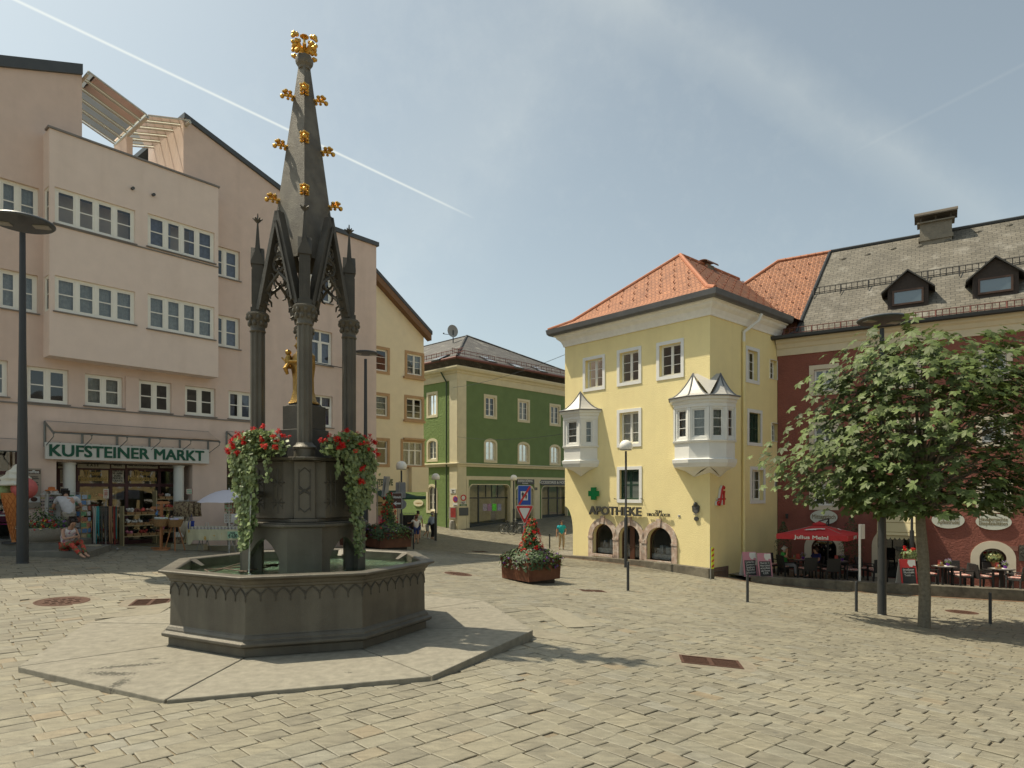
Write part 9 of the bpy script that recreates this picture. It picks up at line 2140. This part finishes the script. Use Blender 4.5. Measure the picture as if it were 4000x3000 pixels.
ctable(3912, 25.2, 'round cafe table below the flowered arched window', [('card', -.1, .1, 'red menu card on the table below the flowered arched window'), ('pot', .15, 0, 'purple pot with leaves on the table below the flowered arched window'), ('x', -.2, -.1, 'small basket of bottles on the table below the arched window')])
cchair(3152-0, 26.5, 3.3, 'armchair with its back to the square, before the table of the two men'); cA = cchair(3072, 27.6, -1.2+2.9, 'armchair in which the man in the green shirt sits')
cB = cchair(3180, 27.5, -1.5, 'armchair in which the man in the dark blue shirt sits'); cchair(3242, 26.3, 3.2, 'armchair with its back to the square under the middle of the parasol')
cchair(3330, 26.6, -1.9, 'armchair right of the second table, before the white post'); cchair(3300, 28.2, -.1, 'empty armchair facing the square behind the second parasol table')
cchair(3428, 26.4, 3.1, 'armchair in the shade before the awning doorway'); cchair(3380, 27.6, .6, 'armchair in the shade behind the white post')
cchair(3625, 25.5, 1.5, 'armchair directly right of the tree trunk, facing right'); cchair(3728, 26.6, -.3, 'greyish sunlit armchair behind the table right of the trunk'); cchair(3762, 25.2, -1.7, 'armchair right of the sunlit table, turned to the left')
cchair(3835, 24.9, 1.5, 'armchair left of the table below the flowered window'); cchair(3885, 26.3, .1, 'armchair behind the table, before the flowered arched window'); cchair(3972, 24.4, -2.6, 'armchair at the right edge with its back to the square'); cchair(3996, 25.9, -1.2, 'armchair at the right edge behind the last table')
cchair(3112-95, 28.6, .3, 'pale edged armchair beside the yellow wall behind the chalkboards')
def sit(hands=None, **k):
 D = dict(pelvis=(0, .08, .50), belly=(0, .12, .66), chest=(0, .13, .88), neck=(0, .10, 1.05), head=(0, .06, 1.17), ls=(.19, .12, 1.0), rs=(-.19, .12, 1.0), le=(.28, .02, .76), lw=(.20, -.22, .70), re=(-.28, .02, .76), rw=(-.20, -.22, .70),
    lh=(.09, .02, .50), rh=(-.09, .02, .50), lk=(.14, -.40, .52), rk=(-.14, -.40, .52), la=(.13, -.42, .09), ra=(-.13, -.42, .09)); D.update(k); return D
person('older man in green polo shirt sitting at the left under the red parasol', Vector(cA), R(52), sit(re=(-.30, -.08, .84), rw=(-.12, -.06, 1.08), face=(.2, -1, 0)), (.035, .27, .05), (.2, .2, .2), hair=(.40, .38, .35), scale=.97)
person('man in dark blue polo shirt sitting at the table under the red parasol', Vector(cB), -1.35, sit(face=(0, -1, -.1)), (.012, .02, .12), (.06, .07, .05), hair=(.04, .025, .02), scale=.97)
REDP = mat('red_parasol_cloth', (.50, .035, .04), .8, trans=.15); y = 27.4; k = y/F
def parasol():
 c = terr(3190, 27.2); t = thing('red_parasol', 'square red cafe parasol with white lettering and bird emblem', 'parasol', c)
 P = [Vector(((px-CX)/F*yy, yy, (HY-py)/F*yy)) for px, py, yy in ((3032, 2085, 26.6), (3312, 2095, 25.6), (3362, 2083, 28.2), (3098, 2074, 29.2))]
 ap = (P[0]+P[1]+P[2]+P[3])/4; ap.z = (HY-2046)/F*27.3
 mb = MB(); n = 6
 for i in range(4):
  a, b = P[i], P[(i+1) % 4]
  for u in range(n):
   for v in range(n):
    def Q(uu, vv): q = ap+(a-ap)*vv*(1-uu/1)+(b-ap)*vv*uu; q.z -= .10*math.sin(math.pi*uu)*vv*0+.03*math.sin(math.pi*vv); return q
    mb.quad(Q(u/n, v/n), Q((u+1)/n, v/n), Q((u+1)/n, (v+1)/n), Q(u/n, (v+1)/n))
 can = mb.build('canopy', REDP, t, uv=None, smooth=True)
 for i in range(4):
  a, b = P[i], P[(i+1) % 4]; mb = MB(); nn = 12; vs = []
  for j in range(nn+1): q = a+(b-a)*(j/nn); wv = .012*math.sin(j*2.1); o = Vector((b.y-a.y, a.x-b.x, 0)).normalized()*wv; vs += [q+o*.0, q+o-Vector((0, 0, .20))]
  mb.add(vs, [(2*j, 2*j+2, 2*j+3, 2*j+1) for j in range(nn)]); mb.build('valance', REDP, can, uv=None)
 for (a, b, body, wd) in ((P[0], P[1], 'Julius Meinl', 1.25), (P[1], P[2], 'Julius Meinl', .8)):
  d = (b-a).normalized(); o = Vector((d.y, -d.x, 0)); o = -o if o.dot(a) > 0 else o
  lettering(body, .20, frame((a+b)/2-Vector((0, 0, .10))+o*.025, d, Vector((0, 0, 1)), d.cross(Vector((0, 0, 1)))), ENM, can, depth=.002, bold=.006, width=wd)
 for i in (0, 1):
  a, b = P[i], P[(i+1) % 4]; m_ = (a+b)/2; d = (b-a).normalized(); v = (ap-m_); L_ = v.length; v.normalize(); n_ = d.cross(v).normalized(); n_ = n_ if n_.z > 0 else -n_
  sc_ = .9 if i == 0 else .6; o = m_+v*L_*.42+n_*.03
  pts = [(-.42, -.12), (-.30, .02), (-.15, .10), (.05, .16), (.25, .22), (.38, .20), (.42, .12), (.36, .04), (.28, .02), (.26, .08), (.15, .06), (.05, -.02), (.08, -.10), (-.02, -.06), (-.08, -.14), (-.2, -.10), (-.3, -.16)]
  mb = MB(); mb.add([o+d*x*sc_+v*z*sc_ for x, z in pts], [tuple(range(len(pts)))]); mb.build('emblem', ENM, can, uv=None)
 mb = MB(); vq = [ap+(p-ap)*.16+Vector((0, 0, .07)) for p in P]; mb.add([ap+Vector((0, 0, .10))]+vq+[q-Vector((0, 0, .06)) for q in vq], [(0, 1, 2), (0, 2, 3), (0, 3, 4), (0, 4, 1), (1, 5, 6, 2), (2, 6, 7, 3), (3, 7, 8, 4), (4, 8, 5, 1)]); mb.build('vent_cap', REDP, can, uv=None)
 b = terr(3232, 28.9); tp = Vector((b.x+.05, b.y, (HY-2026)/F*28.9)); mb = MB(); mb.tube([b, tp], .04, 8); mb.tube([tp, ap+Vector((0, 0, .1))], .03, 6); mb.tube([tp-Vector((0, 0, .05)), (tp+ap)/2-Vector((0, 0, .25))], .022, 6); mb.build('mast', DARKM, t)
 mb = MB()
 for p in P: mb.tube([ap-Vector((0, 0, .03)), p-Vector((0, 0, .03))], .014, 5)
 mb.build('ribs', STEEL, t)
parasol()
SLB = mat('chalkboard', (.025, .027, .027), .7, var=.3, vscale=6); PNK = mat('pink_board', (.50, .22, .27), .6); CHK = mat('chalk', (.6, .6, .57), .9)
def aboard(px, y, rot, w_, h, m, lines, label, ground=None):
 c = terr(px, y); t = thing('chalkboard_stand', label, 'chalkboard', c); M = Matrix.Translation(c) @ Matrix.Rotation(rot, 4, 'Z') @ Matrix.Rotation(R(-11), 4, 'X')
 mb = MB(); mb.M = M; mb.box(-w_, w_, -.015, .015, .0, h); mb.build('front_panel', m, t, uv=None); mb = MB(); mb.M = Matrix.Translation(c) @ Matrix.Rotation(rot, 4, 'Z'); zz = h*math.cos(R(11)); y1 = h*math.sin(R(11)); mb.add([(-w_, y1, zz), (w_, y1, zz), (w_, y1+.26, 0), (-w_, y1+.26, 0), (-w_, y1+.02, zz), (w_, y1+.02, zz), (w_, y1+.28, 0), (-w_, y1+.28, 0)], [(0, 1, 2, 3), (7, 6, 5, 4), (0, 4, 5, 1), (1, 5, 6, 2), (2, 6, 7, 3), (3, 7, 4, 0)]); mb.build('rear_panel', ENM, t, uv=None)
 mb = MB(); mb.M = M; mb.box(-w_*.82, w_*.82, -.019, -.0155, h*.06, h*.66); mb.build('slate', SLB, t, uv=None)
 mb = MB(); mb.M = M; mb.add([(w_*.95, -.018, h*.97), (w_*.05, -.018, h*.97), (-w_*.05, -.018, h*.85), (w_*.15, -.018, h*.72), (w_*.5, -.018, h*.69), (w_*.62, -.018, h*.76), (w_*.95, -.018, h*.74)], [tuple(range(7))]); mb.build('emblem', ENM, t, uv=None)
 for i, (b_, ww) in enumerate(lines): lettering(b_, .12, M @ Matrix.Translation((0, -.021, h*(.59-.105*i))) @ Matrix.Rotation(R(90), 4, 'X') @ Matrix.Rotation(.04, 4, 'Z'), CHK, t, depth=.002, width=w_*2*.72*ww)
aboard(2934, 26.8, .1, .29, 1.02, PNK, (('Cordon Bleu', .9), ('Currywurst', .9), ('Spaghetti', .85), ('Kartoffel', .8), ('Schnitzel', .9)), 'pink framed chalkboard stand, the left of the pair, reading Cordon Bleu')
aboard(2992, 26.6, .1, .29, 1.0, PNK, (('Menü bis 15', .9), ('Wiener Schnitzel', 1.0), ('mit Kartoffelsalat', 1.0), ('oder Pommes', .9), ('€ 8,90', .5)), 'pink framed chalkboard stand, the right of the pair, reading Menü')
aboard(3554, 25.1, -.05, .30, 1.0, mat('red_board', (.48, .03, .03), .6), (('Brettljause', .95), ('Wurstsalat', .95), ('Toast ....', .8)), 'red framed chalkboard stand left of the tree trunk')
def cone_shrub(px, y, h, r_, label, seed, red=0, m=None):
 c = terr(px, y); t = thing('potted_shrub', label, 'shrub', c); mb = MT(c); mb.lathe([(.18, 0), (.24, .34), (.22, .34)], 16); mb.build('pot', mat('dark_pot', (.04, .035, .03), .7), t)
 r = np.random.default_rng(seed); n = 1300; a = r.random(n)*6.283; u = r.random(n); rad = r_*np.sin(np.pi*np.clip(u*.85+.15, 0, 1))**.7*(.75+.3*r.random(n)); P = np.stack([c.x+rad*np.cos(a), c.y+rad*np.sin(a), c.z+.3+u*h], -1)
 leaf_mesh('foliage', m or LEAFD, t, P, np.stack([np.cos(a), np.sin(a), .5+0*a], -1), .07, seed=seed, aspect=.4, droop=.1)
 if red: mb = MB(); blossoms(mb, [tuple(P[i]) for i in range(red)], .06, seed, n2=4); mb.build('blossoms', mat('pink_red_petal', (.5, .05, .10), .6, rnd=.3), t)
cone_shrub(3060, 29.3, 2.0, .38, 'dark clipped shrub behind the man in the green shirt', 61); cone_shrub(3325, 28.6, 2.3, .5, 'climbing shrub with pink flowers right of the arched window', 62, 22); cone_shrub(3650, 28.1, 1.9, .36, 'dark cone shaped shrub right of the awning doorway', 63)
def potflower(px, y, dz, label, seed, s=.30, n2=5):
 c = terr(px, y)+Vector((0, 0, dz)); t = thing('geranium_pot', label, 'potted plant', c); mb = MT(c); mb.lathe([(.10, 0), (.15, .2), (.14, .2)], 14); mb.build('pot', mat('terracotta_pot', (.30, .12, .06), .8), t)
 r = np.random.default_rng(seed); n = 420; g = r.normal(size=(n, 3)); g /= np.linalg.norm(g, axis=1, keepdims=True); P = np.array(c)+np.array([0, 0, .2+s*.6])+g*np.array([s, s, s*.75])*r.random((n, 1))**.4
 leaf_mesh('foliage', [LEAF2, mat('variegated_leaf', (.34, .33, .12), .6, rnd=.3, trans=.2)], t, P, g+np.array([0, 0, .4]), .075, seed=seed, mi=(r.random(n) < (.5 if seed % 2 else .1)).astype(int), aspect=.9); mb = MB(); blossoms(mb, [tuple(P[i]+g[i]*.06+np.array([0, 0, .03])) for i in range(n2)], .07, seed, n2=12); mb.build('blossoms', REDF, t)
potflower(3552, 25.7, .75, 'red geranium bush behind the red chalkboard left of the trunk', 70, .36, 6)
c = rdw.P(rdw.s(3880), rdw.z(3880, 2212), .15)
potflower(3882, 26.6, float(rdw.z(3880, 2216)-terr(3882, 26.6).z), 'variegated red geranium on the sill of the arched window', 71, .34, 5)
t = thing('plant_stand', 'dark stand behind the red chalkboard carrying the geranium', 'stand', terr(3552, 25.7)); mb = MB(); mb.M = Matrix.Translation(terr(3552, 25.7)); mb.lathe([(.16, 0), (.03, .03), (.03, .72), (.14, .745)], 12); mb.build('pedestal', DARKM, t)
t = thing('plant_stand', 'dark stand under the variegated geranium at the arched window', 'stand', terr(3882, 26.6)); mb = MB(); mb.M = Matrix.Translation(terr(3882, 26.6)); mb.lathe([(.16, 0), (.03, .03), (.03, float(rdw.z(3880, 2216)-terr(3882, 26.6).z)-.03), (.14, float(rdw.z(3880, 2216)-terr(3882, 26.6).z))], 12); mb.build('pedestal', DARKM, t)
mb = MB(); c = terr(3562, 26.8); t = thing('slim_lamp_post', 'slim grey two stage post behind the tree trunk on the terrace', 'street lamp', c); mb.M = Matrix.Translation(c); mb.tube([(0, 0, 0), (0, 0, 2.1)], .085, 12); mb.tube([(0, 0, 2.1), (0, 0, 4.6)], .05, 10); mb.build('pole', DARKM, t, smooth=True); mb = MT(c); mb.ball((0, 0, 4.7), .24, 16, 10, z0=-.5); mb.build('globe', GLOBE, t, smooth=True)
# ================================================================ THE HOUSES ACROSS THE SQUARE (outside the frame, mirrored in the windows)
OCH = mat('ochre_opposite_render', (.60, .47, .24), .9, var=.05); OWM = mat('opposite_dark_window', (.03, .035, .04), .1, spec=.8)
for i, (x, y, L_, h, m_, lb) in enumerate(((33, 14, 14, 10.5, OCH, 'ochre house outside the picture on the right of the square'), (33.5, -1, 15, 9, mat('pale_opposite_render', (.62, .60, .52), .9), 'pale house outside the picture behind the camera'))):
 w = Wall((x, y), (0, -1)); w.n = Vector((-1, 0, 0)); t = thing('opposite_house', lb, 'building', (x, y-L_/2, -4.5)); ops = [(s, s+1.1, z, z+1.7) for s in [1.2+2.4*k for k in range(int((L_-2)/2.4))] for z in (-3, .4, 3.6)]
 mb = MB(); facade(mb, w, 0, L_, -5.5, h-3, ops); mb.quad(w.P(0, -5.5), w.P(0, h-3), w.P(0, h-3, -9), w.P(0, -5.5, -9)); mb.quad(w.P(L_, -5.5), w.P(L_, h-3), w.P(L_, h-3, -9), w.P(L_, -5.5, -9)); mb.quad(w.P(0, -5.5, -9), w.P(0, h-3, -9), w.P(L_, h-3, -9), w.P(L_, -5.5, -9)); mb.build('wall', m_, t)
 for o in ops:
  mb = MB(); wbox(mb, w, *o, -.2, -.15); f_ = mb.build('window', OWM, t, uv=None); mb = MB()
  for a, b, c_, e in ((o[0]-.15, o[1]+.15, o[3], o[3]+.15), (o[0]-.15, o[1]+.15, o[2]-.15, o[2]), (o[0]-.15, o[0], o[2], o[3]), (o[1], o[1]+.15, o[2], o[3])): wbox(mb, w, a, b, c_, e, -.01, .04)
  mb.build('surround', WHITE, f_, uv=None)
 mb = MB(); mb.add([w.P(-.5, h-3, .5), w.P(L_+.5, h-3, .5), w.P(L_+.5, h-3, -9.5), w.P(-.5, h-3, -9.5), w.P(-.5, h+1, -4.5), w.P(L_+.5, h+1, -4.5)], [(0, 1, 5, 4), (2, 3, 4, 5), (1, 2, 5), (3, 0, 4), (3, 2, 1, 0)]); mb.build('roof', SLATE, t, uv=True)
